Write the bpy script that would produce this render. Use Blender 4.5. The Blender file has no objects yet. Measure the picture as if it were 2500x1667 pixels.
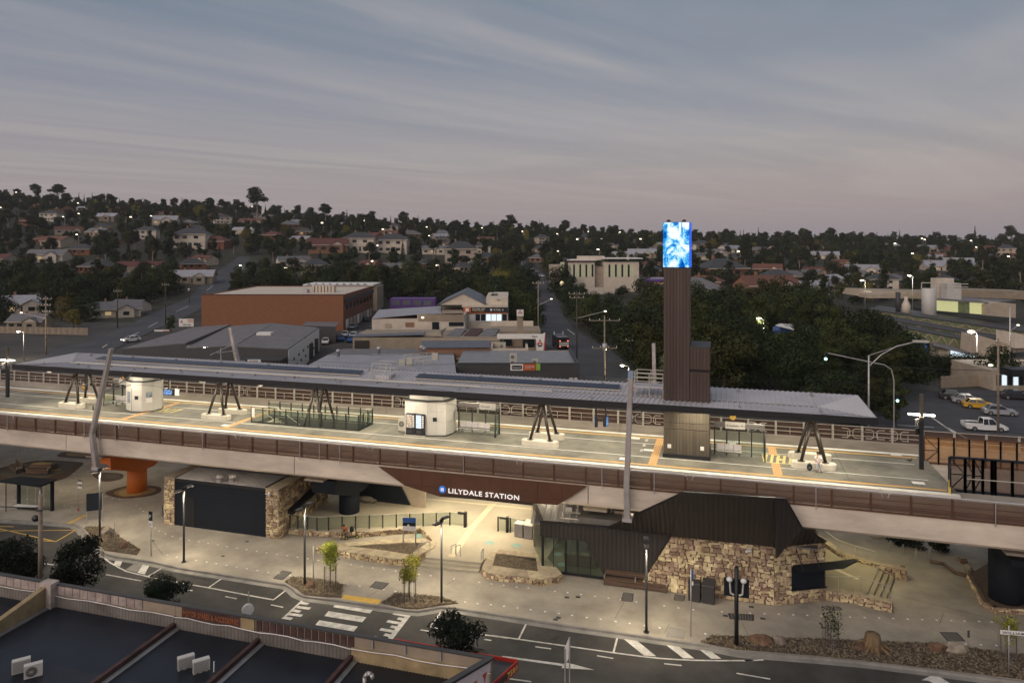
import bpy,math,random
from mathutils import Vector,Matrix
SC=bpy.context.scene
COL=SC.collection
random.seed(7)
# ---------------------------------------------------------------- camera
F,HZ,CAMH=1750.0,595.0,25.0
YAW=math.radians(16.4);CY,SY=math.cos(YAW),math.sin(YAW)
cam=bpy.data.cameras.new('camera');cam_o=bpy.data.objects.new('camera',cam);COL.objects.link(cam_o)
cam_o.location=(0,0,CAMH);cam_o.rotation_euler=(math.pi/2,0,YAW)
cam.sensor_width=36;cam.lens=36*F/2500;cam.shift_y=-(833.5-HZ)/2500
cam.clip_start=.5;cam.clip_end=12000
SC.camera=cam_o
# ---------------------------------------------------------------- sky
world=bpy.data.worlds.new('World');SC.world=world;world.use_nodes=True
wt=world.node_tree;wt.nodes.clear()
def wn(t,**k):
 n=wt.nodes.new(t)
 for a,b in k.items():setattr(n,a,b)
 return n
def wl(a,b):wt.links.new(a,b)
w_out=wn('ShaderNodeOutputWorld');w_bg=wn('ShaderNodeBackground');wl(w_bg.outputs[0],w_out.inputs[0])
w_tc=wn('ShaderNodeTexCoord');w_sep=wn('ShaderNodeSeparateXYZ');wl(w_tc.outputs['Generated'],w_sep.inputs[0])
w_ramp=wn('ShaderNodeValToRGB');wl(w_sep.outputs['Z'],w_ramp.inputs[0])
els=w_ramp.color_ramp.elements
els[0].position=0.0;els[0].color=(.222,.203,.220,1)
els[1].position=1.0;els[1].color=(.15,.17,.21,1)
for p,c in ((.09,(.215,.198,.222)),(.18,(.172,.180,.225)),(.30,(.118,.148,.200)),(.45,(.12,.148,.195))):
 e=els.new(p);e.color=(*c,1)
# high cirrus: direction projected on a flat layer, stretched along the drift of the bands
w_zc=wn('ShaderNodeMath',operation='MAXIMUM');wl(w_sep.outputs['Z'],w_zc.inputs[0]);w_zc.inputs[1].default_value=.03
w_comb=wn('ShaderNodeCombineXYZ')
for i,ax in enumerate('XY'):
 d=wn('ShaderNodeMath',operation='DIVIDE');wl(w_sep.outputs[ax],d.inputs[0]);wl(w_zc.outputs[0],d.inputs[1]);wl(d.outputs[0],w_comb.inputs[i])
w_rot=wn('ShaderNodeVectorRotate',rotation_type='Z_AXIS');w_rot.inputs['Angle'].default_value=math.radians(27);wl(w_comb.outputs[0],w_rot.inputs['Vector'])
def cirrus(sx,sy,det,lo,hi,off,warp=0.0):
 m=wn('ShaderNodeVectorMath',operation='MULTIPLY');wl(w_rot.outputs[0],m.inputs[0]);m.inputs[1].default_value=(sx,sy,1)
 a=wn('ShaderNodeVectorMath',operation='ADD');wl(m.outputs[0],a.inputs[0]);a.inputs[1].default_value=off
 n=wn('ShaderNodeTexNoise');wl(a.outputs[0],n.inputs['Vector']);n.inputs['Scale'].default_value=1;n.inputs['Detail'].default_value=det
 n.inputs['Roughness'].default_value=.58;n.inputs['Distortion'].default_value=warp
 r=wn('ShaderNodeMapRange',interpolation_type='SMOOTHSTEP');wl(n.outputs['Fac'],r.inputs['Value'])
 r.inputs['From Min'].default_value=lo;r.inputs['From Max'].default_value=hi
 return r.outputs[0]
c1=cirrus(.48,.10,3,.36,.72,(3.1,1.7,0),1.2)
c2=cirrus(1.3,.34,8,.42,.82,(8.3,2.2,0),2.6)
w_add=wn('ShaderNodeMath',operation='MULTIPLY_ADD');wl(c2,w_add.inputs[0]);w_add.inputs[1].default_value=.30;wl(c1,w_add.inputs[2])
w_cl=wn('ShaderNodeMath',operation='MULTIPLY',use_clamp=True);wl(w_add.outputs[0],w_cl.inputs[0]);w_cl.inputs[1].default_value=.62
w_fade=wn('ShaderNodeMapRange');wl(w_sep.outputs['Z'],w_fade.inputs['Value'])
w_fade.inputs['From Min'].default_value=.01;w_fade.inputs['From Max'].default_value=.10
w_cf=wn('ShaderNodeMath',operation='MULTIPLY');wl(w_cl.outputs[0],w_cf.inputs[0]);wl(w_fade.outputs[0],w_cf.inputs[1])
w_mix=wn('ShaderNodeMix',data_type='RGBA');wl(w_cf.outputs[0],w_mix.inputs['Factor']);wl(w_ramp.outputs['Color'],w_mix.inputs['A'])
w_mix.inputs['B'].default_value=(.285,.262,.270,1)
# the last Nishita glow of a sun just under the horizon behind the camera
w_sky=wn('ShaderNodeTexSky',sky_type='NISHITA');w_sky.sun_disc=False
w_sky.sun_elevation=math.radians(1.0);w_sky.sun_rotation=math.radians(205)
w_sadd=wn('ShaderNodeMix',data_type='RGBA',blend_type='ADD');w_sadd.inputs['Factor'].default_value=.035
wl(w_mix.outputs['Result'],w_sadd.inputs['A']);wl(w_sky.outputs[0],w_sadd.inputs['B'])
wl(w_sadd.outputs['Result'],w_bg.inputs['Color']);w_bg.inputs['Strength'].default_value=1.36
# ---------------------------------------------------------------- afterglow (broad, weak, from behind the camera)
sun=bpy.data.lights.new('sun','SUN');sun_o=bpy.data.objects.new('sun',sun);COL.objects.link(sun_o)
sun.energy=1.8;sun.angle=math.radians(70);sun.color=(1,.86,.76)
sun_o.rotation_euler=(math.radians(58),0,math.radians(-25))
# ---------------------------------------------------------------- exposure
SC.view_settings.view_transform='Standard';SC.view_settings.look='None'
SC.view_settings.exposure=0.0;SC.view_settings.gamma=1;SC.view_settings.use_curve_mapping=False
SC.render.engine='CYCLES'
cy=SC.cycles
cy.use_denoising=True
try:cy.denoiser='OPENIMAGEDENOISE'
except Exception:pass
cy.max_bounces=6;cy.diffuse_bounces=3;cy.glossy_bounces=2;cy.transmission_bounces=4;cy.transparent_max_bounces=16
cy.use_light_tree=True;cy.caustics_reflective=False;cy.caustics_refractive=False;cy.sample_clamp_indirect=4
# ---------------------------------------------------------------- survey helpers: a pixel of the frame met with a known plane of the place
def zone(x0,y0,s):return lambda u,v:(x0+u/s,y0+v/s)
def G(p,Z=0.0):
 z=F*(CAMH-Z)/(p[1]-HZ);x=(p[0]-1250)/F*z
 return Vector((CY*x-SY*z,SY*x+CY*z,Z))
def W(p,Y):
 q=(p[0]-1250)/F;z=Y/(SY*q+CY)
 return Vector((CY*q*z-SY*z,Y,CAMH-(p[1]-HZ)*z/F))
def D(p,z):
 x=(p[0]-1250)/F*z
 return Vector((CY*x-SY*z,SY*x+CY*z,CAMH-(p[1]-HZ)*z/F))
def E(x,z,h=0.0):return Vector((CY*x-SY*z,SY*x+CY*z,h))
def GX(px,z,h=0.0):return E((px-1250)/F*z,z,h)
# ---------------------------------------------------------------- mesh helpers
WM={}
def thing(name,label,cat,loc=(0,0,0),rz=0.0,group=None):
 o=bpy.data.objects.new(name,None);COL.objects.link(o);o.empty_display_size=.2
 o.location=loc;o.rotation_euler=(0,0,rz)
 WM[o]=Matrix.Translation(Vector(loc)) @ Matrix.Rotation(rz,4,'Z')
 return tag(o,label,cat,group)
def tag(o,label=None,cat=None,group=None,kind=None):
 if label:o['label']=label
 if cat:o['category']=cat
 if group:o['group']=group
 if kind:o['kind']=kind
 return o
def link(name,me,parent=None,kind=None):
 o=bpy.data.objects.new(name,me);COL.objects.link(o)
 if parent is not None:o.parent=parent
 if kind:o['kind']=kind
 return o
def kids(o):return [c for c in o.children]
def dup(root,loc=None,rz=None,label=None,group=None,scale=None,parent=None):
 r=root.copy();COL.objects.link(r)
 if parent is not None:r.parent=parent
 if loc is not None:r.location=loc
 if rz is not None:r.rotation_euler=(0,0,rz)
 if scale is not None:r.scale=scale if hasattr(scale,'__len__') else (scale,)*3
 if label:r['label']=label
 if group:r['group']=group
 for c in kids(root):dup(c,parent=r)
 return r
class MB:
 def __init__(s):s.v=[];s.f=[];s.mi=[];s.smooth=[]
 def poly(s,pts,mi=0,sm=False):
  n=len(s.v);s.v+=[tuple(p) for p in pts];s.f.append(list(range(n,n+len(pts))));s.mi.append(mi);s.smooth.append(sm);return s
 def hexa(s,b,t,mi=0):
  n=len(s.v);k=len(b);s.v+=[tuple(p) for p in b]+[tuple(p) for p in t]
  fs=[list(range(n+k-1,n-1,-1)),list(range(n+k,n+2*k))]+[[n+i,n+(i+1) % k,n+k+(i+1) % k,n+k+i] for i in range(k)]
  s.f+=fs;s.mi+=[mi]*len(fs);s.smooth+=[False]*len(fs);return s
 def box(s,x0,y0,z0,x1,y1,z1,mi=0):
  return s.hexa([(x0,y0,z0),(x1,y0,z0),(x1,y1,z0),(x0,y1,z0)],[(x0,y0,z1),(x1,y0,z1),(x1,y1,z1),(x0,y1,z1)],mi)
 def obox(s,cx,cy,z0,sx,sy,h,rz=0.0,mi=0):
  ca,sa=math.cos(rz),math.sin(rz)
  q=[(cx+ca*a*sx/2-sa*b*sy/2,cy+sa*a*sx/2+ca*b*sy/2) for a,b in ((-1,-1),(1,-1),(1,1),(-1,1))]
  return s.hexa([(x,y,z0) for x,y in q],[(x,y,z0+h) for x,y in q],mi)
 def prism(s,poly,z0,z1,mi=0):
  a=sum(poly[i][0]*poly[(i+1) % len(poly)][1]-poly[(i+1) % len(poly)][0]*poly[i][1] for i in range(len(poly)))
  if a<0:poly=poly[::-1]
  return s.hexa([(p[0],p[1],z0) for p in poly],[(p[0],p[1],z1) for p in poly],mi)
 def slab(s,pts,n,t,mi=0):
  n=Vector(n).normalized()*t
  return s.hexa([Vector(p) for p in pts],[Vector(p)+n for p in pts],mi)
 def bar(s,p,q,w,h=None,mi=0):
  p,q=Vector(p),Vector(q);h=h or w;d=(q-p).normalized()
  a=d.cross(Vector((0,0,1)))
  if a.length<1e-3:a=Vector((1,0,0))
  a.normalize();b=a.cross(d).normalized();a=a*w/2;b=b*h/2
  return s.hexa([p-a-b,p+a-b,p+a+b,p-a+b],[q-a-b,q+a-b,q+a+b,q-a+b],mi)
 def tube(s,p,q,r,r2=None,n=8,mi=0,cap=True):
  p,q=Vector(p),Vector(q);r2=r if r2 is None else r2;d=(q-p).normalized()
  a=d.cross(Vector((0,0,1)))
  if a.length<1e-3:a=Vector((1,0,0))
  a.normalize();b=d.cross(a).normalized();k=len(s.v)
  for c,rr in ((p,r),(q,r2)):
   for i in range(n):
    t=2*math.pi*i/n;s.v.append(tuple(c+a*math.cos(t)*rr+b*math.sin(t)*rr))
  for i in range(n):
   s.f.append([k+i,k+(i+1) % n,k+n+(i+1) % n,k+n+i]);s.mi.append(mi);s.smooth.append(n>6)
  if cap:
   s.f+=[list(range(k+n-1,k-1,-1)),list(range(k+n,k+2*n))];s.mi+=[mi]*2;s.smooth+=[False]*2
  return s
 def path(s,pts,r,n=6,mi=0):
  for a,b in zip(pts[:-1],pts[1:]):s.tube(a,b,r,n=n,mi=mi)
  return s
 def lathe(s,prof,c=(0,0,0),n=16,mi=0):
  k=len(s.v);c=Vector(c)
  for r,z in prof:
   for i in range(n):
    t=2*math.pi*i/n;s.v.append((c.x+r*math.cos(t),c.y+r*math.sin(t),c.z+z))
  for j in range(len(prof)-1):
   for i in range(n):
    s.f.append([k+j*n+i,k+j*n+(i+1) % n,k+(j+1)*n+(i+1) % n,k+(j+1)*n+i]);s.mi.append(mi);s.smooth.append(True)
  s.f+=[list(range(k+n-1,k-1,-1)),list(range(k+(len(prof)-1)*n,k+len(prof)*n))];s.mi+=[mi]*2;s.smooth+=[False]*2
  return s
 def ball(s,c,rx,ry=None,rz=None,n=8,m=5,mi=0):
  ry=ry or rx;rz=rz or rx;k=len(s.v)
  for j in range(m+1):
   th=math.pi*j/m
   for i in range(n):
    t=2*math.pi*i/n;s.v.append((c[0]+rx*max(.02,math.sin(th))*math.cos(t),c[1]+ry*max(.02,math.sin(th))*math.sin(t),c[2]-rz*math.cos(th)))
  for j in range(m):
   for i in range(n):
    s.f.append([k+j*n+i,k+j*n+(i+1) % n,k+(j+1)*n+(i+1) % n,k+(j+1)*n+i]);s.mi.append(mi);s.smooth.append(True)
  return s
 def mesh(s,name,mats,inv=None):
  me=bpy.data.meshes.new(name)
  v=s.v if inv is None else [tuple(inv @ Vector(p)) for p in s.v]
  me.from_pydata(v,[],s.f);
  if not isinstance(mats,(list,tuple)):mats=[mats]
  for m in mats:me.materials.append(m)
  me.polygons.foreach_set('material_index',s.mi)
  me.polygons.foreach_set('use_smooth',s.smooth)
  me.update();return me
 def build(s,name,mats,parent=None,kind=None,label=None,cat=None,group=None):
  M4=WM.get(parent) if parent is not None else None
  me=s.mesh(name,mats,M4.inverted() if M4 is not None else None)
  o=link(name,me,parent,kind);WM[o]=M4 if M4 is not None else Matrix.Identity(4)
  return tag(o,label,cat,group)
def solo(mb,name,mats,label,cat,group=None):
 return mb.build(name,mats,None,None,label,cat,group)
def struct(mb,name,mats):return mb.build(name,mats,None,'structure')
# ---------------------------------------------------------------- materials (all procedural)
def mat(name,rgb,rough=.7,metal=0.0,var=.12,scale=1.5,bump=0.0,bscale=None,rnd=0.0,island=False,coord='Object',emit=None,estr=0.0,alpha=1.0,spec=.5,streak=None,tint=None,detail=5):
 m=bpy.data.materials.new(name);m.use_nodes=True;t=m.node_tree;b=t.nodes['Principled BSDF']
 b.inputs['Roughness'].default_value=rough;b.inputs['Metallic'].default_value=metal
 b.inputs['Specular IOR Level'].default_value=spec
 tc=t.nodes.new('ShaderNodeTexCoord');src=tc.outputs[coord]
 if streak:
  mp=t.nodes.new('ShaderNodeMapping');mp.inputs['Scale'].default_value=streak;t.links.new(src,mp.inputs['Vector']);src=mp.outputs[0]
 col=None
 if var:
  n=t.nodes.new('ShaderNodeTexNoise');n.inputs['Scale'].default_value=scale;n.inputs['Detail'].default_value=detail;n.inputs['Roughness'].default_value=.65
  t.links.new(src,n.inputs['Vector'])
  r=t.nodes.new('ShaderNodeValToRGB');t.links.new(n.outputs['Fac'],r.inputs[0])
  lo=[c*(1-1.6*var) for c in rgb];hi=[min(1,c*(1+1.6*var)) for c in rgb]
  if tint:lo=[c*tn for c,tn in zip(lo,tint)]
  r.color_ramp.elements[0].position=.25;r.color_ramp.elements[0].color=(*lo,1)
  r.color_ramp.elements[1].position=.75;r.color_ramp.elements[1].color=(*hi,1)
  col=r.outputs['Color']
 else:
  rg=t.nodes.new('ShaderNodeRGB');rg.outputs[0].default_value=(*rgb,1);col=rg.outputs[0]
 if rnd:
  oi=t.nodes.new('ShaderNodeObjectInfo');val=oi.outputs['Random']
  if island:
   ge=t.nodes.new('ShaderNodeNewGeometry');ad=t.nodes.new('ShaderNodeMath');ad.operation='ADD'
   t.links.new(val,ad.inputs[0]);t.links.new(ge.outputs['Random Per Island'],ad.inputs[1])
   fr=t.nodes.new('ShaderNodeMath');fr.operation='FRACT';t.links.new(ad.outputs[0],fr.inputs[0]);val=fr.outputs[0]
  mr=t.nodes.new('ShaderNodeMapRange');t.links.new(val,mr.inputs['Value']);mr.inputs['To Min'].default_value=1-rnd;mr.inputs['To Max'].default_value=1+rnd
  hs=t.nodes.new('ShaderNodeHueSaturation');t.links.new(col,hs.inputs['Color']);t.links.new(mr.outputs[0],hs.inputs['Value'])
  m2=t.nodes.new('ShaderNodeMapRange');t.links.new(val,m2.inputs['Value']);m2.inputs['To Min'].default_value=.5-.03*min(1,rnd*2);m2.inputs['To Max'].default_value=.5+.03*min(1,rnd*2)
  t.links.new(m2.outputs[0],hs.inputs['Hue']);col=hs.outputs['Color']
 t.links.new(col,b.inputs['Base Color'])
 if bump:
  n2=t.nodes.new('ShaderNodeTexNoise');n2.inputs['Scale'].default_value=bscale or scale*6;n2.inputs['Detail'].default_value=4;t.links.new(src,n2.inputs['Vector'])
  bp=t.nodes.new('ShaderNodeBump');bp.inputs['Strength'].default_value=bump;bp.inputs['Distance'].default_value=.05
  t.links.new(n2.outputs['Fac'],bp.inputs['Height']);t.links.new(bp.outputs[0],b.inputs['Normal'])
 if emit:b.inputs['Emission Color'].default_value=(*emit,1);b.inputs['Emission Strength'].default_value=estr
 if alpha<1:b.inputs['Alpha'].default_value=alpha
 return m
def glassmat(name,rgb,fac=.35,rough=.05):
 m=bpy.data.materials.new(name);m.use_nodes=True;t=m.node_tree;t.nodes.clear()
 o=t.nodes.new('ShaderNodeOutputMaterial');mx=t.nodes.new('ShaderNodeMixShader');tr=t.nodes.new('ShaderNodeBsdfTransparent');p=t.nodes.new('ShaderNodeBsdfPrincipled')
 tr.inputs[0].default_value=(.93,.97,.94,1);p.inputs['Base Color'].default_value=(*rgb,1);p.inputs['Roughness'].default_value=rough
 mx.inputs[0].default_value=fac;t.links.new(tr.outputs[0],mx.inputs[1]);t.links.new(p.outputs[0],mx.inputs[2]);t.links.new(mx.outputs[0],o.inputs[0]);return m
def ribmat(name,rgb,axis,pitch,depth=.5,rough=.5,metal=.2,var=.1,dark=.75):
 m=mat(name,rgb,rough,metal,var,.6);t=m.node_tree;b=t.nodes['Principled BSDF']
 tc=t.nodes.new('ShaderNodeTexCoord');w=t.nodes.new('ShaderNodeTexWave');w.bands_direction=axis;w.inputs['Scale'].default_value=.314159/pitch
 t.links.new(tc.outputs['Object'],w.inputs['Vector'])
 bp=t.nodes.new('ShaderNodeBump');bp.inputs['Strength'].default_value=depth;bp.inputs['Distance'].default_value=.06
 t.links.new(w.outputs['Fac'],bp.inputs['Height']);t.links.new(bp.outputs[0],b.inputs['Normal'])
 return m
M={}
M['concrete']=mat('concrete',(.40,.35,.29),.85,0,.22,.5,.15,8,streak=(.5,1,1.6))
M['beam']=mat('beam_concrete',(.60,.515,.42),.85,0,.2,.55,.12,6,streak=(.35,1,1.2),rnd=.06)
M['plat']=mat('platform_concrete',(.150,.140,.112),.75,0,.42,.34,.1,20,tint=(.92,.95,1.0))
M['plaza']=mat('plaza_concrete',(.33,.295,.24),.8,0,.24,.30,.1,25)
M['terrace']=mat('terrace_concrete',(.40,.355,.27),.8,0,.12,.3,.1,25)
M['asphalt']=mat('asphalt',(.053,.05,.045),.85,0,.38,.28,.3,40)
M['asphalt2']=mat('worn_asphalt',(.055,.056,.062),.85,0,.25,.1,.2,20)
M['kerb']=mat('kerb_concrete',(.24,.225,.20),.85,0,.2,.8,.1,20)
M['white']=mat('white_paint',(.72,.70,.66),.6,0,.06,2)
M['linew']=mat('road_paint',(.58,.56,.51),.7,0,.26,2.2)
M['yellow']=mat('yellow_paint',(.62,.40,.08),.7,0,.12,3)
M['buff']=mat('tactile_buff',(.55,.33,.10),.7,0,.12,3)
M['cream']=mat('cream_tactile',(.60,.52,.36),.7,0,.1,3)
M['tan']=mat('tactile_tan',(.42,.24,.12),.7,0,.12,3)
M['black']=mat('black_paint',(.012,.013,.016),.45,0,.1,2)
M['navy']=mat('blue_black_paint',(.010,.014,.021),.7,0,.12,.6,spec=.25)
M['char']=mat('charcoal',(.045,.044,.046),.6,0,.12,1)
M['clad']=ribmat('dark_standing_seam',(.050,.043,.039),'X',.33,.6,.5,.1)
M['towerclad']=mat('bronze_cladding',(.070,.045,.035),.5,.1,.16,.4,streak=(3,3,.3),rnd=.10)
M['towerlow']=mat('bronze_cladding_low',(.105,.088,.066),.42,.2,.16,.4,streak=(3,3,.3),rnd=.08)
M['rust']=mat('rust_brown_steel',(.100,.040,.020),.6,.1,.16,.6)
M['rustpost']=mat('rust_post',(.095,.042,.022),.6,.1,.12,1)
M['orange']=mat('orange_paint',(.62,.155,.02),.6,0,.08,.5)
M['galv']=mat('galvanised_steel',(.46,.43,.42),.45,.45,.18,.8)
M['rail']=mat('cream_railing',(.50,.47,.40),.5,.1,.08,1)
M['roofm']=mat('pale_roof_sheet',(.50,.475,.485),.5,.1,.12,.35,rnd=.05)
M['rooflit']=mat('lit_roof_sheet',(.64,.60,.59),.5,.1,.06,.4)  # catch of light on the end facets painted in as a paler sheet
M['steel']=mat('dull_steel',(.30,.29,.28),.4,.6,.15,1)
M['darksteel']=mat('bronze_leg',(.05,.042,.036),.4,.4,.1,1)
M['solar']=mat('solar_cell',(.016,.018,.04),.18,0,.2,.5,rnd=.15)
M['wood']=mat('timber_slat',(.12,.075,.05),.6,0,.25,2,streak=(.4,6,6),rnd=.2)
M['stone']=mat('rubble_stone',(.50,.395,.265),.9,0,.3,1.1,.6,6,rnd=.46,island=True,tint=(1.0,.85,.7))
M['mortar']=mat('mortar',(.14,.10,.065),.95,0,.25,2,.3,10)
M['capstone']=mat('cap_stone',(.42,.35,.24),.9,0,.2,2,.4,8,rnd=.18)
M['mulchchip']=mat('mulch_chip',(.155,.118,.08),.95,0,.3,3,rnd=.5,island=True)
M['mulch']=mat('mulch',(.13,.095,.06),.95,0,.45,6,1.0,22)
M['rock']=mat('boulder',(.26,.22,.17),.9,0,.35,1.5,.8,5,rnd=.25)
M['tile']=mat('white_cladding_panel',(.52,.50,.46),.45,0,.05,1,rnd=.03)
M['glass']=glassmat('clear_pane',(.08,.095,.085),.2)
M['balglass']=glassmat('balustrade_pane',(.16,.175,.14),.17)
M['dglass']=mat('dark_window',(.02,.024,.03),.08,0,0)
M['winlit']=mat('lit_window',(.3,.28,.2),.3,0,0,emit=(1,.78,.42),estr=.9)
M['wincool']=mat('lit_window_cool',(.3,.3,.3),.3,0,0,emit=(.75,.9,1),estr=1.0)
M['lampw']=mat('lamp_warm',(.9,.9,.8),.3,0,0,emit=(1,.80,.50),estr=10)
M['lampc']=mat('lamp_cool',(.9,.9,.9),.3,0,0,emit=(1,.95,.84),estr=10)
M['lampfar']=mat('lamp_far',(.9,.9,.8),.3,0,0,emit=(1,.84,.58),estr=4.5)
M['brick']=mat('red_brick_wall',(.22,.090,.045),.9,0,.16,3,.2,30,streak=(.3,.3,3),rnd=.10)
M['brick2']=mat('speckled_brick',(.27,.14,.085),.9,0,.5,8,.2,30)
M['blue']=mat('blue_paint',(.02,.09,.33),.5,0,.05,1)
M['red']=mat('red_paint',(.45,.03,.02),.5,0,.08,1)
M['purple']=mat('purple_paint',(.10,.035,.20),.5,0,.08,1)
M['green']=mat('green_sign',(.23,.42,.06),.5,0,.05,1)
M['oransign']=mat('orange_sign',(.52,.10,.025),.5,0,.05,1)
M['beige']=mat('beige_wall',(.42,.345,.265),.85,0,.12,.5)
M['tanwall']=mat('tan_wall',(.30,.24,.175),.85,0,.15,.5)
M['creamwall']=mat('cream_wall',(.58,.50,.41),.85,0,.1,.5)
M['greyroof']=ribmat('grey_roof_sheet',(.17,.155,.155),'X',.9,.4,.6,.2,.22)
M['paleroof']=ribmat('pale_town_roof',(.36,.35,.37),'X',.8,.35,.5,.3,.15)
M['blueroof']=ribmat('blue_grey_roof',(.12,.125,.15),'X',.5,.4,.5,.3,.12)
M['tyre']=mat('tyre',(.015,.015,.016),.8,0,.1,3)
M['chrome']=mat('alloy',(.5,.5,.5),.3,.8,.05,2)
def font_obj(name,text,size,mat_,parent,origin,xdir,ydir,ext=.02,align='LEFT',width=None):
 """raised lettering as a mesh; stretched to `width` when given"""
 cu=bpy.data.curves.new(name,'FONT');cu.body=text;cu.size=size;cu.extrude=ext;cu.align_x=align;cu.resolution_u=2;cu.offset=.006*size;cu.space_character=1.1
 tmp=bpy.data.objects.new(name+'_curve',cu);me=bpy.data.meshes.new_from_object(tmp);me.name=name
 bpy.data.objects.remove(tmp);bpy.data.curves.remove(cu)
 me.materials.clear();me.materials.append(mat_)
 x0=min(v.co.x for v in me.vertices);x1=max(v.co.x for v in me.vertices);sx=width/(x1-x0) if width else 1.0
 if align=='LEFT':
  for v in me.vertices:v.co.x-=x0
 x=Vector(xdir).normalized();y=Vector(ydir).normalized();z=x.cross(y)
 mw=Matrix.Translation(Vector(origin)) @ Matrix((x,y,z)).transposed().to_4x4() @ Matrix.Diagonal((sx,1,1,1))
 o=link(name,me,parent)
 me.transform((WM[parent].inverted() @ mw) if parent is not None else mw)
 return o
# ================================================================ ground
def lerp(a,b,t):return a+(b-a)*t
def sstep(a,b,t):
 t=max(0.0,min(1.0,(t-a)/(b-a)));return t*t*(3-2*t)
HM=[(-2.0,74),(-.75,70),(-.357,51),(-.177,40),(0,31),(.2,25.5),(.4,21),(.8,19),(2,18)]
def hmax(q):
 for (a,ha),(b,hb) in zip(HM[:-1],HM[1:]):
  if q<=b:return lerp(ha,hb,max(0,(q-a)/(b-a)))
 return HM[-1][1]
def H0(x,z):
 if z<125:return lerp(-.7,-.06,sstep(112,125,z))
 q=max(-2,min(2,x/max(z,60)))
 h=-.06+hmax(q)*sstep(230,770,z)
 h+=(math.sin(x*.021+1)*math.cos(z*.017)*2.2+math.sin(x*.05+z*.03)*.8)*sstep(260,420,z)
 h-=34*sstep(900,1500,z)
 h+=(30+22*math.sin(x*.0011+.6)+10*math.sin(x*.0043))*sstep(2200,3400,z)*1.25
 return h
def T(p):
 q=(p[0]-1250)/F;s=(p[1]-HZ)/F;z=60.0
 while z<3500:
  if CAMH-s*z<H0(q*z,z):break
  z+=2.0
 a,b=z-2,z
 for _ in range(12):
  m=(a+b)/2
  if CAMH-s*m<H0(q*m,m):b=m
  else:a=m
 return E(q*b,b,H0(q*b,b))
zs=[-260,-120,-40,0,30,60,90,104,112,118,125]+[125+8*i for i in range(1,100)]+[940+40*i for i in range(1,20)]+[1740+110*i for i in range(1,24)]
xs=sorted(set([round(s*9*(i if i<60 else 60+(i-60)*1.13**(i-60)),1) for i in range(0,84) for s in (-1,1)]))
xs=[x for x in xs if abs(x)<4200]
tm=MB();nx=len(xs)
for z in zs:
 for x in xs:tm.v.append(tuple(E(x,z,H0(x,z))))
for j in range(len(zs)-1):
 for i in range(nx-1):
  tm.f.append([j*nx+i,j*nx+i+1,(j+1)*nx+i+1,(j+1)*nx+i])
  tm.mi.append(0 if zs[j]<225 and xs[i]<130 else 1);tm.smooth.append(True)
M['grass']=mat('dry_dark_grass',(.032,.031,.018),.95,0,.45,.12,0,tint=(1.1,.85,.8))
M['townground']=mat('town_ground',(.050,.046,.040),.9,0,.4,.06,0)
struct(tm,'terrain',[M['townground'],M['grass']])
b1,b2,b3,b4=zone(0,1220,3.564),zone(600,1220,3.564),zone(1200,1200,3.409),zone(1800,1200,3.357)
c1,c2,c3,c4,c5=zone(0,430,3.564),zone(460,660,4.3556),zone(840,660,4.2),zone(600,460,3.675),zone(1200,530,3.7333)
c7,c8=zone(1700,560,3.92),zone(2040,560,3.0152)
a1,a2,a3,a4=zone(0,820,3.564),zone(600,850,3.564),zone(1200,850,3.564),zone(1800,850,3.267)
d1,d2,d3,d4=zone(380,1110,5.3455),zone(700,1160,3.675),zone(1280,1180,6.1895),zone(1880,1260,6.5333)
d5,d6,d7,d8=zone(2200,1260,6.5333),zone(0,1060,7.84),zone(1060,1540,6.189),zone(2200,1000,4.9)
RZ=-.13
kerb_px=[(-900,1160),(-300,1228),(0,1267.7),(120,1275),(179.6,1280),(196,1287),(213,1310),(233,1338),(250,1349),(280.6,1357.5),(373,1371.5),(435,1385.5),(640,1418),(698,1427),(712,1435),(724,1447),(742,1455),(838.5,1467),(917,1478),(993,1489),(1021,1491),(1049,1486.6),(1077,1481.5),(1105,1483),(1240,1504),(1376,1525.6),(1552,1550.5),(1728,1575.5),(1800,1590),(1979,1603.6),(2098,1614),(2277,1636),(2500,1664.7),(2800,1702)]
kerb=[G(p) for p in kerb_px]
def strip(pts,w0,w1,z=None):
 out=[];n=len(pts)
 for i in range(n):
  d=(pts[min(n-1,i+1)]-pts[max(0,i-1)]);d.z=0;d.normalize();nrm=Vector((-d.y,d.x,0))
  a,b=pts[i]+nrm*w0,pts[i]+nrm*w1
  if z is not None:a.z=b.z=z
  out.append((a,b))
 return out
road=struct(MB().poly([(-170,8,RZ),(80,8,RZ),(80,60,RZ),(-170,60,RZ)]),'road',M['asphalt'])
inner=[b for a,b in strip(kerb,0,.16)]
pl=MB();pl.poly([p for p in inner]+[Vector((70,40,0)),Vector((70,82,0)),Vector((-150,82,0)),Vector((-150,62,0))])
plaza=struct(pl,'plaza',M['plaza'])
km=MB();s0=strip(kerb,0,.165);s1=strip(kerb,-.03,-.42)
for i in range(len(kerb)-1):
 (a,b),(c,d)=s0[i],s0[i+1];up=Vector((0,0,.006));dn=Vector((0,0,RZ+.01));e,f=s1[i];g,h=s1[i+1]
 km.poly([a+up,c+up,d+up,b+up]);km.poly([e+dn,g+dn,c+up,a+up]);dn2=Vector((0,0,RZ+.004))
 km.poly([f+dn2,h+dn2,g+dn,e+dn])
struct(km,'kerb',M['kerb'])
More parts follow.
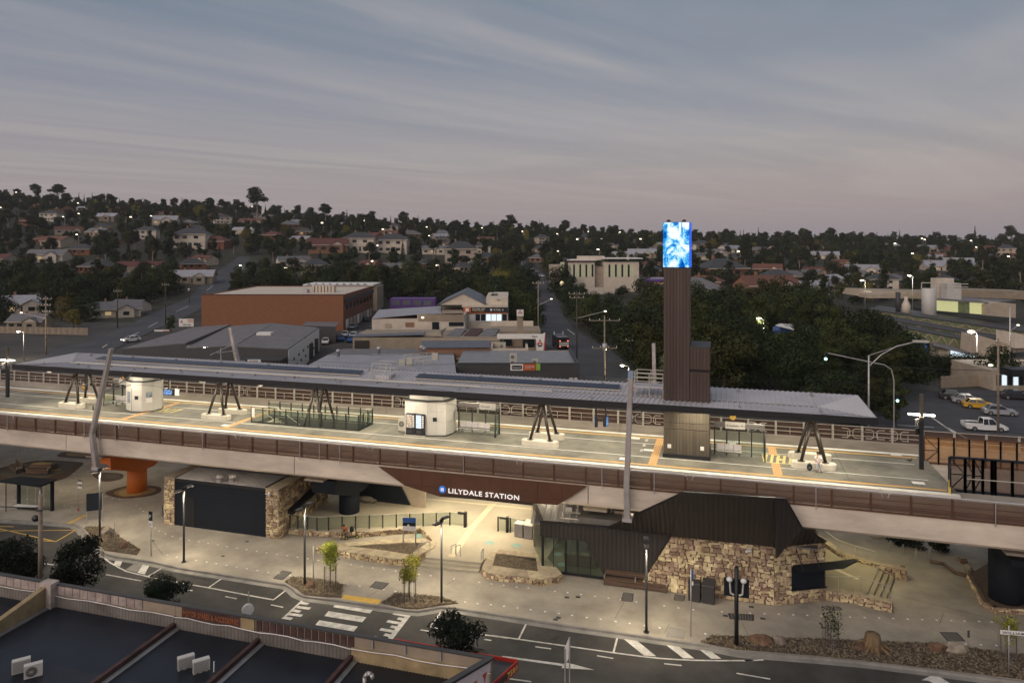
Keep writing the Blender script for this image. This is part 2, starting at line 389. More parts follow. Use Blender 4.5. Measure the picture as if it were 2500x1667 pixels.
# ---- road markings: painted sheets 4 mm above the road, children of it
def gl(zn,pts,Z):return [G(zn(*p),Z) for p in pts]
def flat(pts):
 a=sum(pts[i].x*pts[(i+1) % len(pts)].y-pts[(i+1) % len(pts)].x*pts[i].y for i in range(len(pts)))
 return pts if a>0 else pts[::-1]
MZ=RZ+.005
def paint(name,zn,pts,m='linew',Z=MZ,parent=None):return MB().poly(flat(gl(zn,pts,Z))).build(name,M[m],road if parent is None else parent)
def pline(name,zn,pts,w=.12,m='linew',Z=MZ,parent=None):
 g=gl(zn,pts,Z) if zn else pts;mb=MB();st=strip(g,-w/2,w/2)
 for (a,b),(c,d) in zip(st[:-1],st[1:]):mb.poly([a,c,d,b])
 return mb.build(name,M[m],road if parent is None else parent)
pline('edge_line',b1,[(890,485),(925,518),(960,545),(1040,590),(1100,620),(1200,645),(1350,680),(1600,725),(1815,762),(2281,850),(2383,867)],.13)
pline('bay_line',b2,[(242,866),(370,768)],.12)
pline('edge_line',b2,[(1605,1104),(2281,1200)],.13);pline('bay_line',b2,[(1700,972),(1603,1104)],.12)
pline('edge_line',b3,[(0,1193),(600,1278),(1000,1335),(1250,1368),(1400,1384),(1550,1394),(1700,1400),(1900,1403),(2182,1402)],.13)
pline('edge_line',b4,[(60,1382),(215,1375)],.13)
for zn,a,b in ((b1,(920,647),(1230,703)),(b1,(375,549),(485,567)),(b1,(1580,768),(1675,788)),(b1,(1960,838),(2060,858)),(b2,(220,910),(325,932)),(b2,(1520,1128),(1660,1149)),(b2,(2075,1210),(2138,1220)),(b2,(1115,1183),(1180,1199)),(b3,(365,1287),(495,1305)),(b3,(878,1362),(1013,1384)),(b3,(1437,1428),(1582,1443)),(b3,(2040,1508),(2320,1556)),(b3,(110,1548),(330,1578))):
 pline('lane_dash',zn,[a,b],.12)
for zn,a,b in ((b1,(1430,578),(1290,662)),(b1,(1945,672),(1815,760)),(b3,(292,1090),(228,1220)),(b3,(1050,1200),(1015,1335))):pline('bay_line',zn,[a,b],.12)
for q in (((1010,508),(1070,518),(1045,577),(990,560)),((1250,548),(1305,558),(1258,648),(1195,632))):paint('chevron_bar',b1,q)
paint('drain_cover',b1,[(1160,557),(1240,562),(1190,628),(1090,606)],'kerb')
for q in (((1083,1208),(1190,1220),(1370,1366),(1270,1362)),((1440,1263),(1550,1278),(1688,1385),(1595,1383)),((1732,1312),(1830,1328),(1913,1387),(1828,1387))):paint('chevron_bar',b3,q)
for q in (((790,890),(1118,940),(1080,985),(760,930)),((720,965),(1050,1018),(1013,1062),(683,1008)),((640,1045),(976,1098),(940,1142),(605,1085))):paint('zebra_bar',b2,q)
pline('ramp_line',b2,[(508,858),(320,1032)],.16)
for a,b in (((520,866),(632,880)),((478,892),(545,904)),((447,929),(560,943)),((412,958),(475,970)),((375,990),(490,1005)),((340,1022),(402,1034))):pline('ramp_tooth',b2,[a,b],.3)
pline('ramp_line',b2,[(1415,1002),(1255,1208)],.34)
for a,b in (((1285,985),(1395,1003)),((1322,1028),(1376,1037)),((1230,1052),(1345,1072)),((1262,1098),(1318,1108)),((1170,1122),(1292,1143)),((1205,1168),(1262,1180))):pline('ramp_tooth',b2,[a,b],.3)
paint('turn_arrow',b3,[(95,1363),(600,1430),(612,1415),(858,1480),(583,1465),(590,1447),(82,1376)])
paint('turn_arrow',b4,[(1508,1542),(1590,1503),(1660,1515),(1745,1567),(1640,1580),(1560,1545)])
for ln in (((-600,60),(0,250),(490,362)),((-300,275),(0,268),(655,262)),((655,262),(485,362)),((-300,222),(120,232)),((300,348),(490,361)),((-200,300),(0,190),(60,178))):pline('box_line',b1,ln,.12,'yellow')
paint('tactile_pad',b2,[(862,824),(1180,866),(1150,908),(834,857)],'yellow',.006,plaza)
pline('tactile_strip',b1,[(590,206),(750,130)],.4,'yellow',.006,plaza)
# asphalt patches and tyre marks
M['patch']=mat('asphalt_patch',(.034,.033,.032),.9,0,.3,.8,.2,30)
for zn,q in ((b3,[(480,1230),(560,1190),(580,1250),(520,1275)]),(b1,[(1560,640),(1840,690),(1830,705),(1600,665)])):paint('road_patch',zn,q,'patch',MZ-.002)
# ---- white studs in the paving
studs=[(b1,x,y) for x,y in ((1185,50),(1220,74),(1245,97),(1350,243),(1385,270),(1440,295),(1500,317),(1570,336),(1645,350),(1730,362),(1810,376),(1895,390),(1975,405),(2060,418),(2145,431),(2235,444),(1455,480),(1537,496),(1705,524),(1797,540),(1880,553),(1970,568),(2058,583),(2148,598),(2240,612))]
studs+=[(b2,x,y) for x,y in ((95,445),(180,459),(270,472),(360,484),(450,497),(540,510),(632,524),(915,563),(1010,576),(1105,590),(1203,603),(1303,617),(1507,645),(1608,658),(1812,686),(2030,715),(2137,729),(2245,740),(100,612),(195,628),(290,640),(385,657),(890,733),(990,748),(1095,765),(1200,778),(1303,794),(1908,887),(2017,902),(2132,910),(2247,923))]
studs+=[(b3,x,y) for x,y in ((100,776),(208,790),(307,800),(527,827),(633,838),(745,852),(860,868),(973,884),(1075,898),(1205,915),(1437,948),(1555,965),(1680,980),(1917,997),(2150,1007),(103,952),(215,966),(326,980),(445,996),(560,1011),(670,1027),(792,1045),(908,1059),(1033,1077),(1150,1094),(1275,1112),(1400,1130),(1780,1180))]
studs+=[(b4,x,y) for x,y in ((105,993),(223,998),(340,1002),(458,1007),(574,1011),(690,1016),(808,1021),(925,1025),(1044,1029),(1163,1033),(1279,1037),(1397,1041),(1515,1046),(1633,1050),(1753,1054),(1864,1058),(1983,1061),(2085,1065),(2225,1072),(1872,1246),(1997,1252),(2125,1257))]
studs+=[(d6,x,y) for x,y in ((105,915),(232,935),(1410,750),(1165,1073),(1305,1092),(1728,1153),(1875,1173),(2020,1193),(2155,1217),(2290,1247),(105,1183),(240,1198),(515,1242),(655,1265),(1230,1357),(1375,1378))]
stm=MB().lathe([(.085,0),(.075,.012)],n=10).mesh('stud',M['white'])
for zn,x,y in studs:
 o=link('stud',stm,plaza);o.location=G(zn(x,y))
# paving joints (saw cuts) as narrow dark strips
M['joint']=mat('joint_dark',(.10,.088,.07),.9,0,.1,3)
for zn,a,b in ((b2,(1000,880),(1240,730)),(b3,(1030,1050),(1110,900)),(b2,(1740,740),(1830,690)),(b1,(1340,350),(1315,345)),(b4,(1660,1080),(1690,990)),(b3,(1440,1170),(1480,1100)),(b4,(1320,850),(2050,1030)),(b4,(40,1075),(95,1185)),(b2,(0,620),(420,690)),(b1,(1320,350),(1420,480))):
 pline('paving_joint',zn,[a,b],.03,'joint',.004,plaza)
# ---- terrace: the raised forecourt of the station
TZ=.45
ter_px=[d2(1240,732),d2(1745,785),d2(1830,700),d3(250,1180)]
terr=[G(p,TZ) for p in ter_px]
tfront=[Vector((-36.2,55.6,TZ)),G(d2(20,480),TZ),G(d2(380,508),TZ),G(d2(700,505),TZ),G(d2(1000,480),TZ),G(d2(1210,470),TZ),G(d2(1330,600),TZ)]
tmb=MB();tpoly=tfront+terr+[Vector((-13.2,54.5,TZ)),Vector((-13.2,82,TZ)),Vector((-36.2,82,TZ))]
tmb.prism(tpoly,-.1,TZ);terrace=struct(tmb,'terrace',M['terrace'])
for a in range(2):
 q0,q1=terr[0],terr[1];off=(q1-q0).normalized();nrm=Vector((off.y,-off.x,0))
 if nrm.y>0:nrm=-nrm
 s=MB();p0,p1=q0-nrm*.05,q1-nrm*.05;w=.4*(2-a)
 s.prism([p0,p1,p1+nrm*w,p0+nrm*w],-.1,.15*(a+1));s.build('step',M['terrace'],terrace)
pline('tactile_strip',d2,[(1475,730),(1665,462),(1845,262)],.55,'cream',TZ+.006,terrace)
paint('tactile_pad',d2,[(1640,448),(1700,455),(1690,475),(1620,468)],'cream',TZ+.01,terrace)
paint('tactile_pad',d2,[(1815,255),(1880,252),(1872,272),(1808,275)],'cream',TZ+.01,terrace)
pline('tactile_strip',d2,[(1250,210),(2200,300)],.3,'cream',TZ+.006,terrace)
M['teal']=mat('teal_decal',(.22,.36,.33),.6,0,.1,3)
for x,y in ((1190,540),(2065,628),(1815,602)):
 c=G(d2(x,y),TZ if x>1300 else 0)
 MB().lathe([(.42,.004),(.42,.007)],c,14).build('floor_decal',M['teal'],terrace if x>1300 else plaza)
# ---- garden beds
chips=MB();rr=random.Random(5)
def inside(p,poly):
 c=False;j=len(poly)-1
 for i in range(len(poly)):
  if (poly[i].y>p[1]) !=(poly[j].y>p[1]) and p[0]<(poly[j].x-poly[i].x)*(p[1]-poly[i].y)/(poly[j].y-poly[i].y)+poly[i].x:c=not c
  j=i
 return c
def bed(poly,z,n,spread=0.0):
 poly=flat([Vector((p.x,p.y,0)) for p in poly])
 cx=sum(p.x for p in poly)/len(poly);cyy=sum(p.y for p in poly)/len(poly)
 MB().prism(poly,z-.25,z+.03).build('garden_bed',M['mulch'],None,'structure')
 x0,x1=min(p.x for p in poly),max(p.x for p in poly);y0,y1=min(p.y for p in poly),max(p.y for p in poly)
 k=0
 while k<n:
  x,y=rr.uniform(x0,x1),rr.uniform(y0,y1)
  if not inside((x,y),poly):continue
  k+=1;l,w=rr.uniform(.04,.11),rr.uniform(.015,.04);a=rr.uniform(0,6.28);dx,dy=math.cos(a)*l,math.sin(a)*l;hz=z+.035+rr.uniform(0,.05);t=rr.uniform(-.05,.05)
  nx_,ny_=-math.sin(a)*w,math.cos(a)*w
  chips.poly([(x-dx-nx_,y-dy-ny_,hz-t),(x+dx-nx_,y+dy-ny_,hz+t),(x+dx+nx_,y+dy+ny_,hz+t+.02),(x-dx+nx_,y-dy+ny_,hz-t+.02)])
bedpx={'left':(b1,[(730,245),(760,235),(940,240),(990,265),(1050,330),(1185,410),(1225,432),(1190,480),(910,440),(845,372)]),
  'mid':(b2,[(400,675),(560,680),(800,720),(845,745),(835,848),(720,846),(510,826),(450,778),(340,712)]),
  'mid2':(b2,[(1300,815),(1440,818),(1700,850),(1850,900),(1700,918),(1600,932),(1500,950),(1380,945),(1180,900)])}
bed3=[b3(1740,1253),b3(1840,1197),b4(0,1187),b4(700,1205),b4(1000,1225),b4(1600,1240),b4(2350,1338),(2650,1640),(2650,1680),b4(2350,1540),b4(1600,1448),b4(1000,1378),b4(600,1338),b4(0,1293)]
for k,(zn,pts) in bedpx.items():bed([G(zn(*p)) for p in pts],0.0,1700)
bed([G(p) for p in bed3],0.0,7500)
# ================================================================ rubble stonework
def clip(poly,mask):
 out=poly
 for i in range(len(mask)):
  a,b=mask[i],mask[(i+1) % len(mask)];src,out=out,[]
  sd=lambda p:(b[0]-a[0])*(p[1]-a[1])-(b[1]-a[1])*(p[0]-a[0])
  for j in range(len(src)):
   p,q=src[j],src[(j+1) % len(src)];sp,sq=sd(p),sd(q)
   if sp>=0:out.append(p)
   if (sp>=0) !=(sq>=0):
    t=sp/(sp-sq);out.append((p[0]+(q[0]-p[0])*t,p[1]+(q[1]-p[1])*t))
  if len(out)<3:return []
 return out
def stonework(parent,origin,udir,vdir,mask,sw,sh,rnd,budget=300,depth=.07):
 """irregular stones over the convex mask (u along, v up) on the plane origin/udir/vdir; the first `budget` largest are parts, the rest one part"""
 o,u,v=Vector(origin),Vector(udir).normalized(),Vector(vdir).normalized();n=u.cross(v)
 us=[p[0] for p in mask];vs=[p[1] for p in mask];rows=[];y=min(vs)-.02
 while y<max(vs):h=sh*rnd.uniform(.6,1.45);rows.append((y,y+h));y+=h
 cells=[]
 for ri,(y0,y1) in enumerate(rows):
  x=min(us)-sw*rnd.random()
  while x<max(us):
   w=sw*rnd.uniform(.5,1.6)
   j=lambda s:rnd.uniform(-s,s)
   if rnd.random()<.22 and y1-y0>sh*.9:
    m=lerp(y0,y1,rnd.uniform(.4,.6));parts=[(y0,m),(m,y1)]
   else:parts=[(y0,y1)]
   for (q0,q1) in parts:
    hh=q1-q0;p=[(x+j(w*.2),q0+j(hh*.26)),(x+w*rnd.uniform(.4,.6),q0+j(hh*.24)),(x+w+j(w*.2),q0+j(hh*.26)),(x+w+j(w*.2),q1+j(hh*.26)),(x+w*rnd.uniform(.35,.65),q1+j(hh*.28)),(x+j(w*.2),q1+j(hh*.26))]
    cells.append(p)
   x+=w
 done=[]
 for p in cells:
  q=clip(p,mask)
  if len(q)<3:continue
  area=abs(sum(q[i][0]*q[(i+1) % len(q)][1]-q[(i+1) % len(q)][0]*q[i][1] for i in range(len(q))))/2
  if area<sw*sh*.08:continue
  done.append((area,q))
 done.sort(key=lambda a:-a[0]);rest=MB()
 for k,(area,q) in enumerate(done):
  cu=sum(p[0] for p in q)/len(q);cv=sum(p[1] for p in q)/len(q);g=.012
  sz=math.sqrt(area);s0=max(.6,1-2*g/sz);s1=s0*rnd.uniform(.8,.92);dp=depth*rnd.uniform(.5,1.3);ta,tb=rnd.uniform(-.12,.12),rnd.uniform(-.12,.12)
  P=lambda a,s,d:o+u*(cu+(a[0]-cu)*s)+v*(cv+(a[1]-cv)*s)+n*(d+((a[0]-cu)*ta+(a[1]-cv)*tb if d>.01 else 0))
  mb=rest if k>=budget else MB()
  b=[P(a,s0,-.01) for a in q];t=[P(a,s1,dp) for a in q];c=len(mb.v);L=len(q)
  mb.v+=[tuple(x) for x in b+t];mb.f.append([c+L+i for i in range(L)]);mb.mi.append(0);mb.smooth.append(False)
  for i in range(L):mb.f.append([c+i,c+(i+1) % L,c+L+(i+1) % L,c+L+i]);mb.mi.append(0);mb.smooth.append(False)
  if k<budget:mb.build('stone',M['stone'],parent)
 if rest.v:rest.build('small_stones',M['stone'],parent,'stuff')
 return min(len(done),budget)
def stone_edge(parent,a,b,z0,z1,sw,sh,rnd,budget,back=.25):
 """a straight low wall from a to b whose outside is to the right of travel"""
 a,b=Vector((a[0],a[1],0)),Vector((b[0],b[1],0));d=(b-a);L=d.length;d.normalize();n=Vector((d.y,-d.x,0))
 m=MB().prism([a-n*.01,b-n*.01,b-n*back,a-n*back],z0-.2,z1-.01);m.build('core',M['mortar'],parent)
 stonework(parent,a+Vector((0,0,z0)),d,(0,0,1),[(0,0),(L,0),(L,z1-z0),(0,z1-z0)],sw,sh,rnd,budget)
def caps(parent,outer,inner,z,th,rnd,length=.8):
 """cap stones bridging two matching polylines"""
 for (a,b),(c,d) in zip(zip(outer[:-1],outer[1:]),zip(inner[:-1],inner[1:])):
  L=(b-a).length;k=max(1,round(L/length))
  for i in range(k):
   t0,t1=(i+.012)/k,(i+1-.012)/k;q=[a.lerp(b,t0),a.lerp(b,t1),c.lerp(d,t1),c.lerp(d,t0)]
   MB().prism([(p.x,p.y) for p in q],z,z+th+rnd.uniform(-.012,.012)).build('cap_stone',M['capstone'],parent)
# ================================================================ railway viaduct
M['mesh_screen']=mat('perforated_rust_screen',(.120,.055,.028),.6,0,.18,1,alpha=.44)
M['mesh_orange']=mat('perforated_orange_screen',(.50,.26,.095),.6,0,.12,1,alpha=.36)
M['ballast']=mat('track_slab',(.10,.09,.075),.9,0,.3,.8,.2,20)
YN,YFAR,PZ=51.0,67.6,8.2
VX0,VX1=-112.0,44.0
HOLE=(-42.3,-31.6,58.05,60.35)
via=thing('railway_viaduct','long pale concrete railway viaduct with rust brown screens crossing over the station forecourt','viaduct',(-34,59,0))
def holed(mb,x0,x1,y0,y1,z0,z1,h=HOLE):
 mb.box(x0,y0,z0,h[0],y1,z1);mb.box(h[1],y0,z0,x1,y1,z1);mb.box(h[0],y0,z0,h[1],h[2],z1);mb.box(h[0],h[3],z0,h[1],y1,z1);return mb
holed(MB(),VX0,VX1,YN+.32,YFAR-.3,6.5,7.1).build('deck',M['ballast'],via)
for y0,y1 in ((54.4,57.7),(60.6,63.4)):MB().box(VX0,y0,4.9,VX1,y1,6.495).build('girder',M['beam'],via)
# edge beams in precast lengths, joints left open
jx=[VX0,-81,-57.2,-33.5,-9.3,18.6,VX1]
for a,b in zip(jx[:-1],jx[1:]):
 m=MB();m.hexa([(a+.03,YN,6.27),(b-.03,YN,6.27),(b-.03,YN+.3,6.27),(a+.03,YN+.3,6.27)],[(a+.03,YN,7.74),(b-.03,YN,7.74),(b-.03,YN+.3,7.74),(a+.03,YN+.3,7.74)])
 m.build('edge_beam',M['beam'],via)
 MB().box(a+.02,YFAR,6.27,b-.02,YFAR+.3,8.0).build('parapet',M['concrete'],via)
 MB().box(a+.02,YFAR-.06,7.93,b-.02,YFAR+.36,8.06).build('parapet_coping',M['concrete'],via)
for yc in (52.8,65.6):
 for s in (-.8,.8):MB().box(VX0,yc+s-.035,7.104,VX1,yc+s+.035,7.26).build('rail',M['steel'],via)
for y,z in ((51.75,7.5),(51.6,7.9)):MB().box(VX0,y,z,VX1,y+.1,z+.06).build('cable_tray',M['galv'],via)
# near screens bay by bay
PIT=2.33
pan=MB().box(0,-.012,0,PIT-.1,.012,1.13).mesh('screen_panel',M['mesh_screen'])
post=MB().box(-.06,-.06,0,.06,.09,1.2).mesh('screen_post',M['rustpost'])
rail2=MB().box(0,.02,0,PIT-.13,.075,.05).mesh('screen_rail',mat('screen_rail_lit_tan',(.26,.165,.10),.6,0,.1,1))  # tan lightened to stand for light passing between the panels
sill=MB().box(0,-.03,0,PIT,.05,.1).mesh('screen_sill',M['rust'])
n=int((VX1-VX0)/PIT)
for i in range(n):
 x=VX0+i*PIT
 for nm,me,dx,dz in (('screen_post',post,0,7.745),('screen_panel',pan,.05,7.80),('screen_rail',rail2,.065,8.17),('screen_rail',rail2,.065,8.5),('screen_sill',sill,0,7.70)):
  o=link(nm,me,via);o.location=(x+dx+34,YN-.06-59 if nm !='screen_sill' else YN-.03-59,dz)
seg=[]
x=VX0
while x<VX1-12:
 L=12.2;y=YN-.1
 MB().path([(x+.15,y,8.72),(x+.22,y,8.97),(x+.42,y,9.04),(x+L-.42,y,9.04),(x+L-.22,y,8.97),(x+L-.15,y,8.72)],.028).build('handrail',M['galv'],via)
 MB().path([(x+.3,y+.55,8.9),(x+L-.3,y+.55,8.9)],.03).build('handrail',M['galv'],via)
 x+=L
for p in (a1(65,690),a1(735,755),a1(868,770),a1(1004,785),a1(1763,850),a2(471,825),a2(643,845),a2(818,865),a2(1895,935),a3(962,1060),a3(1416,1100),a4(628,1110),d8(1130,1110)):
 q=W(p,YN-.14);MB().tube((q.x,YN-.16,7.55),(q.x,YN-.16,9.02),.035,n=6).build('drop_pipe',M['galv'],via)
# far railing and its screen
fpost=MB().box(-.09,0,0,.09,.07,1.32).mesh('railing_post',M['rail'])
frail=MB().tube((0,.0,0),(PIT,.0,0),.028,n=6).mesh('railing_rail',M['rail'])
fpan=MB().box(.01,0,0,PIT-.01,.02,1.25).mesh('far_screen_panel',M['mesh_screen'])
fstub=MB().box(-.02,-.02,0,.02,.02,.62).mesh('railing_stub',M['rail'])
for i in range(n):
 x=VX0+i*PIT+34
 for nm,me,dy,dz in (('railing_post',fpost,.02,8.0),('railing_rail',frail,-.02,9.28),('railing_rail',frail,-.08,8.86),('railing_rail',frail,-.08,8.5),('far_screen_panel',fpan,.26,8.02)):
  o=link(nm,me,via);o.location=(x,YFAR+dy-59,dz)
 o=link('railing_stub',fstub,via);o.location=(x+PIT/2,YFAR-.08-59,8.25)
for px in (a1(790,385),a1(2130,470),a2(620,410),a2(1355,465),a3(165,545),a3(290,545),a3(1240,590),a3(1400,605),a4(910,660),a4(1100,670),a4(1290,680),a4(165,610)):
 c=W(px,YFAR-.1).x;m=MB()
 for s in (-1,1):
  m.path([(c+s*.12,YFAR-.1,8.45),(c+s*.12,YFAR-.1,8.95),(c+s*.3,YFAR-.1,9.08),(c+s*.75,YFAR-.1,9.08)],.028);m.path([(c+s*.12,YFAR-.1,8.45),(c+s*.3,YFAR-.1,8.32),(c+s*.75,YFAR-.1,8.32)],.028)
 m.build('railing_loop',M['rail'],via)
# stains of the joints: pipe stubs under the near beam
for x in (-57.2,-33.5,-9.3,18.6):
 MB().box(x-.9,53.9,4.72,x+.9,54.9,4.9).build('bearing_pad',M['concrete'],via)
# ---- piers
def pier(x,m,label,y=58.9,r=.92,zc=2.35):
 t=thing('viaduct_pier',label,'pier',(x,y,0),0,'piers of the viaduct')
 MB().lathe([(r,-.3),(r,zc+.25)],(x,y,0),24).build('column',M[m],t)
 poly=[(y-4.4,4.7),(y-4.4,max(3.55,zc+.3)),(y-1.0,zc),(y+1.0,zc),(y+4.4,max(3.55,zc+.3)),(y+4.4,4.7)];mb=MB()
 mb.hexa([(x-1.15,a,b) for a,b in poly],[(x+1.15,a,b) for a,b in poly]);mb.build('crosshead',M[m],t);return t
pier(-56.9,'orange','bright orange painted viaduct pier on a ringed play surface')
pier(-32.9,'navy','blue black viaduct pier behind the glass balustrade')
pier(18.9,'navy','thick blue black viaduct pier in a garden bed near the steps',57.6,1.05,4.0)
# ---- brown station fascia hung on the viaduct
fas=thing('station_fascia','wide rust brown fascia panel carrying the white station name','sign',(-22,YN-.2,5.8))
YP=YN-.22
outl=[W(p,YP) for p in (a2(1155,1030),a3(830,1200),a3(575,1362),a3(362,1338),a2(1690,1284),a2(1560,1262),a2(1385,1190))]
o2=[(p.x,p.z) for p in outl][::-1]
xa=min(p[0] for p in o2);xb=max(p[0] for p in o2);za=min(p[1] for p in o2);zb=max(p[1] for p in o2)
# convex pieces: the polygon is nearly convex, so clip each panel cell against its hull edges
hull=[(W(a2(1155,1030),YP)),(W(a3(830,1200),YP)),(W(a3(575,1362),YP)),(W(a2(1690,1290),YP)),(W(a2(1385,1195),YP))]
hull=[(p.x,p.z) for p in hull][::-1]
cw=(xb-xa)/9
for i in range(9):
 for z0,z1 in ((za-.2,6.45),(6.462,zb+.2)):
  q=clip([(xa+i*cw+.008,z0),(xa+(i+1)*cw-.008,z0),(xa+(i+1)*cw-.008,z1),(xa+i*cw+.008,z1)],hull)
  if len(q)<3:continue
  MB().hexa([(a,YP+.1,b) for a,b in q],[(a,YP,b) for a,b in q]).build('fascia_panel',M['rust'],fas)
# soffit light trough under the name
s0,s1=W(a2(1690,1262),YP),W(a3(362,1345),YP)
for i in range(4):
 x0=lerp(s0.x,s1.x,i/4);x1=lerp(s0.x,s1.x,(i+1)/4)
 MB().box(x0+.02,YP-.02,5.86,x1-.02,YP+.5,6.02).build('soffit_tray',M['darksteel'],fas)
p0=W(d2(1452,153),YP-.02);p1=W(d2(2085,215),YP-.02)
M['signw']=mat('sign_letter',(.85,.84,.82),.4,0,0,emit=(1,.96,.9),estr=.55)
M['signb']=mat('sign_badge',(.02,.13,.45),.4,0,0,emit=(.03,.2,.7),estr=.5)
font_obj('station_lettering','LILYDALE STATION',.50,M['signw'],fas,(p0.x,YP-.03,6.14),(1,0,0),(0,0,1),.03,width=p1.x-p0.x)
b0=W(d2(1397,122),YP-.02)
MB().tube((b0.x,YP,b0.z-.03),(b0.x,YP-.06,b0.z-.03),.27,n=20).build('station_badge',M['signb'],fas)
m=MB()
y=YP-.075;zc=b0.z-.03;xc=b0.x
m.box(xc-.11,y,zc-.07,xc+.11,y+.012,zc-.03);m.box(xc-.11,y,zc-.03,xc-.08,y+.012,zc+.12);m.box(xc+.08,y,zc-.03,xc+.11,y+.012,zc+.12);m.box(xc-.08,y,zc+.09,xc+.08,y+.012,zc+.12);m.box(xc-.015,y,zc-.03,xc+.015,y+.012,zc+.09);m.box(xc-.08,y,zc+.02,xc-.015,y+.012,zc+.04);m.box(xc+.015,y,zc+.02,xc+.08,y+.012,zc+.04);m.box(xc-.1,y,zc-.15,xc-.06,y+.012,zc-.08);m.box(xc+.06,y,zc-.15,xc+.1,y+.012,zc-.08)
m.build('badge_symbol',M['signw'],fas)
# ---- stair enclosure under the deck: dark flank and slatted end
se=thing('stair_enclosure','dark stair enclosure with a triangular slatted screen beside the entrance','stairs',(-30,61.8,TZ))
q=[W(p,61.9) for p in (d2(600,212),d2(1105,272),d2(920,95),d2(660,70))]
MB().slab([Vector((-34.3,61.9,TZ)),Vector((q[1].x,61.9,TZ)),Vector((q[2].x-.3,61.9,4.6)),Vector((-34.3,61.9,4.8))],(0,1,0),.2).build('flank',M['navy'],se)
q=[W(p,61.75) for p in (d2(905,98),d2(1130,275),d2(1248,292),d2(1250,150))]
xs0,xs1=W(d2(905,98),61.75).x,W(d2(1248,292),61.75).x
mask=[(xs0,4.75),(W(d2(1130,275),61.75).x,TZ),(xs1,TZ),(xs1,4.75)]
k=34
slm=[]
for i in range(k):
 x=lerp(xs0,xs1,(i+.5)/k);t=(x-mask[0][0])/(mask[1][0]-mask[0][0]);zlo=max(TZ,lerp(4.75,TZ,t))
 MB().box(x-.05,61.66,zlo,x+.05,61.76,4.8).build('slat',M['galv' if i % 1 else 'beige'],se)
MB().bar((xs0,61.78,4.75),(mask[1][0],61.78,TZ+.05),.12).build('stringer',M['black'],se)
# ---- overhead line masts
def mast(pts,y,label,w0,w1,name='overhead_line_mast'):
 q=[W(p,y) for p in pts];t=thing(name,label,'mast',q[0],0,'masts along the viaduct')
 for i,(a,b) in enumerate(zip(q[:-1],q[1:])):
  wa=lerp(w0,w1,i/(len(q)-1));wb=lerp(w0,w1,(i+1)/(len(q)-1));m=MB()
  m.hexa([a+Vector((sx*wa/2,sy*wa/2,0)) for sx,sy in ((-1,-1),(1,-1),(1,1),(-1,1))],[b+Vector((sx*wb/2,sy*wb/2,0)) for sx,sy in ((-1,-1),(1,-1),(1,1),(-1,1))])
  for s in (-1,1):m.hexa([a+Vector((sx,-wa/2+sy,0)) for sx,sy in ((s*wa*.3-.02,-.03),(s*wa*.3+.02,-.03),(s*wa*.3+.02,.0),(s*wa*.3-.02,.0))],[b+Vector((sx,-wb/2+sy,0)) for sx,sy in ((s*wb*.3-.02,-.03),(s*wb*.3+.02,-.03),(s*wb*.3+.02,0),(s*wb*.3-.02,0))])
  m.build('shaft',M['galv'],t)
 MB().obox(q[0].x,q[0].y+.3,q[0].z-.1,w0*1.6,1.1,.25).build('bracket',M['galv'],t)
 return t,q
t,q=mast((a1(842,1150),a1(802,850),a1(970,108)),YN-.55,'kinked grey overhead line mast standing beside the orange pier',.44,.3)
MB().obox(q[1].x+.35,YN-.79,10.3,.1,.03,.45).build('number_plate',M['black'],t)
cant=MB();zt=11.6;q2=W(a1(905,490),YN-.5)
cant.path([(q2.x,YN-.4,q2.z),(q2.x+.3,52.0,q2.z+.55),(q2.x+.6,53.0,q2.z+1.2)],.05);cant.path([(q2.x,YN-.4,q2.z-.0),(q2.x+.5,53.0,q2.z+.2)],.035);cant.build('cantilever',M['steel'],t)
t,q=mast((a3(1182,1490),a3(1176,1190),a3(1212,260)),YN-.55,'straight pale overhead line mast rising from behind the dark clad pavilion',.42,.34)
MB().obox(q[2].x,q[2].y,q[2].z,.36,.36,.5).build('cap',mat('mast_cap',(.25,.33,.45),.4,.3,.1,1),t)
cant=MB();zq=W(a3(1215,590),YN-.4).z
for dz in (-.35,.45):cant.path([(q[2].x,YN-.4,zq+dz),(q[2].x+.5,52.2,zq+dz*.4),(q[2].x+.7,52.9,zq+.1)],.04)
for kk in range(5):cant.ball((q[2].x+.15+.08*kk,YN-.2+.3*kk,zq+.55),.1,n=6,m=4)
cant.build('cantilever',M['darksteel'],t)
t,q=mast((c2(525,985),c2(450,612)),YFAR+.7,'leaning grey mast behind the canopy in front of the warehouse roofs',.42,.36)
m=MB()
zz=W(c2(420,860),YFAR+.4);m.path([(q[0].x-.1,YFAR+.5,zz.z+.1),(q[0].x-1.4,66.6,zz.z)],.045);m.path([(q[0].x-.2,YFAR+.5,zz.z+.9),(q[0].x-2.0,66.2,zz.z-.2)],.035);m.tube((q[0].x-1.2,67,zz.z-1.2),(q[0].x-1.2,67,zz.z+.5),.06,n=6)
m.build('cantilever',M['galv'],t)
mast((c5(1486,1535),c5(1478,1150)),YFAR+.7,'pale mast behind the canopy just left of the bronze tower',.36,.3)
# contact and return wires
wires=thing('overhead_wires','thin black overhead wires strung along the viaduct from mast to mast','cable',(-30,52.8,13))
for y,z,sag in ((52.8,12.4,.3),(52.8,13.5,.7),(65.6,12.4,.3),(65.6,13.5,.7)):
 xs_=[VX0,-58,-22,8,VX1];pts=[]
 for a,b in zip(xs_[:-1],xs_[1:]):
  for k in range(8):pts.append((lerp(a,b,k/8),y,z-sag*4*(k/8)*(1-k/8)))
 MB().path(pts,.012,n=4).build('wire',M['black'],wires)
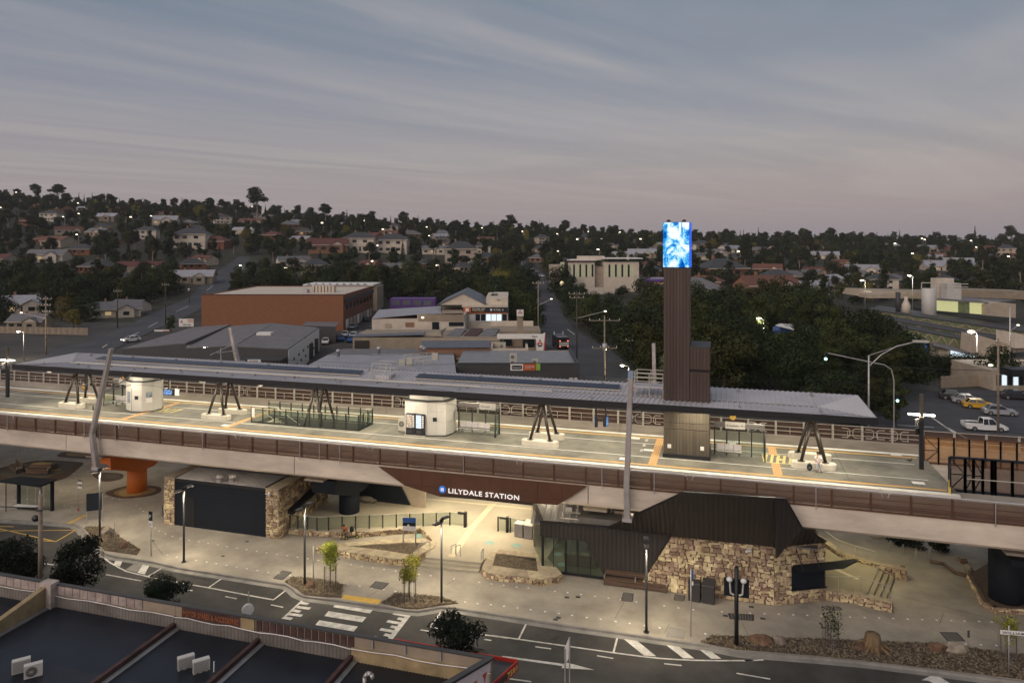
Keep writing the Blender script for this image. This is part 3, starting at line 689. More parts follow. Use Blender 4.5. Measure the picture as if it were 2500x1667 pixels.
# ================================================================ island platform
plat=thing('station_platform','long raised island platform with pale edges and yellow tactile lines','platform',(-34,59.1,PZ))
PX0,PX1=VX0,15.2;PY0,PY1=54.2,64.0
holed(MB(),PX0,PX1,PY0+.5,PY1-.5,7.15,PZ).build('slab',M['plat'],plat)
M['coping']=mat('platform_edge',(.76,.72,.63),.6,0,.08,1.2,rnd=.05)
k=int((PX1-PX0)/2.4)
for side in (0,1):
 y0,y1=(PY0,PY0+.497) if side==0 else (PY1-.497,PY1)
 cmesh=MB().box(.01,y0-59.1,-.22,2.39,y1-59.1,.004).mesh('edge_coping',M['coping'])
 for i in range(k):
  o=link('edge_coping',cmesh,plat);o.location=(PX0+i*2.4+34,0,0)
 MB().box(PX0,y0+.06,7.1,PX1,y1-.06,PZ-.222).build('edge_wall',M['concrete'],plat)
def pstrip(name,x0,x1,y0,y1,m,z=.005):return MB().poly([(x0,y0,PZ+z),(x1,y0,PZ+z),(x1,y1,PZ+z),(x0,y1,PZ+z)]).build(name,M[m],plat)
for y in (55.05,62.75):pstrip('tactile_line',PX0,PX1-.6,y,y+.32,'buff')
for y in (57.2,60.97):pstrip('white_line',PX0,PX1-1.2,y,y+.1,'white')
for x in (W(a1(300,1030),57).x,):pass
for px0 in (a1(1390,630),a1(2130,735),a3(1437,890),a4(300,900)):
 c=G(px0,PZ);pstrip('tactile_run',c.x-.32,c.x+.32,55.38,62.74,'tan',.009)
 for j in range(4):pstrip('tactile_rib',c.x-.25+j*.15,c.x-.19+j*.15,55.4,62.72,'buff',.013)
M['accy']=mat('boarding_yellow',(.60,.50,.20),.6,0,.1,2)
def boarding(cx,cyy,w,d):
 pstrip('boarding_pad',cx-w/2,cx+w/2,cyy-d/2,cyy+d/2,'accy',.016)
 pstrip('boarding_field',cx-w/2+.12,cx+w/2-.12,cyy-d/2+.12,cyy+d/2-.12,'plat',.020)
 for i in range(5):
  x=cx-w/2+.25+i*(w-.5)/4
  MB().poly([(x-.22,cyy-d/2+.12,PZ+.024),(x-.02,cyy-d/2+.12,PZ+.024),(x+.22,cyy+d/2-.12,PZ+.024),(x+.02,cyy+d/2-.12,PZ+.024)]).build('boarding_hatch',M['accy'],plat)
 m=MB();z=PZ+.028
 m.lathe([(.26,0),(.26,.002)],(cx+.1,cyy-.1,z),14);m.poly([(cx-.1,cyy+.1,z+.003),(cx+.15,cyy+.1,z+.003),(cx+.15,cyy+.55,z+.003),(cx-.1,cyy+.55,z+.003)]);m.build('boarding_mark',M['accy'],plat)
c=G(a4(325,885),PZ);boarding(c.x,c.y,2.3,2.3)
c=G(a1(1435,645),PZ);boarding(c.x,c.y,3.2,1.6)
for px,zn in (((1250,782),a3),((1160,962),a3),((1965,778),a1),((1265,849),a4),((1445,1074),a4),((1368,886),a3),((2085,826),a3)):
 c=G(zn(*px),PZ);pstrip('floor_sign',c.x-.4,c.x+.4,c.y-.28,c.y+.28,'white',.012)
for x in (-73,-60,-47.5,-29.5,-20.5,-5.4,8.6):
 pstrip('movement_joint',x,x+.07,PY0+.5,PY1-.5,'joint',.003)
for i in range(3):
 c=G(a3(1350-22*i,800+44*i),PZ);pstrip('joint_plate',c.x-.12,c.x+.12,c.y-.35,c.y+.35,'galv',.012)
# stairs down the well
for i in range(16):
 x=-41.6+i*.3;MB().box(x,HOLE[2]+.08,PZ-.175*(i+1)-.12,x+.31,HOLE[3]-.08,PZ-.175*(i+1)+.05).build('stair_step',M['terrace'],plat)
 MB().box(x,HOLE[2]+.1,PZ-.175*(i+1)+.051,x+.05,HOLE[3]-.1,PZ-.175*(i+1)+.056).build('nosing',M['white'],plat)
w_=MB();w_.box(HOLE[0]-.05,HOLE[2]-.02,4.5,HOLE[1],HOLE[2]+.05,PZ-.01);w_.box(HOLE[0]-.05,HOLE[3]-.05,4.5,HOLE[1],HOLE[3]+.02,PZ-.01);w_.box(HOLE[1]-.05,HOLE[2],4.5,HOLE[1]+.02,HOLE[3],PZ-.01);w_.box(HOLE[0],HOLE[2],4.4,HOLE[1],HOLE[3],4.5)
w_.build('well_lining',M['char'],plat)
# glass balustrade round the well
bal=thing('stair_balustrade','glass balustrade with black posts round the stairwell on the platform','balustrade',(-37,59.2,PZ))
bx0,bx1,by0,by1=-42.6,-31.4,57.85,60.55
MB().box(bx0,by0-.05,PZ,bx1,by0+.05,PZ+.12).build('base_rail',M['black'],bal);MB().box(bx0,by1-.05,PZ,bx1,by1+.05,PZ+.12).build('base_rail',M['black'],bal);MB().box(bx1-.05,by0+.05,PZ,bx1+.05,by1-.05,PZ+.12).build('base_rail',M['black'],bal)
def balpost(x,y):MB().box(x-.045,y-.045,PZ,x+.045,y+.045,PZ+1.42).build('post',M['black'],bal)
N=9
for y in (by0,by1):
 for i in range(N+1):
  x=lerp(bx0,bx1,i/N);balpost(x,y)
  if i<N:MB().box(x+.06,y-.012,PZ+.125,lerp(bx0,bx1,(i+1)/N)-.06,y+.012,PZ+1.3).build('pane',M['balglass'],bal)
 MB().box(bx0,y-.03,PZ+1.3,bx1,y+.03,PZ+1.34).build('top_rail',M['rail'],bal)
for i in (1,2):balpost(bx1,lerp(by0,by1,i/3))
for i in range(3):MB().box(bx1-.012,lerp(by0,by1,i/3)+.06,PZ+.125,bx1+.012,lerp(by0,by1,(i+1)/3)-.06,PZ+1.3).build('pane',M['balglass'],bal)
for y in (HOLE[2]+.15,HOLE[3]-.15):MB().path([(-42.4,y,PZ+1.0),(-41.6,y,PZ+1.0),(-36.8,y,PZ-1.8)],.035).build('stair_handrail',M['rail'],bal)
MB().box(bx0-.02,by0-.04,PZ+.5,bx0+.35,by0-.02,PZ+1.35).build('notice',M['white'],bal)
# ================================================================ canopy
CX0,CX1,CN,CFAR,CZ,CM=-69.0,10.4,55.3,62.9,12.75,59.1
can=thing('platform_canopy','very long pale ribbed metal canopy with black edges over the platform','canopy',(-29,59.1,PZ))
CV=12.52;ex0,ex1=CX0+3.5,CX1-3.5
ns=14
def sheet(quad,nrib,parent=can,m='roofm',name='roof_sheet'):
 """a pan from edge (a->b) to edge (d->c) with raised ribs running from ab to dc"""
 a,b,c,d=[Vector(p) for p in quad];up=(b-a).cross(d-a).normalized()
 if up.z<0:up=-up
 mb=MB();mb.slab([a,b,c,d],up,.03)
 for i in range(nrib):
  t=(i+.5)/nrib;p,q=a.lerp(b,t)+up*.03,d.lerp(c,t)+up*.03;w=(b-a)*(.22/nrib);w2=(c-d)*(.22/nrib);e=.6
  k=len(mb.v);h=up*.055
  mb.v+=[tuple(x) for x in (p-w,p-w*e+h,p+w*e+h,p+w,q-w2,q-w2*e+h,q+w2*e+h,q+w2)]
  mb.f+=[[k,k+1,k+5,k+4],[k+1,k+2,k+6,k+5],[k+2,k+3,k+7,k+6],[k,k+3,k+2,k+1],[k+4,k+5,k+6,k+7]];mb.mi+=[0]*5;mb.smooth+=[False]*5
 return mb.build(name,M[m],parent)
ti=0.06
for i in range(ns):
 x0,x1=lerp(ex0,ex1,i/ns),lerp(ex0,ex1,(i+1)/ns)-.01
 sheet([(x0,CN+ti,CZ),(x1,CN+ti,CZ),(x1,CM-.2,CV),(x0,CM-.2,CV)],13)
 sheet([(x1,CFAR-ti,CZ+.1),(x0,CFAR-ti,CZ+.1),(x0,CM+.2,CV),(x1,CM+.2,CV)],13)
for ex,cx,s in ((ex0,CX0+.06,-1),(ex1,CX1-.06,1)):
 for yy,zz in ((CN+ti,CZ),(CFAR-ti,CZ+.1)):
  mb=MB();up=Vector((0,0,.03));A,B,C=Vector((ex,yy,zz)),Vector((cx,yy,zz)),Vector((ex,CM,CV));mb.slab([A,B,C] if (B-A).cross(C-A).z>0 else [A,C,B],(0,0,1),.03)
  for j in range(9):
   t=(j+.5)/9;p,q=A.lerp(B,t)+up,C.lerp(B,t)+up;mb.bar(p+Vector((0,0,.02)),q+Vector((0,0,.02)),.07,.06)
  mb.build('roof_sheet',M['roofm'],can)
 A,B,C=Vector((cx,CN+ti,CZ)),Vector((cx,CFAR-ti,CZ+.1)),Vector((ex,CM,CV));mb=MB();mb.slab([A,B,C] if (B-A).cross(C-A).z>0 else [A,C,B],(0,0,1),.05)
 for j in range(12):
  t=(j+.5)/12;p,q=A.lerp(C,t),B.lerp(C,t);mb.bar(p+Vector((0,0,.06)),q+Vector((0,0,.06)),.05,.03)
 mb.build('end_facet',M['rooflit'],can)
MB().box(ex0,CM-.2,CV-.1,ex1,CM+.2,CV-.02).build('valley_gutter',M['steel'],can)
for y0,y1,z in ((CN-.02,CN+.05,CZ),(CFAR-.05,CFAR+.02,CZ+.1)):MB().box(CX0,y0,z-.42,CX1,y1,z+.06).build('edge_fascia',M['black'],can)
for x0,x1 in ((CX0-.02,CX0+.05),(CX1-.05,CX1+.02)):MB().box(x0,CN+.052,CZ-.42,x1,CFAR-.052,CZ+.07).build('end_fascia',M['black'],can)
MB().box(CX0+.06,CN+.06,CZ-.44,CX1-.06,CFAR-.06,CZ-.38).build('soffit',M['char'],can)
# small roof anchors
anc=MB().box(-.12,-.12,0,.12,.12,.1).box(-.03,-.03,.1,.03,.03,.3).mesh('roof_anchor',M['steel'])
for i in range(14):
 for y,z in ((56.3,CZ-.02),(61.9,CZ+.1)):
  o=link('roof_anchor',anc,can);o.location=(-66+i*5.6+29,y-59.1,z-PZ)
# pipes on the near half
for y,z,xe in ((57.55,12.86,-13.5),(58.25,12.78,-20)):
 MB().tube((CX0+5,y,z),(xe,y,z),.05,n=6).build('roof_pipe',M['rail'],can)
 for i in range(12):
  x=CX0+6+i*4.2
  if x<xe:MB().box(x-.06,y-.12,z-.25,x+.06,y+.12,z-.03).build('pipe_bracket',M['steel'],can)
# downlights and their lamps
M['soffl']=mat('soffit_light',(.9,.85,.7),.4,0,0,emit=(1,.80,.50),estr=7)
lm=MB().box(-.7,-.09,-.03,.7,.09,.03).mesh('soffit_light',M['soffl'])
plight=bpy.data.lights.new('platform_light','AREA');plight.shape='RECTANGLE';plight.size=1.5;plight.size_y=.3;plight.energy=215;plight.color=(1,.89,.68)
for i in range(16):
 x=lerp(CX0+2.5,CX1-2.5,i/15)
 for y in (56.4,61.8):
  o=link('soffit_light',lm,can);o.location=(x+29,y-59.1,CZ-.475-PZ)
  l=bpy.data.objects.new('platform_light',plight);COL.objects.link(l);l.location=(x,y,CZ-.54);
# ---- supports
fmesh=MB();fp=[]
for i in range(5):fp.append((1.2+.4*math.cos(math.radians(-90+i*45)),.42*math.sin(math.radians(-90+i*45))))
for i in range(5):fp.append((-1.2+.4*math.cos(math.radians(90+i*45)),.42*math.sin(math.radians(90+i*45))))
fmesh.prism([(x,y) for x,y in fp],0,.42).prism([(x*.97,y*.94) for x,y in fp],.42,.46)
foot=fmesh.mesh('footing',mat('pale_concrete_footing',(.62,.57,.47),.75,0,.08,1))
def support(x,label,footing=True):
 t=thing('canopy_support',label,'support',(x,CM,PZ),0,'angled supports of the canopy')
 for s in (-1,1):
  yb,ya=CM+s*1.2,CM+s*.75;z0=PZ+(.46 if footing else 0)
  if footing:o=link('footing',foot,t);o.location=(0,s*1.2,0)
  for e in (-1,1):
   MB().tube((x+e*.85,yb,z0),(x+e*.12,ya,11.5),.115,.15,10).build('leg',M['darksteel'],t)
   MB().lathe([(.27,0),(.27,.035)],(x+e*.85,yb,z0),12).build('base_plate',M['darksteel'],t)
  MB().lathe([(.2,0),(.5,.75),(.5,.8)],(x,ya,11.45),12).build('head',M['darksteel'],t)
 return t
support(-64.2,'black angled canopy support at the far end of the platform, before the shelter bench')
support(-46.6,'black angled canopy support between the white kiosk with posters and the stairwell')
support(-36.1,'black angled canopy support rising out of the glass walled stairwell',False)
support(-14.6,'black angled canopy support on pale footings left of the bronze tower')
support(6.5,'black angled canopy support with a seated person on its footing')
# ---- solar rows
def solar(x0,x1,label):
 t=thing('solar_array',label,'solar panels',((x0+x1)/2,60.6,12.8),0,'solar rows on the canopy roof');k=round((x1-x0)/1.03)
 pm=MB().hexa([(.015,0,0),(1.015,0,0),(1.015,1.1,.16),(.015,1.1,.16)],[(.015,0,.035),(1.015,0,.035),(1.015,1.1,.195),(.015,1.1,.195)]).mesh('panel',M['solar'])
 for i in range(k):
  o=link('panel',pm,t);o.location=(x0+i*1.03-(x0+x1)/2,60.05-60.6,12.80-12.8+.03)
 for y,z in ((60.1,12.75),(61.0,12.88)):MB().box(x0-.1,y-.03,z-.05,x0+k*1.03+.1,y+.03,z+.05).build('mount_rail',M['rail'],t)
solar(-63.5,-32.6,'long row of dark solar panels on the canopy left of the roof hatch')
solar(-26.9,-7.9,'shorter row of dark solar panels on the canopy between hatch and tower')
# roof hatch with its guard rails
hx=G(a2(1190,250),12.8).x
t=thing('roof_hatch','roof hatch with white guard rails in the middle of the canopy','hatch',(hx,60.2,12.7))
MB().box(hx-.7,59.6,12.6,hx+.7,60.9,12.95).build('hatch_lid',M['roofm'],t)
for x in (hx-1.0,hx+.9):
 for y in (59.5,61.0):MB().tube((x,y,12.65),(x,y,14.05),.035,n=6).build('post',M['rail'],t)
for z in (13.4,14.03):
 for y in (59.5,61.0):MB().tube((hx-1.0,y,z),(hx+.9,y,z),.03,n=6).build('guard_rail',M['rail'],t)
 MB().tube((hx+.9,59.5,z),(hx+.9,61.0,z),.03,n=6).build('guard_rail',M['rail'],t)
for x in (hx-.9,hx+.5):MB().path([(x,59.5,14.0),(x,59.2,13.6),(x-.1,58.8,12.6)],.035).build('grab_rail',M['rail'],t)
# ================================================================ bronze lift tower
tw=thing('lift_tower','tall bronze clad lift tower with a glowing blue screen at its top','tower',(-3.5,59.2,PZ))
TX0,TXC,TX1,TY0,TY1=-4.5,-2.5,-1.0,57.6,61.1
def cladding(x0,x1,y0,y1,z0,z1,k,m,kx):
 """vertical boards on the near and right faces of a core box"""
 MB().box(x0+.06,y0+.06,z0,x1-.06,y1-.06,z1).build('core',M['char'],tw);w=(x1-x0)/k
 for i in range(k):MB().box(x0+i*w+.014,y0,z0,x0+(i+1)*w-.014,y0+.055,z1).build('cladding_board',M[m],tw)
 w=(y1-y0-.06)/kx
 for xx0,xx1 in ((x1-.055,x1),(x0,x0+.055)):
  for i in range(kx):MB().box(xx0,y0+.06+i*w+.014,z0,xx1,y0+.06+(i+1)*w-.014,z1).build('cladding_board',M[m],tw)
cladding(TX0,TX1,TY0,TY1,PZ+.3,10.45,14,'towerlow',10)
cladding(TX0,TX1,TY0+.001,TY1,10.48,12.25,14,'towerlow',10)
MB().box(TX0-.06,TY0-.06,PZ,TX1+.06,TY1+.06,PZ+.3).build('plinth',M['black'],tw)
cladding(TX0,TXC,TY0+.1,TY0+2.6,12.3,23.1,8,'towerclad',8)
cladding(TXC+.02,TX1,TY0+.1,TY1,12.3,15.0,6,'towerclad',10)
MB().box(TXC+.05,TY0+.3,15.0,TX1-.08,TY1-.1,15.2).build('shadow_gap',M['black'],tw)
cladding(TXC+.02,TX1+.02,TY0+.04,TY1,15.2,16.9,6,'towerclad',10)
MB().box(TXC,TY0+.02,16.9,TX1+.06,TY1,16.98).build('shoulder_cap',M['char'],tw)
sx0,sx1,sy0,sy1,sz0,sz1=TX0-.05,TXC+.05,TY0+.02,TY0+2.7,23.12,26.7
MB().box(sx0,sy0+.06,sz0,sx1-.06,sy1,sz1).build('screen_housing',M['blue'],tw)
# the LED screen: drifting white feathers on blue, emission only
sm=bpy.data.materials.new('led_screen');sm.use_nodes=True;st=sm.node_tree;st.nodes.clear()
def sn(t_,**k):
 q_=st.nodes.new(t_)
 for a_,b_ in k.items():setattr(q_,a_,b_)
 return q_
so=sn('ShaderNodeOutputMaterial');se_=sn('ShaderNodeEmission');st.links.new(se_.outputs[0],so.inputs[0]);se_.inputs[1].default_value=1.15
stc=sn('ShaderNodeTexCoord')
n1=sn('ShaderNodeTexNoise');n1.inputs['Scale'].default_value=.5;n1.inputs['Detail'].default_value=1;n1.inputs['Distortion'].default_value=.8
st.links.new(stc.outputs['Object'],n1.inputs['Vector'])
mulv=sn('ShaderNodeVectorMath',operation='MULTIPLY_ADD');st.links.new(n1.outputs['Color'],mulv.inputs[0]);mulv.inputs[1].default_value=(1.5,0,1.5);st.links.new(stc.outputs['Object'],mulv.inputs[2])
n2=sn('ShaderNodeTexWave',wave_type='RINGS');n2.inputs['Scale'].default_value=.42;n2.inputs['Distortion'].default_value=2.2;n2.inputs['Detail'].default_value=4;n2.inputs['Detail Scale'].default_value=1.1
st.links.new(mulv.outputs[0],n2.inputs['Vector'])
n3=sn('ShaderNodeTexNoise');n3.inputs['Scale'].default_value=.62;n3.inputs['Detail'].default_value=3;n3.inputs['Distortion'].default_value=.6
mp3=sn('ShaderNodeMapping');mp3.inputs['Location'].default_value=(2.3,0,5.1);st.links.new(stc.outputs['Object'],mp3.inputs[0]);st.links.new(mp3.outputs[0],n3.inputs['Vector'])
ma=sn('ShaderNodeMath',operation='MULTIPLY_ADD');st.links.new(n3.outputs['Fac'],ma.inputs[0]);ma.inputs[1].default_value=2.2;ma.inputs[2].default_value=-.78
mb_=sn('ShaderNodeMath',operation='MULTIPLY_ADD');st.links.new(n2.outputs['Fac'],mb_.inputs[0]);mb_.inputs[1].default_value=.55;st.links.new(ma.outputs[0],mb_.inputs[2])
sr=sn('ShaderNodeValToRGB');nq=sn('ShaderNodeTexNoise');nq.inputs['Scale'].default_value=.62;nq.inputs['Detail'].default_value=2.5;nq.inputs['Distortion'].default_value=2.4
mq=sn('ShaderNodeMapping');mq.inputs['Rotation'].default_value=(0,.7,0);mq.inputs['Scale'].default_value=(1.25,1,.7);mq.inputs['Location'].default_value=(.9,0,3.3);st.links.new(stc.outputs['Object'],mq.inputs[0]);st.links.new(mq.outputs[0],nq.inputs['Vector'])
mw_=sn('ShaderNodeMapRange');st.links.new(nq.outputs['Fac'],mw_.inputs['Value']);mw_.inputs['From Min'].default_value=.33;mw_.inputs['From Max'].default_value=.66
nf=sn('ShaderNodeTexNoise');nf.inputs['Scale'].default_value=4.4;nf.inputs['Detail'].default_value=3;nf.inputs['Distortion'].default_value=1.5;mf=sn('ShaderNodeVectorMath',operation='MULTIPLY_ADD');st.links.new(nq.outputs['Color'],mf.inputs[0]);mf.inputs[1].default_value=(3,0,1);st.links.new(stc.outputs['Object'],mf.inputs[2]);st.links.new(mf.outputs[0],nf.inputs['Vector'])
mx_=sn('ShaderNodeMath',operation='MULTIPLY_ADD');st.links.new(nf.outputs['Fac'],mx_.inputs[0]);mx_.inputs[1].default_value=.85;my_=sn('ShaderNodeMath',operation='SUBTRACT');st.links.new(mw_.outputs[0],my_.inputs[0]);my_.inputs[1].default_value=.33;st.links.new(my_.outputs[0],mx_.inputs[2])
st.links.new(mx_.outputs[0],sr.inputs[0]);e_=sr.color_ramp.elements
e_[0].position=.08;e_[0].color=(.0,.05,.30,1);e_[1].position=.86;e_[1].color=(.93,.97,1,1)
for p_,c_ in ((.28,(.005,.17,.62)),(.45,(.06,.42,.85)),(.62,(.45,.78,.95))):q_=e_.new(p_);q_.color=(*c_,1)
st.links.new(sr.outputs[0],se_.inputs[0])
MB().box(sx0+.02,sy0,sz0+.03,sx1-.08,sy0+.055,sz1-.03).build('screen_face',sm,tw)
M['screenside']=mat('screen_side',(.01,.05,.5),.4,0,0,emit=(.0,.10,.75),estr=.9)
MB().box(sx1-.055,sy0+.02,sz0+.03,sx1,sy1-.05,sz1-.03).build('screen_side',M['screenside'],tw)
for x in (TX0+.35,TXC-.45):MB().ball((x,TY0+.6,sz1+.08),.17,.17,.14).build('aerial',M['rustpost'],tw)
for x in (TX0+.45,TX1-.55):MB().box(x-.14,TY0-.03,PZ+.75,x+.14,TY0-.002,PZ+1.05).build('lift_sign',M['white'],tw)
MB().box(TX1+.0,TY0+.3,PZ+1.0,TX1+.03,TY0+.6,PZ+1.8).build('call_panel',M['steel'],tw)
# work platform beside the tower on the canopy
t=thing('roof_walkway','small railed roof walkway against the left side of the tower','walkway',(-6.1,59.6,12.8))
x0,x1,y0,y1=-7.4,-4.6,59.0,60.6
MB().box(x0+.5,y0,13.3,x1,y1,13.4).build('tread',M['roofm'],t)
MB().bar((x0-.1,y0+.5,12.7),(x0+.6,y0+.5,13.35),.5,.06).build('ramp',M['oransign'],t)
for x in (x0+.5,(x0+.5+x1)/2,x1-.05):
 for y in (y0,y1):MB().tube((x,y,12.7),(x,y,14.5),.035,n=6).build('post',M['rail'],t)
for z in (13.8,14.15,14.48):
 for y in (y0,y1):MB().path([(x1-.05,y,z),(x0+.5,y,z),(x0-.15,y,z-.6)],.03).build('guard_rail',M['rail'],t)
# ================================================================ buildings and furniture of the forecourt
rs=random.Random(11)
# ---- left service block: stone ends, black front, ribbed roof
lb=thing('service_block','black fronted service block between honey coloured stone walls under the viaduct','building',(-42,55,0))
LX0,LXA,LXB,LX1,LY0,LY1,LZ=-47.9,-46.75,-37.35,-36.1,52.6,60.6,4.15
MB().box(LX0+.05,LY0+.05,-.1,LXA,LY1,LZ).build('wall',M['mortar'],lb)
MB().box(LXB,LY0+.05,-.1,LX1-.05,LY1,LZ).build('wall',M['mortar'],lb)
stonework(lb,(LX0,LY0+.05,0),(1,0,0),(0,0,1),[(0,0),(LXA-LX0,0),(LXA-LX0,LZ),(0,LZ)],.36,.2,rs,80,.05)
stonework(lb,(LXB,LY0+.05,0),(1,0,0),(0,0,1),[(0,0),(LX1-LXB,0),(LX1-LXB,LZ),(0,LZ)],.36,.2,rs,80,.05)
stonework(lb,(LX1-.05,LY0,0),(0,1,0),(0,0,1),[(0,0),(LY1-LY0,0),(LY1-LY0,LZ),(0,LZ)],.44,.25,rs,140,.06)
for x0,x1 in ((LX0-.02,LXA),(LXB,LX1+.04)):MB().box(x0,LY0-.02,LZ,x1,LY1,LZ+.07).build('wall_cap',M['capstone'],lb)
MB().box(LXA,LY0+.12,0,LXB,LY0+.3,LZ-.02).build('front_wall',M['navy'],lb)
MB().box(LXA,LY1-.2,0,LXB,LY1,LZ-.02).build('back_wall',M['navy'],lb)
MB().box(LXA+1.0,LY0+.085,.05,LXA+2.0,LY0+.115,2.6).build('door',M['black'],lb)
for x in (LXA+.95,LXA+2.02):MB().box(x,LY0+.07,.05,x+.03,LY0+.115,2.66).build('door_frame',M['char'],lb)
for i in range(12):MB().box(LXA+2.3,LY0+.095,.1+i*.33,LXB-.1,LY0+.118,.1+i*.33+.315).build('shutter_slat',M['navy'],lb)
for i in range(4):sheet([(lerp(LXA,LXB,i/4),LY0+.1,LZ),(lerp(LXA,LXB,(i+1)/4)-.01,LY0+.1,LZ),(lerp(LXA,LXB,(i+1)/4)-.01,LY1,LZ+.35),(lerp(LXA,LXB,i/4),LY1,LZ+.35)],9,lb,'roofm','roof_sheet')
MB().box(LXA,LY0+.06,LZ-.25,LXB,LY0+.115,LZ+.02).build('eave_flashing',M['black'],lb)
for x in (LXA,LXB-.1):MB().box(x,LY0+.1,LZ+.07,x+.14,LY1,LZ+.14).build('side_flashing',M['black'],lb)
for u in (840,1005):
 c=G(d1(u,340),LZ+.15);m=MB().obox(c.x,c.y,LZ+.05,.5,.5,.3);m.lathe([(.3,0),(.36,.1),(.3,.32),(.1,.4)],(c.x,c.y,LZ+.34),10);m.build('roof_vent',M['galv'],lb)
c=W(d1(1490,520),LY0-.1);MB().ball((c.x,LY0-.18,c.z),.12).obox(c.x-.25,LY0-.08,c.z,.4,.1,.06).build('camera',M['white'],lb)
q0,q1=Vector((LX1+.05,53.9,1.75)),Vector((LX1+.05,59.6,2.75))
MB().hexa([q0,q0+Vector((.5,0,-.1)),q1+Vector((.5,0,-.1)),q1],[q0+Vector((0,0,.3)),q0+Vector((.5,0,.1)),q1+Vector((.5,0,.1)),q1+Vector((0,0,.3))]).build('side_slab',M['black'],lb)  # long dark sloping slab along the stone side wall
# ---- right pavilion
pv=thing('station_pavilion','dark ribbed angular pavilion with a stone wall and a glass corner','building',(-4,55,0))
def clad_poly(pts,pitch,m,th=.05,name='cladding_strip',parent=None):
 """a flat polygon in space cut into upright strips"""
 P0,P1,P2=pts[0],pts[1],pts[2];nn=(P1-P0).cross(P2-P0).normalized()
 for k in range(3,len(pts)):
  if nn.length<.01:nn=(P1-P0).cross(pts[k]-P0).normalized()
 if nn.y>0:nn=-nn
 yof=lambda x,z:P0.y-(nn.x*(x-P0.x)+nn.z*(z-P0.z))/nn.y
 poly=[(p.x,p.z) for p in pts]
 if sum(poly[i][0]*poly[(i+1) % len(poly)][1]-poly[(i+1) % len(poly)][0]*poly[i][1] for i in range(len(poly)))<0:poly=poly[::-1]
 xa,xb=min(p[0] for p in poly),max(p[0] for p in poly);za,zb=min(p[1] for p in poly)-1,max(p[1] for p in poly)+1
 MB().slab([Vector((x,yof(x,z),z)) for x,z in poly],-nn,.14).build('backing',M['black'],parent or pv)
 x=math.floor(xa/pitch)*pitch
 while x<xb:
  q=clip([(x+.012,za),(x+pitch-.012,za),(x+pitch-.012,zb),(x+.012,zb)],poly)
  if len(q)>2:
   mb=MB().slab([Vector((a,yof(a,b),b)) for a,b in q],nn,.03)
   zz=[b for a,b in q if a<x+.02]
   if len(zz)>1 and max(zz)-min(zz)>.1:
    a0,a1=Vector((x+.025,yof(x+.025,min(zz)),min(zz))),Vector((x+.025,yof(x+.025,max(zz)),max(zz)));mb.bar(a0+nn*.045,a1+nn*.045,.03,.05)
   mb.build(name,M[m],parent or pv)
  x+=pitch
YG=53.0
A=W((1485,1288),YG);gtl=W(d3(265,800),YG);gtr=W(d3(920,872),YG);gbl=W(d3(270,1292),YG);gbr=W(d3(1190,1395),YG)
bR=W(d3(1800,1440),YG-.0);Eo=W((1641,1306),YG-.4);B=W((1669,1203),49.1);C_=W((1892,1218),49.1);Dn=Vector((3.4,52.55,4.12));D2=Vector((6.9,54.4,4.12));C2=W((1917,1220),49.4)
tl=W(d3(240,577),YG)
clad_poly([tl,A,gtr,Vector((gtl.x,YG,gtl.z))],.33,'clad')
clad_poly([A,Vector((Eo.x,YG-.05,Eo.z)),Vector((bR.x,YG,bR.z)),Vector((gbr.x+.1,YG,gbr.z)),gtr],.33,'clad')
clad_poly([A,B,Eo],.33,'clad');clad_poly([B,C_,Dn,Eo],.33,'clad');K_=W((1957,1291),50.6);clad_poly([C_,C2,K_,Dn],.33,'clad');clad_poly([Dn,K_,D2],.33,'clad')
for a,b in ((A,B),(B,C_),(tl,A),(C_,C2),(C2,K_),(K_,D2)):MB().bar(a+Vector((0,.0,.06)),b+Vector((0,.0,.06)),.2,.1).build('edge_cap',M['black'],pv)
MB().bar(A+Vector((0,-.1,0)),Eo+Vector((0,-.06,-.03)),.05,.05).build('seam',M['darksteel'],pv)
# splayed left side
s0,s1=Vector((tl.x,YG,0)),Vector((-14.75,56.3,0));s2=Vector((-16.0,60.5,0))
for a,b in ((s0,s1),(s1,s2)):MB().prism([a,b,b+Vector((.3,0,0)),a+Vector((.3,0,0))],2.75,3.92).build('side_parapet',M['clad'],pv)
MB().prism([s0+Vector((.05,.1,0)),s1,s1+Vector((.06,0,0)),s0+Vector((.11,.1,0))],.2,2.74).build('side_pane',M['glass'],pv)
MB().prism([s1,s2,s2+Vector((.2,0,0)),s1+Vector((.2,0,0))],0,2.74).build('side_wall',M['beige'],pv)
# roof and its plant
for i in range(4):
 x0=lerp(-14.2,-1.0,i/4);x1=lerp(-14.2,-1.0,(i+1)/4)-.01
 sheet([(x0,YG+.2,3.55),(x1,YG+.2,3.55),(x1-1.2,61.5,3.75),(x0-1.2,61.5,3.75)],6,pv,'roofm')
c=G(d3(1150,540),3.9);MB().obox(c.x,c.y,3.7,3.1,1.5,.5).build('roof_duct',M['steel'],pv)
for p,q in (((590,425),(980,465)),((545,515),(945,560))):
 a,b=G(d3(*p),3.95),G(d3(*q),3.95);MB().tube(a,b,.05,n=6).build('roof_pipe',M['rail'],pv)
c=G(d3(680,370),4.0);MB().obox(c.x,c.y,3.6,.55,.5,.55).build('roof_vent',M['white'],pv)
c=G(d3(1500,470),4.0);MB().obox(c.x,c.y,3.6,1.3,.8,.8).build('roof_plinth',M['beige'],pv)
MB().box(-13.9,61.6,0,6.5,61.8,3.7).build('back_wall',M['navy'],pv);MB().box(6.4,54.6,0,6.6,61.6,3.9).build('end_wall',M['tanwall'],pv)
MB().box(-4.0,53.3,3.9,6.3,61.5,4.0).build('roof_deck',M['steel'],pv)
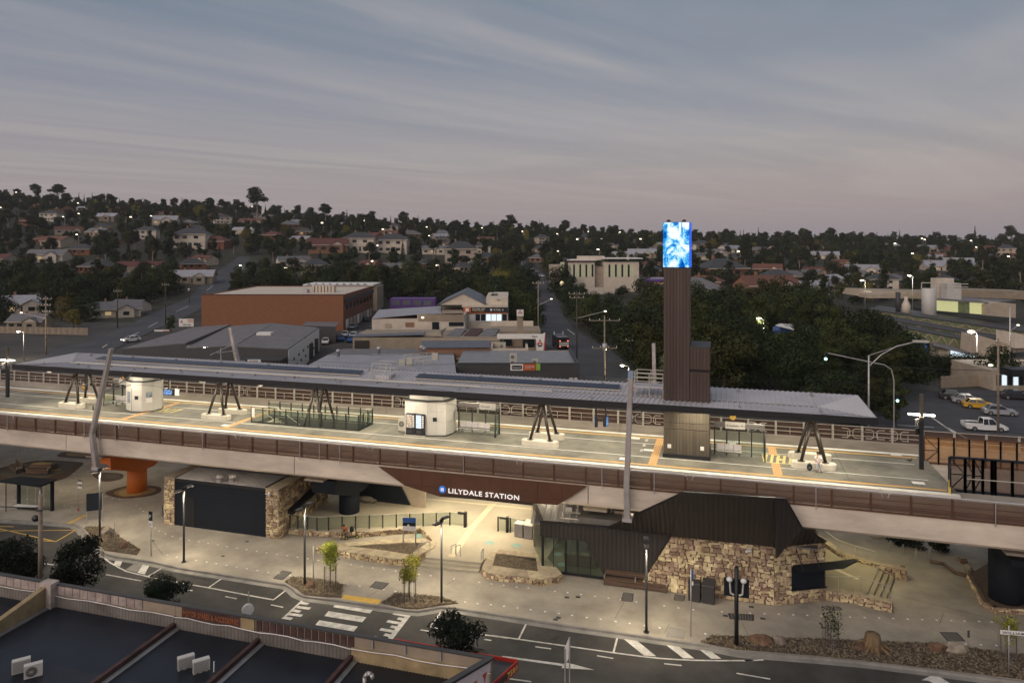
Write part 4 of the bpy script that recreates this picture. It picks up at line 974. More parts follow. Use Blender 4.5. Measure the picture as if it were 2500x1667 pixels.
# glazed corner
fr=MB()
gx0,gx1=gtl.x+.1,gbr.x
def gframe(x0,x1,z0,z1):return MB().box(x0,YG+.0,z0,x1,YG+.12,z1).build('window_frame',M['black'],pv)
gz0,gz1=.22,gtl.z
gframe(gtl.x-.02,gtl.x+.16,0,gz1);gframe(gtl.x+.16,gx1+.1,.1,.24);xm=W(d3(625,1000),YG).x;gframe(xm-.06,xm+.06,.24,gz1)
for u in (440,808,998):x=W(d3(u,1100),YG).x;gframe(x-.015,x+.015,.24,gz1)
xsb=[gtl.x+.17,W(d3(440,1100),YG).x,xm,W(d3(808,1100),YG).x,W(d3(998,1100),YG).x,gx1]
for a,b in zip(xsb[:-1],xsb[1:]):MB().box(a+.02,YG+.05,.25,b-.02,YG+.07,gz1-.01).build('window_pane',M['glass'],pv)
M['intfloor']=mat('pavilion_floor',(.16,.155,.10),.5,0,.1,1)
MB().box(-15.5,YG+.15,-.05,-4.6,61.5,.2).build('floor',M['intfloor'],pv);MB().box(-13.2,YG+.2,2.9,-4.6,61.5,3.0).build('ceiling',M['tanwall'],pv);MB().box(-4.6,YG+.2,0,-4.4,61.5,3.0).build('inner_wall',M['tanwall'],pv)
for p in ((465,930),(510,1065),(570,1220)):c=G(d3(*p),.2);MB().lathe([(.36,.201),(.36,.206)],(c.x,c.y,0),14).build('floor_spot',M['teal'],pv)
c=G(d3(870,1150),.2);MB().box(c.x-1.1,54.3,.2,c.x+1.4,54.8,.65).build('seat',M['wood'],pv);MB().box(c.x-1.1,54.15,.65,c.x+1.4,54.25,1.15).build('seat_back',M['wood'],pv)
for u in (740,900):c=G(d3(u,1000),.2);MB().obox(c.x,c.y,.2,.7,.9,1.0).build('counter',M['steel'],pv)
def arealamp(name,loc,sx,sy,e,col=(1,.76,.44),rot=(0,0,0)):
 l=bpy.data.lights.new(name,'AREA');l.shape='RECTANGLE';l.size=sx;l.size_y=sy;l.energy=e;l.color=col
 o=bpy.data.objects.new(name,l);COL.objects.link(o);o.location=loc;o.rotation_euler=rot;return o
for x in (-12,-8):MB().box(x-.6,56,2.86,x+.6,56.15,2.9).build('ceiling_light',M['soffl'],pv);arealamp('pavilion_lamp',(x,56.1,2.8),1.2,.4,26,(1,.93,.66))
# stone front
M['dummy']=None
wl_top=Eo.z-.02
MB().hexa([(bR.x-.1,52.7,-.1),(3.4,52.65,-.1),(3.4,53.2,-.1),(bR.x-.1,53.2,-.1)],[(Eo.x,52.7,wl_top),(3.4,52.65,4.1),(3.4,53.2,4.1),(Eo.x,53.2,wl_top)]).build('wall',M['mortar'],pv)
xl=W(d3(1800,1440),52.6).x-.35
stonework(pv,(0,52.66,0),(1,0,0),(0,0,1),[(xl,0),(3.4,0),(3.4,4.08),(Eo.x+.02,Eo.z-.02)],.36,.27,rs,295,.06)
cu=Vector((3.5,1.8,0));cl=cu.length;cu.normalize();cn=Vector((cu.y,-cu.x,0))
MB().prism([(3.4,52.66),(6.9,54.46),(6.9,55.2),(3.4,53.3)],-.1,4.08).build('wall',M['mortar'],pv)
co=Vector((3.4,52.64,0))
for mk in ([(0,0),(cl,0),(cl,1.0),(0,1.0)],[(0,1.0),(cl*.33,1.0),(cl*.33,4.06),(0,4.06)],[(cl*.33,2.62),(cl,2.62),(cl,4.06),(cl*.33,4.06)]):stonework(pv,co,cu,(0,0,1),mk,.36,.27,rs,70,.06)
w0,w1=co+cu*(cl*.34)+cn*.09,co+cu*(cl*.97)+cn*.09
for i in range(7):z0=1.06+i*.215;MB().prism([w0,w1,w1-cn*.1,w0-cn*.1],z0,z0+.2).build('shutter_slat',M['navy'],pv)
MB().prism([w0-cu*.12+cn*.12,w1+cu*.12+cn*.12,w1+cu*.12-cn*.1,w0-cu*.12-cn*.1],.98,1.05).build('counter_sill',M['black'],pv)
aw0,aw1=w0-cu*.0,w1+cu*.5
MB().prism([aw0,aw1,aw1+cn*1.0+cu*.3,aw0+cn*1.0],2.66,2.74).build('awning',M['navy'],pv)
MB().prism([aw1-cu*.3,aw1+cu*1.9-cn*.1,aw1+cu*1.9+cn*.2,aw1+cn*1.0+cu*.3],2.66,2.74).build('awning_tip',M['navy'],pv)
for f in (.1,.62):p=w0.lerp(w1,f);MB().tube(p+cn*.9+Vector((0,0,2.74)),p+Vector((0,0,3.9)),.035,n=6).build('awning_stay',M['black'],pv)
p=W(b4(95,478),52.5);MB().obox(p.x,52.4,p.z,.3,.4,.1).ball((p.x-.15,52.2,p.z),.1).build('camera',M['white'],pv)
# ---- planters
def planter(zn,outer,inner,H,name,label,walls,n=40):
 o=[G(zn(*p),H) for p in outer];i_=[G(zn(*p),H) for p in inner]
 t=thing(name,label,'planter',(o[0].x,o[0].y,0),0,'stone planters of the forecourt')
 for a,b in walls:
  for k in range(a,b):
   L=(o[(k+1) % len(o)]-o[k % len(o)]).length
   stone_edge(t,o[k % len(o)],o[(k+1) % len(o)],0,H-.06,.34,.2,rs,max(6,int(L*9)))
 inn=i_
 caps(t,o+[o[0]],[inn[min(range(len(inn)),key=lambda j:(inn[j]-p).length)] for p in o]+[inn[min(range(len(inn)),key=lambda j:(inn[j]-o[0]).length)]],H-.06,.08,rs)
 MB().prism([(p.x,p.y) for p in o],-.05,H-.07).build('core',M['mortar'],t)
 MB().prism([(p.x,p.y) for p in i_],H-.2,H-.05).build('soil',M['mulch'],t)
 ii=flat([Vector((p.x,p.y,0)) for p in i_]);cxx=[p.x for p in ii];cyy=[p.y for p in ii];kk=0
 while kk<500:
  x,y=rr.uniform(min(cxx),max(cxx)),rr.uniform(min(cyy),max(cyy));kk+=1
  if inside((x,y),ii):
   l,w=rr.uniform(.04,.12),rr.uniform(.02,.05);a=rr.uniform(0,6.28);dx,dy=math.cos(a)*l,math.sin(a)*l;z=H-.04+rr.uniform(0,.04)
   chips.poly([(x-dx-dy*.3,y-dy+dx*.3,z),(x+dx-dy*.3,y+dy+dx*.3,z+.02),(x+dx+dy*.3,y+dy-dx*.3,z+.03),(x-dx+dy*.3,y-dy-dx*.3,z)])
 return t
planter(d2,[(258,636),(430,666),(700,708),(950,745),(1060,752),(1150,738),(1330,645),(1345,605),(1250,572),(1000,568),(700,588),(520,603)],
  [(540,634),(800,662),(1000,694),(1105,710),(1180,668),(1250,615),(1235,606),(1080,603),(800,617)],.5,'stone_planter','triangular stone planter with mulch before the station entrance',[(0,6)])
planter(d2,[(1748,832),(1790,868),(1900,888),(2060,902),(2290,930),(2440,905),(2470,880),(2300,700),(2230,690),(1900,668),(1830,680),(1765,790)],
  [(1845,808),(2050,838),(2255,862),(2250,800),(2235,740),(2050,722),(1876,702),(1860,750)],.5,'stone_planter','rounded stone planter with mulch beside the glass corner',[(0,6)])
low=thing('retaining_wall','low rough stone retaining wall under the glass balustrade','wall',(-30,54,0))
ll=[Vector((-35.9,55.3,0))]+[p for p in tfront[1:]]
for a,b in zip(ll[:-1],ll[1:]):stone_edge(low,a-Vector((0,.02,0)),b-Vector((0,.02,0)),0,TZ,.36,.22,rs,40,.3)
# ---- terrace balustrade and gate posts
gb=thing('glass_balustrade','glass balustrade with black posts along the terrace left of the entrance','balustrade',(-28,55,TZ))
bp=[G(d2(*p),TZ) for p in ((30,470),(100,478),(187,488),(272,498),(374,494),(497,487),(619,482),(742,477),(862,472),(984,466),(1104,461),(1224,457),(1342,452),(1464,447),(1592,460))]
def fence_glass(t,pts,H,rails=True):
 for p in pts:MB().obox(p.x,p.y,p.z,.09,.09,H).build('post',M['black'],t)
 for a,b in zip(pts[:-1],pts[1:]):
  d=(b-a).normalized();a2_,b2_=a+d*.07,b-d*.07;nrm=Vector((-d.y,d.x,0))*.012
  MB().prism([a2_-nrm,b2_-nrm,b2_+nrm,a2_+nrm],a.z+.1,a.z+H-.02).build('pane',M['balglass'],t)
  if rails:MB().tube(a+Vector((0,0,H+.02)),b+Vector((0,0,H+.02)),.025,n=6).build('top_rail',M['rail'],t)
fence_glass(gb,bp,1.15)
def portal(t,p,w=.5,lab='black'):
 MB().obox(p.x,p.y,TZ,.22,.3,1.3).build('gate_post',M['black'],t);MB().obox(p.x-.35,p.y,TZ+1.05,.7,.06,.2).build('gate_sign',M['black'],t)
portal(gb,G(d2(1602,462),TZ))
gr=thing('glass_balustrade','short glass balustrade beside the silver bins at the entrance','balustrade',(-16,57,TZ))
fence_glass(gr,[G(d2(1897,500),TZ),G(d2(2008,512),TZ),G(d2(2125,535),TZ),G(d2(2222,556),TZ)],1.25);portal(gr,G(d2(1900,498),TZ)+Vector((.8,0,0)))
def hoop(pts,r,name,label,cat,m,group=None):
 t=MB().path([Vector(p) for p in pts],r);return solo(t,name,M[m],label,cat,group)
# step handrails
for k,(u,v,u2,v2,lab) in enumerate(((1475,740,1520,650,'leaning on the left of the station steps'),(1745,800,1765,690,'on the right of the station steps by the round planter'),(1185,730,1285,625,'on the rim of the triangular planter'))):
 p,q=G(d2(u,v),.1),G(d2(u2,v2+75),TZ)
 for s in ((0,) if k else (0,.35)):
  o_=Vector((s,0,0));hoop([p+o_,p+o_+Vector((0,0,.95)),q+o_+Vector((0,0,.95)),q+o_],.03,'step_handrail',('thin steel step handrail ' if s==0 else 'second thin steel step handrail ')+lab,'handrail','galv','handrails of the station steps')
# ---- litter bins
def bins(c,n,rz,mt,top,label,w=.75,h=1.15,d=.7,gap=.85):
 for i in range(n):
  t=thing('litter_bin',label[i],'bin',c+Vector((math.cos(rz)*i*gap,math.sin(rz)*i*gap,0)),rz,'litter bins')
  z=0;mb=MB()
  for k in range(9):
   x=-w/2+k*w/9;mb.box(x+.01,-d/2,.1,x+w/9-.01,-d/2+.03,h)
  tt=WM[t];b2_=MB().box(-w/2,-d/2+.03,.05,w/2,d/2,h);b2_.v=[tuple(tt @ Vector(v)) for v in b2_.v];b2_.build('body',M['char' if mt=='char' else 'steel'],t)
  mb.v=[tuple(tt @ Vector(v)) for v in mb.v];mb.build('grille',M[mt],t)
  m3=MB().hexa([(-w/2-.03,-d/2-.03,h),(w/2+.03,-d/2-.03,h),(w/2+.03,d/2+.03,h),(-w/2-.03,d/2+.03,h)],[(-w/2,-d/2,h+.05),(w/2,-d/2,h+.05),(w/2,d/2,h+(.05 if i==0 else .3)),(-w/2,d/2,h+(.05 if i==0 else .3))]);m3.box(-.12,-.1,h+.05,.12,.1,h+.07)
  m3.v=[tuple(tt @ Vector(v)) for v in m3.v];m3.build('lid',M[top],t)
bins(G(d2(2092,548),TZ),2,-.12,'galv','white',['silver grilled bin with a flat white lid at the entrance','silver grilled bin with a raised lid against the pavilion'])
bins(G(b3(1690,900),0),2,-.08,'char','char',['dark grilled bin against the stone wall, nearer the bench','dark grilled bin against the stone wall, beside its twin on the camera post side'],.8,1.25,.7,.95)
# ---- timber benches
def bench(p,q,label,back=True,seats=3):
 d=(q-p);L=d.length;rz=math.atan2(d.y,d.x);t=thing('timber_bench',label,'bench',p,rz,'timber benches');Tm=WM[t]
 def lb_(name,mb,m):mb.v=[tuple(Tm @ Vector(v)) for v in mb.v];mb.build(name,M[m],t)
 for i in range(5):lb_('seat_slat',MB().box(0,.1+i*.1,.43,L,.19+i*.1,.48),'wood')
 if back:
  for i in range(3):lb_('back_slat',MB().box(0,.66+i*.02,.56+i*.13,L,.70+i*.02,.67+i*.13),'wood')
 for i in range(seats+1):
  x=lerp(.04,L-.04,i/seats);m=MB().box(x-.03,.1,0,x+.03,.18,.42).box(x-.03,.5,0,x+.03,.58,.42).box(x-.03,.1,.37,x+.03,.72,.425)
  if back:m.box(x-.03,.7,.37,x+.03,.76,.95)
  lb_('leg_frame',m,'darksteel');lb_('arm_rest',MB().box(x-.035,.08,.62,x+.035,.62,.67).box(x-.03,.1,.48,x+.03,.16,.62),'galv')
 lb_('front_board',MB().box(0,.06,.1,L,.09,.4),'wood')
 return t
bench(G(b3(932,782),0),G(b3(1462,850),0),'long timber bench with back and silver arms against the dark pavilion',seats=2)
# ---- street lamps of the forecourt
M['lens']=mat('lamp_lens',(.85,.8,.7),.3,0,0,emit=(1,.82,.55),estr=9)
def streetlamp(base,H,rz,label,lit=780,r=.085):
 t=thing('street_lamp',label,'lamp',base,rz,'black twin headed lamps of the forecourt');Tm=WM[t]
 def lp(name,mb,m):mb.v=[tuple(Tm @ Vector(v)) for v in mb.v];return mb.build(name,M[m],t)
 lp('pole',MB().lathe([(r,0),(r,.3),(r*.8,H)],n=12),'black');lp('base_plate',MB().lathe([(.2,0),(.2,.03)],n=12),'black')
 for s in (-1,1):
  y0,y1,z0=s*.1,s*.75,H+(.12 if s>0 else-.08)
  lp('head',MB().box(-.17,min(y0,y1),z0,.17,max(y0,y1),z0+.06),'char');lp('lens',MB().box(-.14,min(s*.2,s*.7),z0-.012,.14,max(s*.2,s*.7),z0-.001),'lens')
  for i in range(4):lp('head_fin',MB().box(-.15+.08*i,min(s*.2,s*.65),z0+.06,-.12+.08*i,max(s*.2,s*.65),z0+.085),'steel')
  if lit:
   l=bpy.data.lights.new('street_light','SPOT');l.energy=lit;l.spot_size=math.radians(150);l.spot_blend=.8;l.color=(1,.85,.61);l.shadow_soft_size=.2
   o=link('street_light',l,t);o.location=(0,s*.45,z0-.06)
 lp('cross_arm',MB().box(-.05,-.14,H-.1,.05,.14,H+.16),'black')
streetlamp(G((243.5,1311)),5.7,-.5,'black twin headed street lamp before the orange pier')
streetlamp(G((449,1371)),5.7,-.5,'black twin headed street lamp before the black fronted service block')
streetlamp(G((744,1427)),5.7,-.4,'black twin headed street lamp in the bed left of the crossing')
streetlamp(G((1078,1472)),5.7,-.4,'black twin headed street lamp in the bed right of the crossing')
streetlamp(G((1578,1542)),5.7,.12,'black twin headed street lamp before the dark cladding of the pavilion')
# camera and speaker post
base=G((1798,1576));t=thing('camera_post','thick black post with a dark panel and two white lamps near the stone wall','post',base,0)
MB().lathe([(.13,0),(.13,4.9)],base,12).build('pole',M['black'],t);MB().box(base.x-.75,base.y+.1,3.0,base.x+.75,base.y+.2,4.1).build('panel',M['navy'],t)
for s in (-1,1):MB().ball((base.x+s*.42,base.y-.15,4.15),.2,.2,.16).build('floodlight',M['white'],t);MB().path([(base.x+s*.4,base.y-.12,4.0),(base.x+s*.35,base.y-.12,3.3),(base.x+s*.15,base.y-.1,3.2)],.06).build('conduit',M['rail'],t)
# ---- undercroft lamps (fixed under the girders) and added edge fills
uc=thing('undercroft_lights','row of warm strip lights fixed under the viaduct girders, plus added edge strips','light',(-20,59,4.85))
for x,y,e in ((-27,56.5,300),(-22,57,270),(-18,57,270),(-24,62,260),(-19,63,300),(-14.5,60,160),(-41,62.5,60),(-63,57,70),(-72,58,50),(-50,63,60),(10.5,58.5,80),(9,62.5,100),(15,63,20),(-62,63,60)):
 MB().box(x-.8,y-.09,4.80,x+.8,y+.09,4.88).build('strip_light',M['soffl'],uc);arealamp('undercroft_lamp',(x,y,4.74),1.6,.4,e,(1,.85,.60) if x<5 else (1,.86,.52))
for x,e in ((-44.5,20),(-39.5,20),(-11,40),(-6,25)):MB().box(x-.6,51.45,6.40,x+.6,51.6,6.48).build('strip_light',M['soffl'],uc);arealamp('edge_fill',(x,51.9,6.3),1.2,.3,e,(1,.86,.62),(.35,0,0))  # strips added under the edge beam to brighten block and pavilion roofs
# ================================================================ plant builders
def leafmat(name,rgb,rnd=.3):
 m=mat(name,rgb,.75,0,.3,.6,rnd=rnd,island=False,spec=.12);t=m.node_tree;b=t.nodes['Principled BSDF']
 ge=t.nodes.new('ShaderNodeNewGeometry');hs=t.nodes.new('ShaderNodeHueSaturation');mr=t.nodes.new('ShaderNodeMapRange')
 t.links.new(ge.outputs['Random Per Island'],mr.inputs['Value']);mr.inputs['To Min'].default_value=.55;mr.inputs['To Max'].default_value=1.5
 src=b.inputs['Base Color'].links[0].from_socket;t.links.new(src,hs.inputs['Color']);t.links.new(mr.outputs[0],hs.inputs['Value']);t.links.new(hs.outputs[0],b.inputs['Base Color'])
 return m
M['leaf']=leafmat('leaf_dark_green',(.025,.034,.013))
M['leafmid']=leafmat('leaf_mid_green',(.044,.050,.016))
M['leafgum']=leafmat('leaf_gum',(.038,.040,.020))
M['leafyel']=leafmat('leaf_golden',(.17,.14,.032))
M['leafyoung']=leafmat('leaf_young',(.30,.31,.045))
M['leafbush']=leafmat('leaf_blackish',(.009,.013,.007))
M['bark']=mat('bark',(.07,.055,.042),.9,0,.3,3,.4,12)
M['barkpale']=mat('bark_pale',(.24,.19,.145),.85,0,.25,2,.3,10)
def crown_mesh(name,lobes,n,size,rnd,m,droop=0.0,up=.35):
 """leaf clumps: n small folded leaf sprays spread over the shells of many lobes"""
 mb=MB();tot=sum(r[3]*r[4] for r in lobes)
 for (x,y,z,rx,rz) in lobes:
  k=max(4,int(n*rx*rz/tot))
  for _ in range(k):
   u=rnd.uniform(-1,1);ph=rnd.uniform(0,6.283);s=math.sqrt(1-u*u);rr_=rnd.uniform(.55,1.05)
   d=Vector((s*math.cos(ph),s*math.sin(ph),u));c=Vector((x,y,z))+Vector((d.x*rx,d.y*rx,d.z*rz))*rr_
   nrm=(d+Vector((rnd.uniform(-.7,.7),rnd.uniform(-.7,.7),rnd.uniform(-.3,.9)))).normalized()
   a=nrm.cross(Vector((rnd.uniform(-1,1),rnd.uniform(-1,1),rnd.uniform(-1,1)))).normalized();b=nrm.cross(a)
   q=size*rnd.uniform(.55,1.35);w=q*rnd.uniform(.4,.75);a=a*q;b=b*w;tip=Vector((0,0,-droop*q))
   mb.poly([c-a*.6+tip,c-b*.5,c+a*.7+tip,c+b*.5])
 return mb.mesh(name,m)
def trunk_mesh(name,H,r,limbs,rnd,m,lean=0.0):
 mb=MB();top=Vector((lean*H,0,H));mid=Vector((lean*H*.3,rnd.uniform(-.1,.1),H*.5))
 mb.tube((0,0,-.3),mid,r,r*.72,7,cap=False);mb.tube(mid,top,r*.72,r*.35,7,cap=False)
 for (x,y,z) in limbs:
  s=mid.lerp(top,rnd.uniform(.0,.8));e=Vector((x,y,z));k=s.lerp(e,.5)+Vector((0,0,rnd.uniform(0,.1)*H))
  mb.tube(s,k,r*.42,r*.28,5,cap=False);mb.tube(k,e,r*.28,r*.08,5,cap=False)
 return mb.mesh(name,m)
def lobes_round(rnd,H,R,base,k,flat=1.0):
 out=[]
 for i in range(k):
  t=i/(k-1);z=lerp(base,H,.12+.76*rnd.random());zz=(z-base)/(H-base);env=math.sin(math.pi*min(1,max(.12,zz*.85+.12)))**.6
  a=rnd.uniform(0,6.283);d=R*env*rnd.uniform(.25,.78);rx=R*rnd.uniform(.26,.44)
  out.append((d*math.cos(a),d*math.sin(a),z,rx,rx*flat*rnd.uniform(.7,1.0)))
 out.append((0,0,lerp(base,H,.55),R*.55,(H-base)*.34));return out
def make_tree(kind,seed,leaves,size,mk,barkk='bark'):
 r=random.Random(seed)
 if kind=='round':H,R,b,k=10,4.6,1.1,17
 elif kind=='wide':H,R,b,k=9,6.0,1.2,20
 elif kind=='gum':H,R,b,k=15,5.0,8.2,13
 elif kind=='tall':H,R,b,k=14,3.6,1.2,20
 elif kind=='conifer':H,R,b,k=15,2.8,1.2,0
 else:H,R,b,k=4,2.4,.4,9
 if kind=='conifer':lobes=[(r.uniform(-.3,.3)*(1-t),r.uniform(-.3,.3)*(1-t),lerp(b,H,t),max(.25,R*(1-t)),.9) for t in [i/12 for i in range(13)]]
 else:lobes=lobes_round(r,H,R,b,k,.62 if kind=='gum' else .85)
 cm=crown_mesh('crown',lobes,leaves,size,r,M[mk],.25 if kind=='gum' else .1)
 tm_=trunk_mesh('trunk',H*.62,.045*H**.9*.8,[(l[0]*.9,l[1]*.9,l[2]) for l in lobes[:7]],r,M[barkk],r.uniform(-.05,.05))
 return cm,tm_
def tree(proto,loc,s,label,group=None,name='tree',rz=None,sz=None,crown_m=None):
 t=thing(name,label,'tree',loc,0,group);t.rotation_euler.z=rr.uniform(0,6.28) if rz is None else rz
 t.scale=(s,s,s*(sz or 1));link('crown',proto[0],t);link('trunk',proto[1],t);return t
PR={'near':[make_tree('round',1,9000,.34,'leafmid'),make_tree('wide',2,10000,.34,'leaf'),make_tree('tall',3,9000,.34,'leafmid'),make_tree('round',4,9000,.32,'leaf')],
 'mid':[make_tree('round',11,2600,.55,'leaf'),make_tree('wide',12,2800,.55,'leaf'),make_tree('tall',13,2400,.55,'leafmid'),make_tree('round',14,2600,.5,'leafmid')],
 'far':[make_tree('round',21,900,.95,'leaf'),make_tree('wide',22,1000,.95,'leafgum'),make_tree('tall',23,900,.9,'leaf'),make_tree('round',24,900,.95,'leafmid'),make_tree('wide',25,900,1.0,'leaf')],
 'gum':[make_tree('gum',31,1300,.8,'leafgum','barkpale'),make_tree('gum',32,1300,.8,'leafgum','barkpale'),make_tree('gum',33,1200,.85,'leaf','barkpale')],
 'conifer':[make_tree('conifer',41,1100,.6,'leaf'),make_tree('conifer',42,1000,.6,'leafgum')],
 'gold':[make_tree('round',51,1800,.5,'leafyel'),make_tree('wide',52,1800,.5,'leafyel')],
 'bush':[make_tree('bush',61,6000,.16,'leafbush'),make_tree('bush',62,6000,.16,'leafbush')]}
# ================================================================ more of the forecourt
# ---- stepped terrace at the right end
M['terr2']=mat('end_terrace_concrete',(.33,.29,.20),.8,0,.14,.3,.1,25)
EZ=.55
et=thing('end_terrace','raised terrace with rough stone edges and steps at the right of the pavilion','terrace',(10,58,0))
P4=lambda u,v,z=EZ:G(d4(u,v),z)
poly=[Vector((6.85,54.5,0)),P4(1330,1236),P4(1560,1212),P4(1745,800),P4(1100,600),P4(600,215),P4(250,-100)]
poly[6]=Vector((6.9,poly[5].y+6,0))
MB().prism([(p.x,p.y) for p in poly],-.1,EZ).build('paving',M['terr2'],et)
e0,e1=P4(1560,1212),P4(1745,800);dirv=(P4(1830,1290,.3)-e0);dirv.z=0;sw_=.36
nv=Vector(((e1-e0).y,-(e1-e0).x,0)).normalized()
for k in range(3):
 a,b=e0+nv*sw_*k,e1+nv*sw_*k;z=EZ-.14*(k+1)
 MB().prism([(a.x,a.y),(b.x,b.y),(b.x+nv.x*sw_,b.y+nv.y*sw_),(a.x+nv.x*sw_,a.y+nv.y*sw_)],-.1,z).build('step',M['terr2'],et)
 MB().prism([((a+nv*(sw_-.05)).x,(a+nv*(sw_-.05)).y),((b+nv*(sw_-.05)).x,(b+nv*(sw_-.05)).y),((b+nv*(sw_+.002)).x,(b+nv*(sw_+.002)).y),((a+nv*(sw_+.002)).x,(a+nv*(sw_+.002)).y)],z,z+.012).build('nosing',M['joint'],et)
wp=[Vector((6.9,54.42,0)),P4(1330,1250,.6),P4(1950,1405,.6)]
for a,b,z in ((wp[0],wp[1],.66),(wp[1],wp[2],.66)):
 stone_edge(et,a,b,0,z,.36,.24,rs,45,.5);d=(b-a).normalized();nn=Vector((-d.y,d.x,0))
 MB().prism([(a.x,a.y),(b.x,b.y),(b.x+nn.x*.55,b.y+nn.y*.55),(a.x+nn.x*.55,a.y+nn.y*.55)],z-.02,z+.03).build('wall_cap',M['capstone'],et)
ub=[P4(540,205,.7),P4(1110,610,.7),P4(1730,790,.7),P4(2160,870,.75),P4(2165,790,.75)]
for a,b in zip(ub[:-1],ub[1:]):
 if (b-a).length>.3:stone_edge(et,a,b,0,.75,.36,.24,rs,40,.35)
for a,b in zip(ub[:3],ub[1:4]):
 d=(b-a).normalized();nn=Vector((-d.y,d.x,0));MB().prism([(a.x,a.y),(b.x,b.y),(b.x+nn.x*.5,b.y+nn.y*.5),(a.x+nn.x*.5,a.y+nn.y*.5)],.74,.8).build('wall_cap',M['capstone'],et)
pline('tactile_strip',d4,[(900,775),(1410,1000)],.35,'cream',EZ+.006,et)
rm=[P4(740,330,EZ),P4(1080,580,EZ),P4(1360,680,EZ),P4(1680,765,EZ)]
hl=thing('steel_handrail','cream steel handrail along the upper wall of the end terrace','handrail',rm[0],0,'handrails of the end terrace')
MB().path([p+Vector((0,0,1.0)) for p in rm],.035).build('rail',M['rail'],hl)
for p in rm:MB().tube(p,p+Vector((0,0,1.0)),.028,n=6).build('post',M['rail'],hl)
rm=[P4(835,1170,EZ),P4(1090,1190,EZ),P4(1455,1190,EZ),P4(1800,1310,.2),P4(1900,1340,.1)]
hl=thing('steel_handrail','cream steel handrail along the front wall of the end terrace and down its steps','handrail',rm[0],0,'handrails of the end terrace')
MB().path([p+Vector((0,0,1.0)) for p in rm],.03).build('rail',M['rail'],hl)
for p in rm[1:]:MB().tube(p,p+Vector((0,0,1.0)),.025,n=6).build('post',M['rail'],hl)
p,q=P4(1700,1000,EZ),P4(1920,1130,.1)
hl=thing('steel_handrail','short steel handrail down the middle of the end terrace steps','handrail',p,0,'handrails of the end terrace')
MB().path([p+Vector((0,0,.1)),p+Vector((0,0,.95)),q+Vector((0,0,.95)),q],.025).build('rail',M['rail'],hl)
# ---- bicycle hoops
hoopm=MB().path([(-.35,0,0),(-.35,0,.7),(-.28,0,.8),(.28,0,.8),(.35,0,.7),(.35,0,0)],.028)
hm=hoopm.mesh('bicycle_hoop',M['galv'])
for zn,ptl,where in ((b4,((1250,487),(1355,520),(1463,568),(1575,558)),('nearest the end terrace','second from the end terrace','third from the end terrace','nearest the dark pier')),(d6,((405,400),(545,380),(690,330)),('left of the three behind the hexagonal bench','middle of the three behind the hexagonal bench','right of the three behind the hexagonal bench'))):
 for (u,v),lab in zip(ptl,where):
  o=link('bicycle_hoop',hm);o.location=G(zn(u,v));o.rotation_euler.z=1.2;tag(o,'steel bicycle hoop under the viaduct, '+lab,'bike hoop','bicycle hoops under the viaduct')
# ---- dark raised bed around the right pier, stumps
bedr=thing('pier_garden','curved garden bed with stone edge around the right pier','garden',G(d5(1500,1400)),0)
pts=[G(d5(*p)) for p in ((1050,1000),(1160,1180),(1300,1440),(1480,1540),(1700,1560),(2000,1570),(2300,1540))]
for a,b in zip(pts[:-1],pts[1:]):stone_edge(bedr,a,b,0,.4,.36,.2,rs,20,.3)
MB().prism([(p.x,p.y) for p in pts]+[(30,56),(28,63),(20,64)],-.05,.3).build('soil',M['mulch'],bedr)
def rock(p,sx,sy,sz,label,seed,group='boulders in the garden beds',m='rock'):
 r=random.Random(seed);mb=MB().ball((0,0,0),1,n=9,m=6)
 f=[Vector((r.uniform(-1,1),r.uniform(-1,1),r.uniform(-.3,1))).normalized() for _ in range(7)]
 for i,v in enumerate(mb.v):
  v=Vector(v)*r.uniform(.92,1.06)
  for n in f:
   d=v.dot(n)-.62
   if d>0:v=v-n*d
  mb.v[i]=(p.x+v.x*sx*.82,p.y+v.y*sy*.9,p.z+v.z*sz*.8+sz*.2)
 mb.smooth=[False]*len(mb.smooth)
 return solo(mb,'boulder',M[m],label,'rock',group)
M['rockred']=mat('red_boulder',(.13,.075,.045),.9,0,.4,2,.8,6)
for k,(zn,u,v,s,lab,m) in enumerate(((b1,930,290,(.9,.6,.7),'pale boulder in the left bed beside the lamp','rock'),(b1,1070,415,(.7,.5,.5),'reddish boulder at the front of the left bed','rockred'),(b2,570,755,(.6,.45,.5),'red brown boulder at the foot of the lamp left of the crossing','rockred'),(b2,1440,840,(.4,.3,.2),'small dark boulder at the foot of the second young tree','rock'),(b2,1475,885,(.25,.2,.2),'smallest black stone in the bed right of the crossing','char'),(b4,200,1240,(1.0,.6,.6),'dark reddish boulder at the start of the long bed','rockred'),(b4,350,1235,(.7,.5,.5),'grey boulder beside a reddish one in the long bed','rock'),(b4,1020,1285,(.6,.45,.5),'brown boulder touching the tree stump in the long bed','rockred'),(b4,1640,1300,(.9,.5,.6),'dark boulder tucked against the large slab boulder','rockred'),(b4,1765,1300,(1.1,.55,.75),'large pale slab boulder leaning in the long bed','rock'),(d5,1080,880,(.5,.5,.6),'pale upright stone on the dark paving left of the right pier','rock'),(d5,900,700,(.4,.4,.3),'small pale stone farthest back beside the right pier','rock'),(d5,1005,750,(.35,.35,.5),'reddish upright stone near the right pier','rockred'),(d4,1700,320,(.9,.7,.4),'low mossy stone under the viaduct behind the end terrace','rock'))):
 rock(G(zn(u,v)),*s,lab,100+k,m=m)
c=G(b4(1110,1290));r_=random.Random(8);m=MB().lathe([(.75,0),(.5,.5),(.42,.95),(.1,1.0)],c,9)
for i in range(9):a=i*.7;m.tube(c+Vector((math.cos(a)*.4,math.sin(a)*.4,.4)),c+Vector((math.cos(a)*1.2,math.sin(a)*1.0,.02)),.14,.05,5)
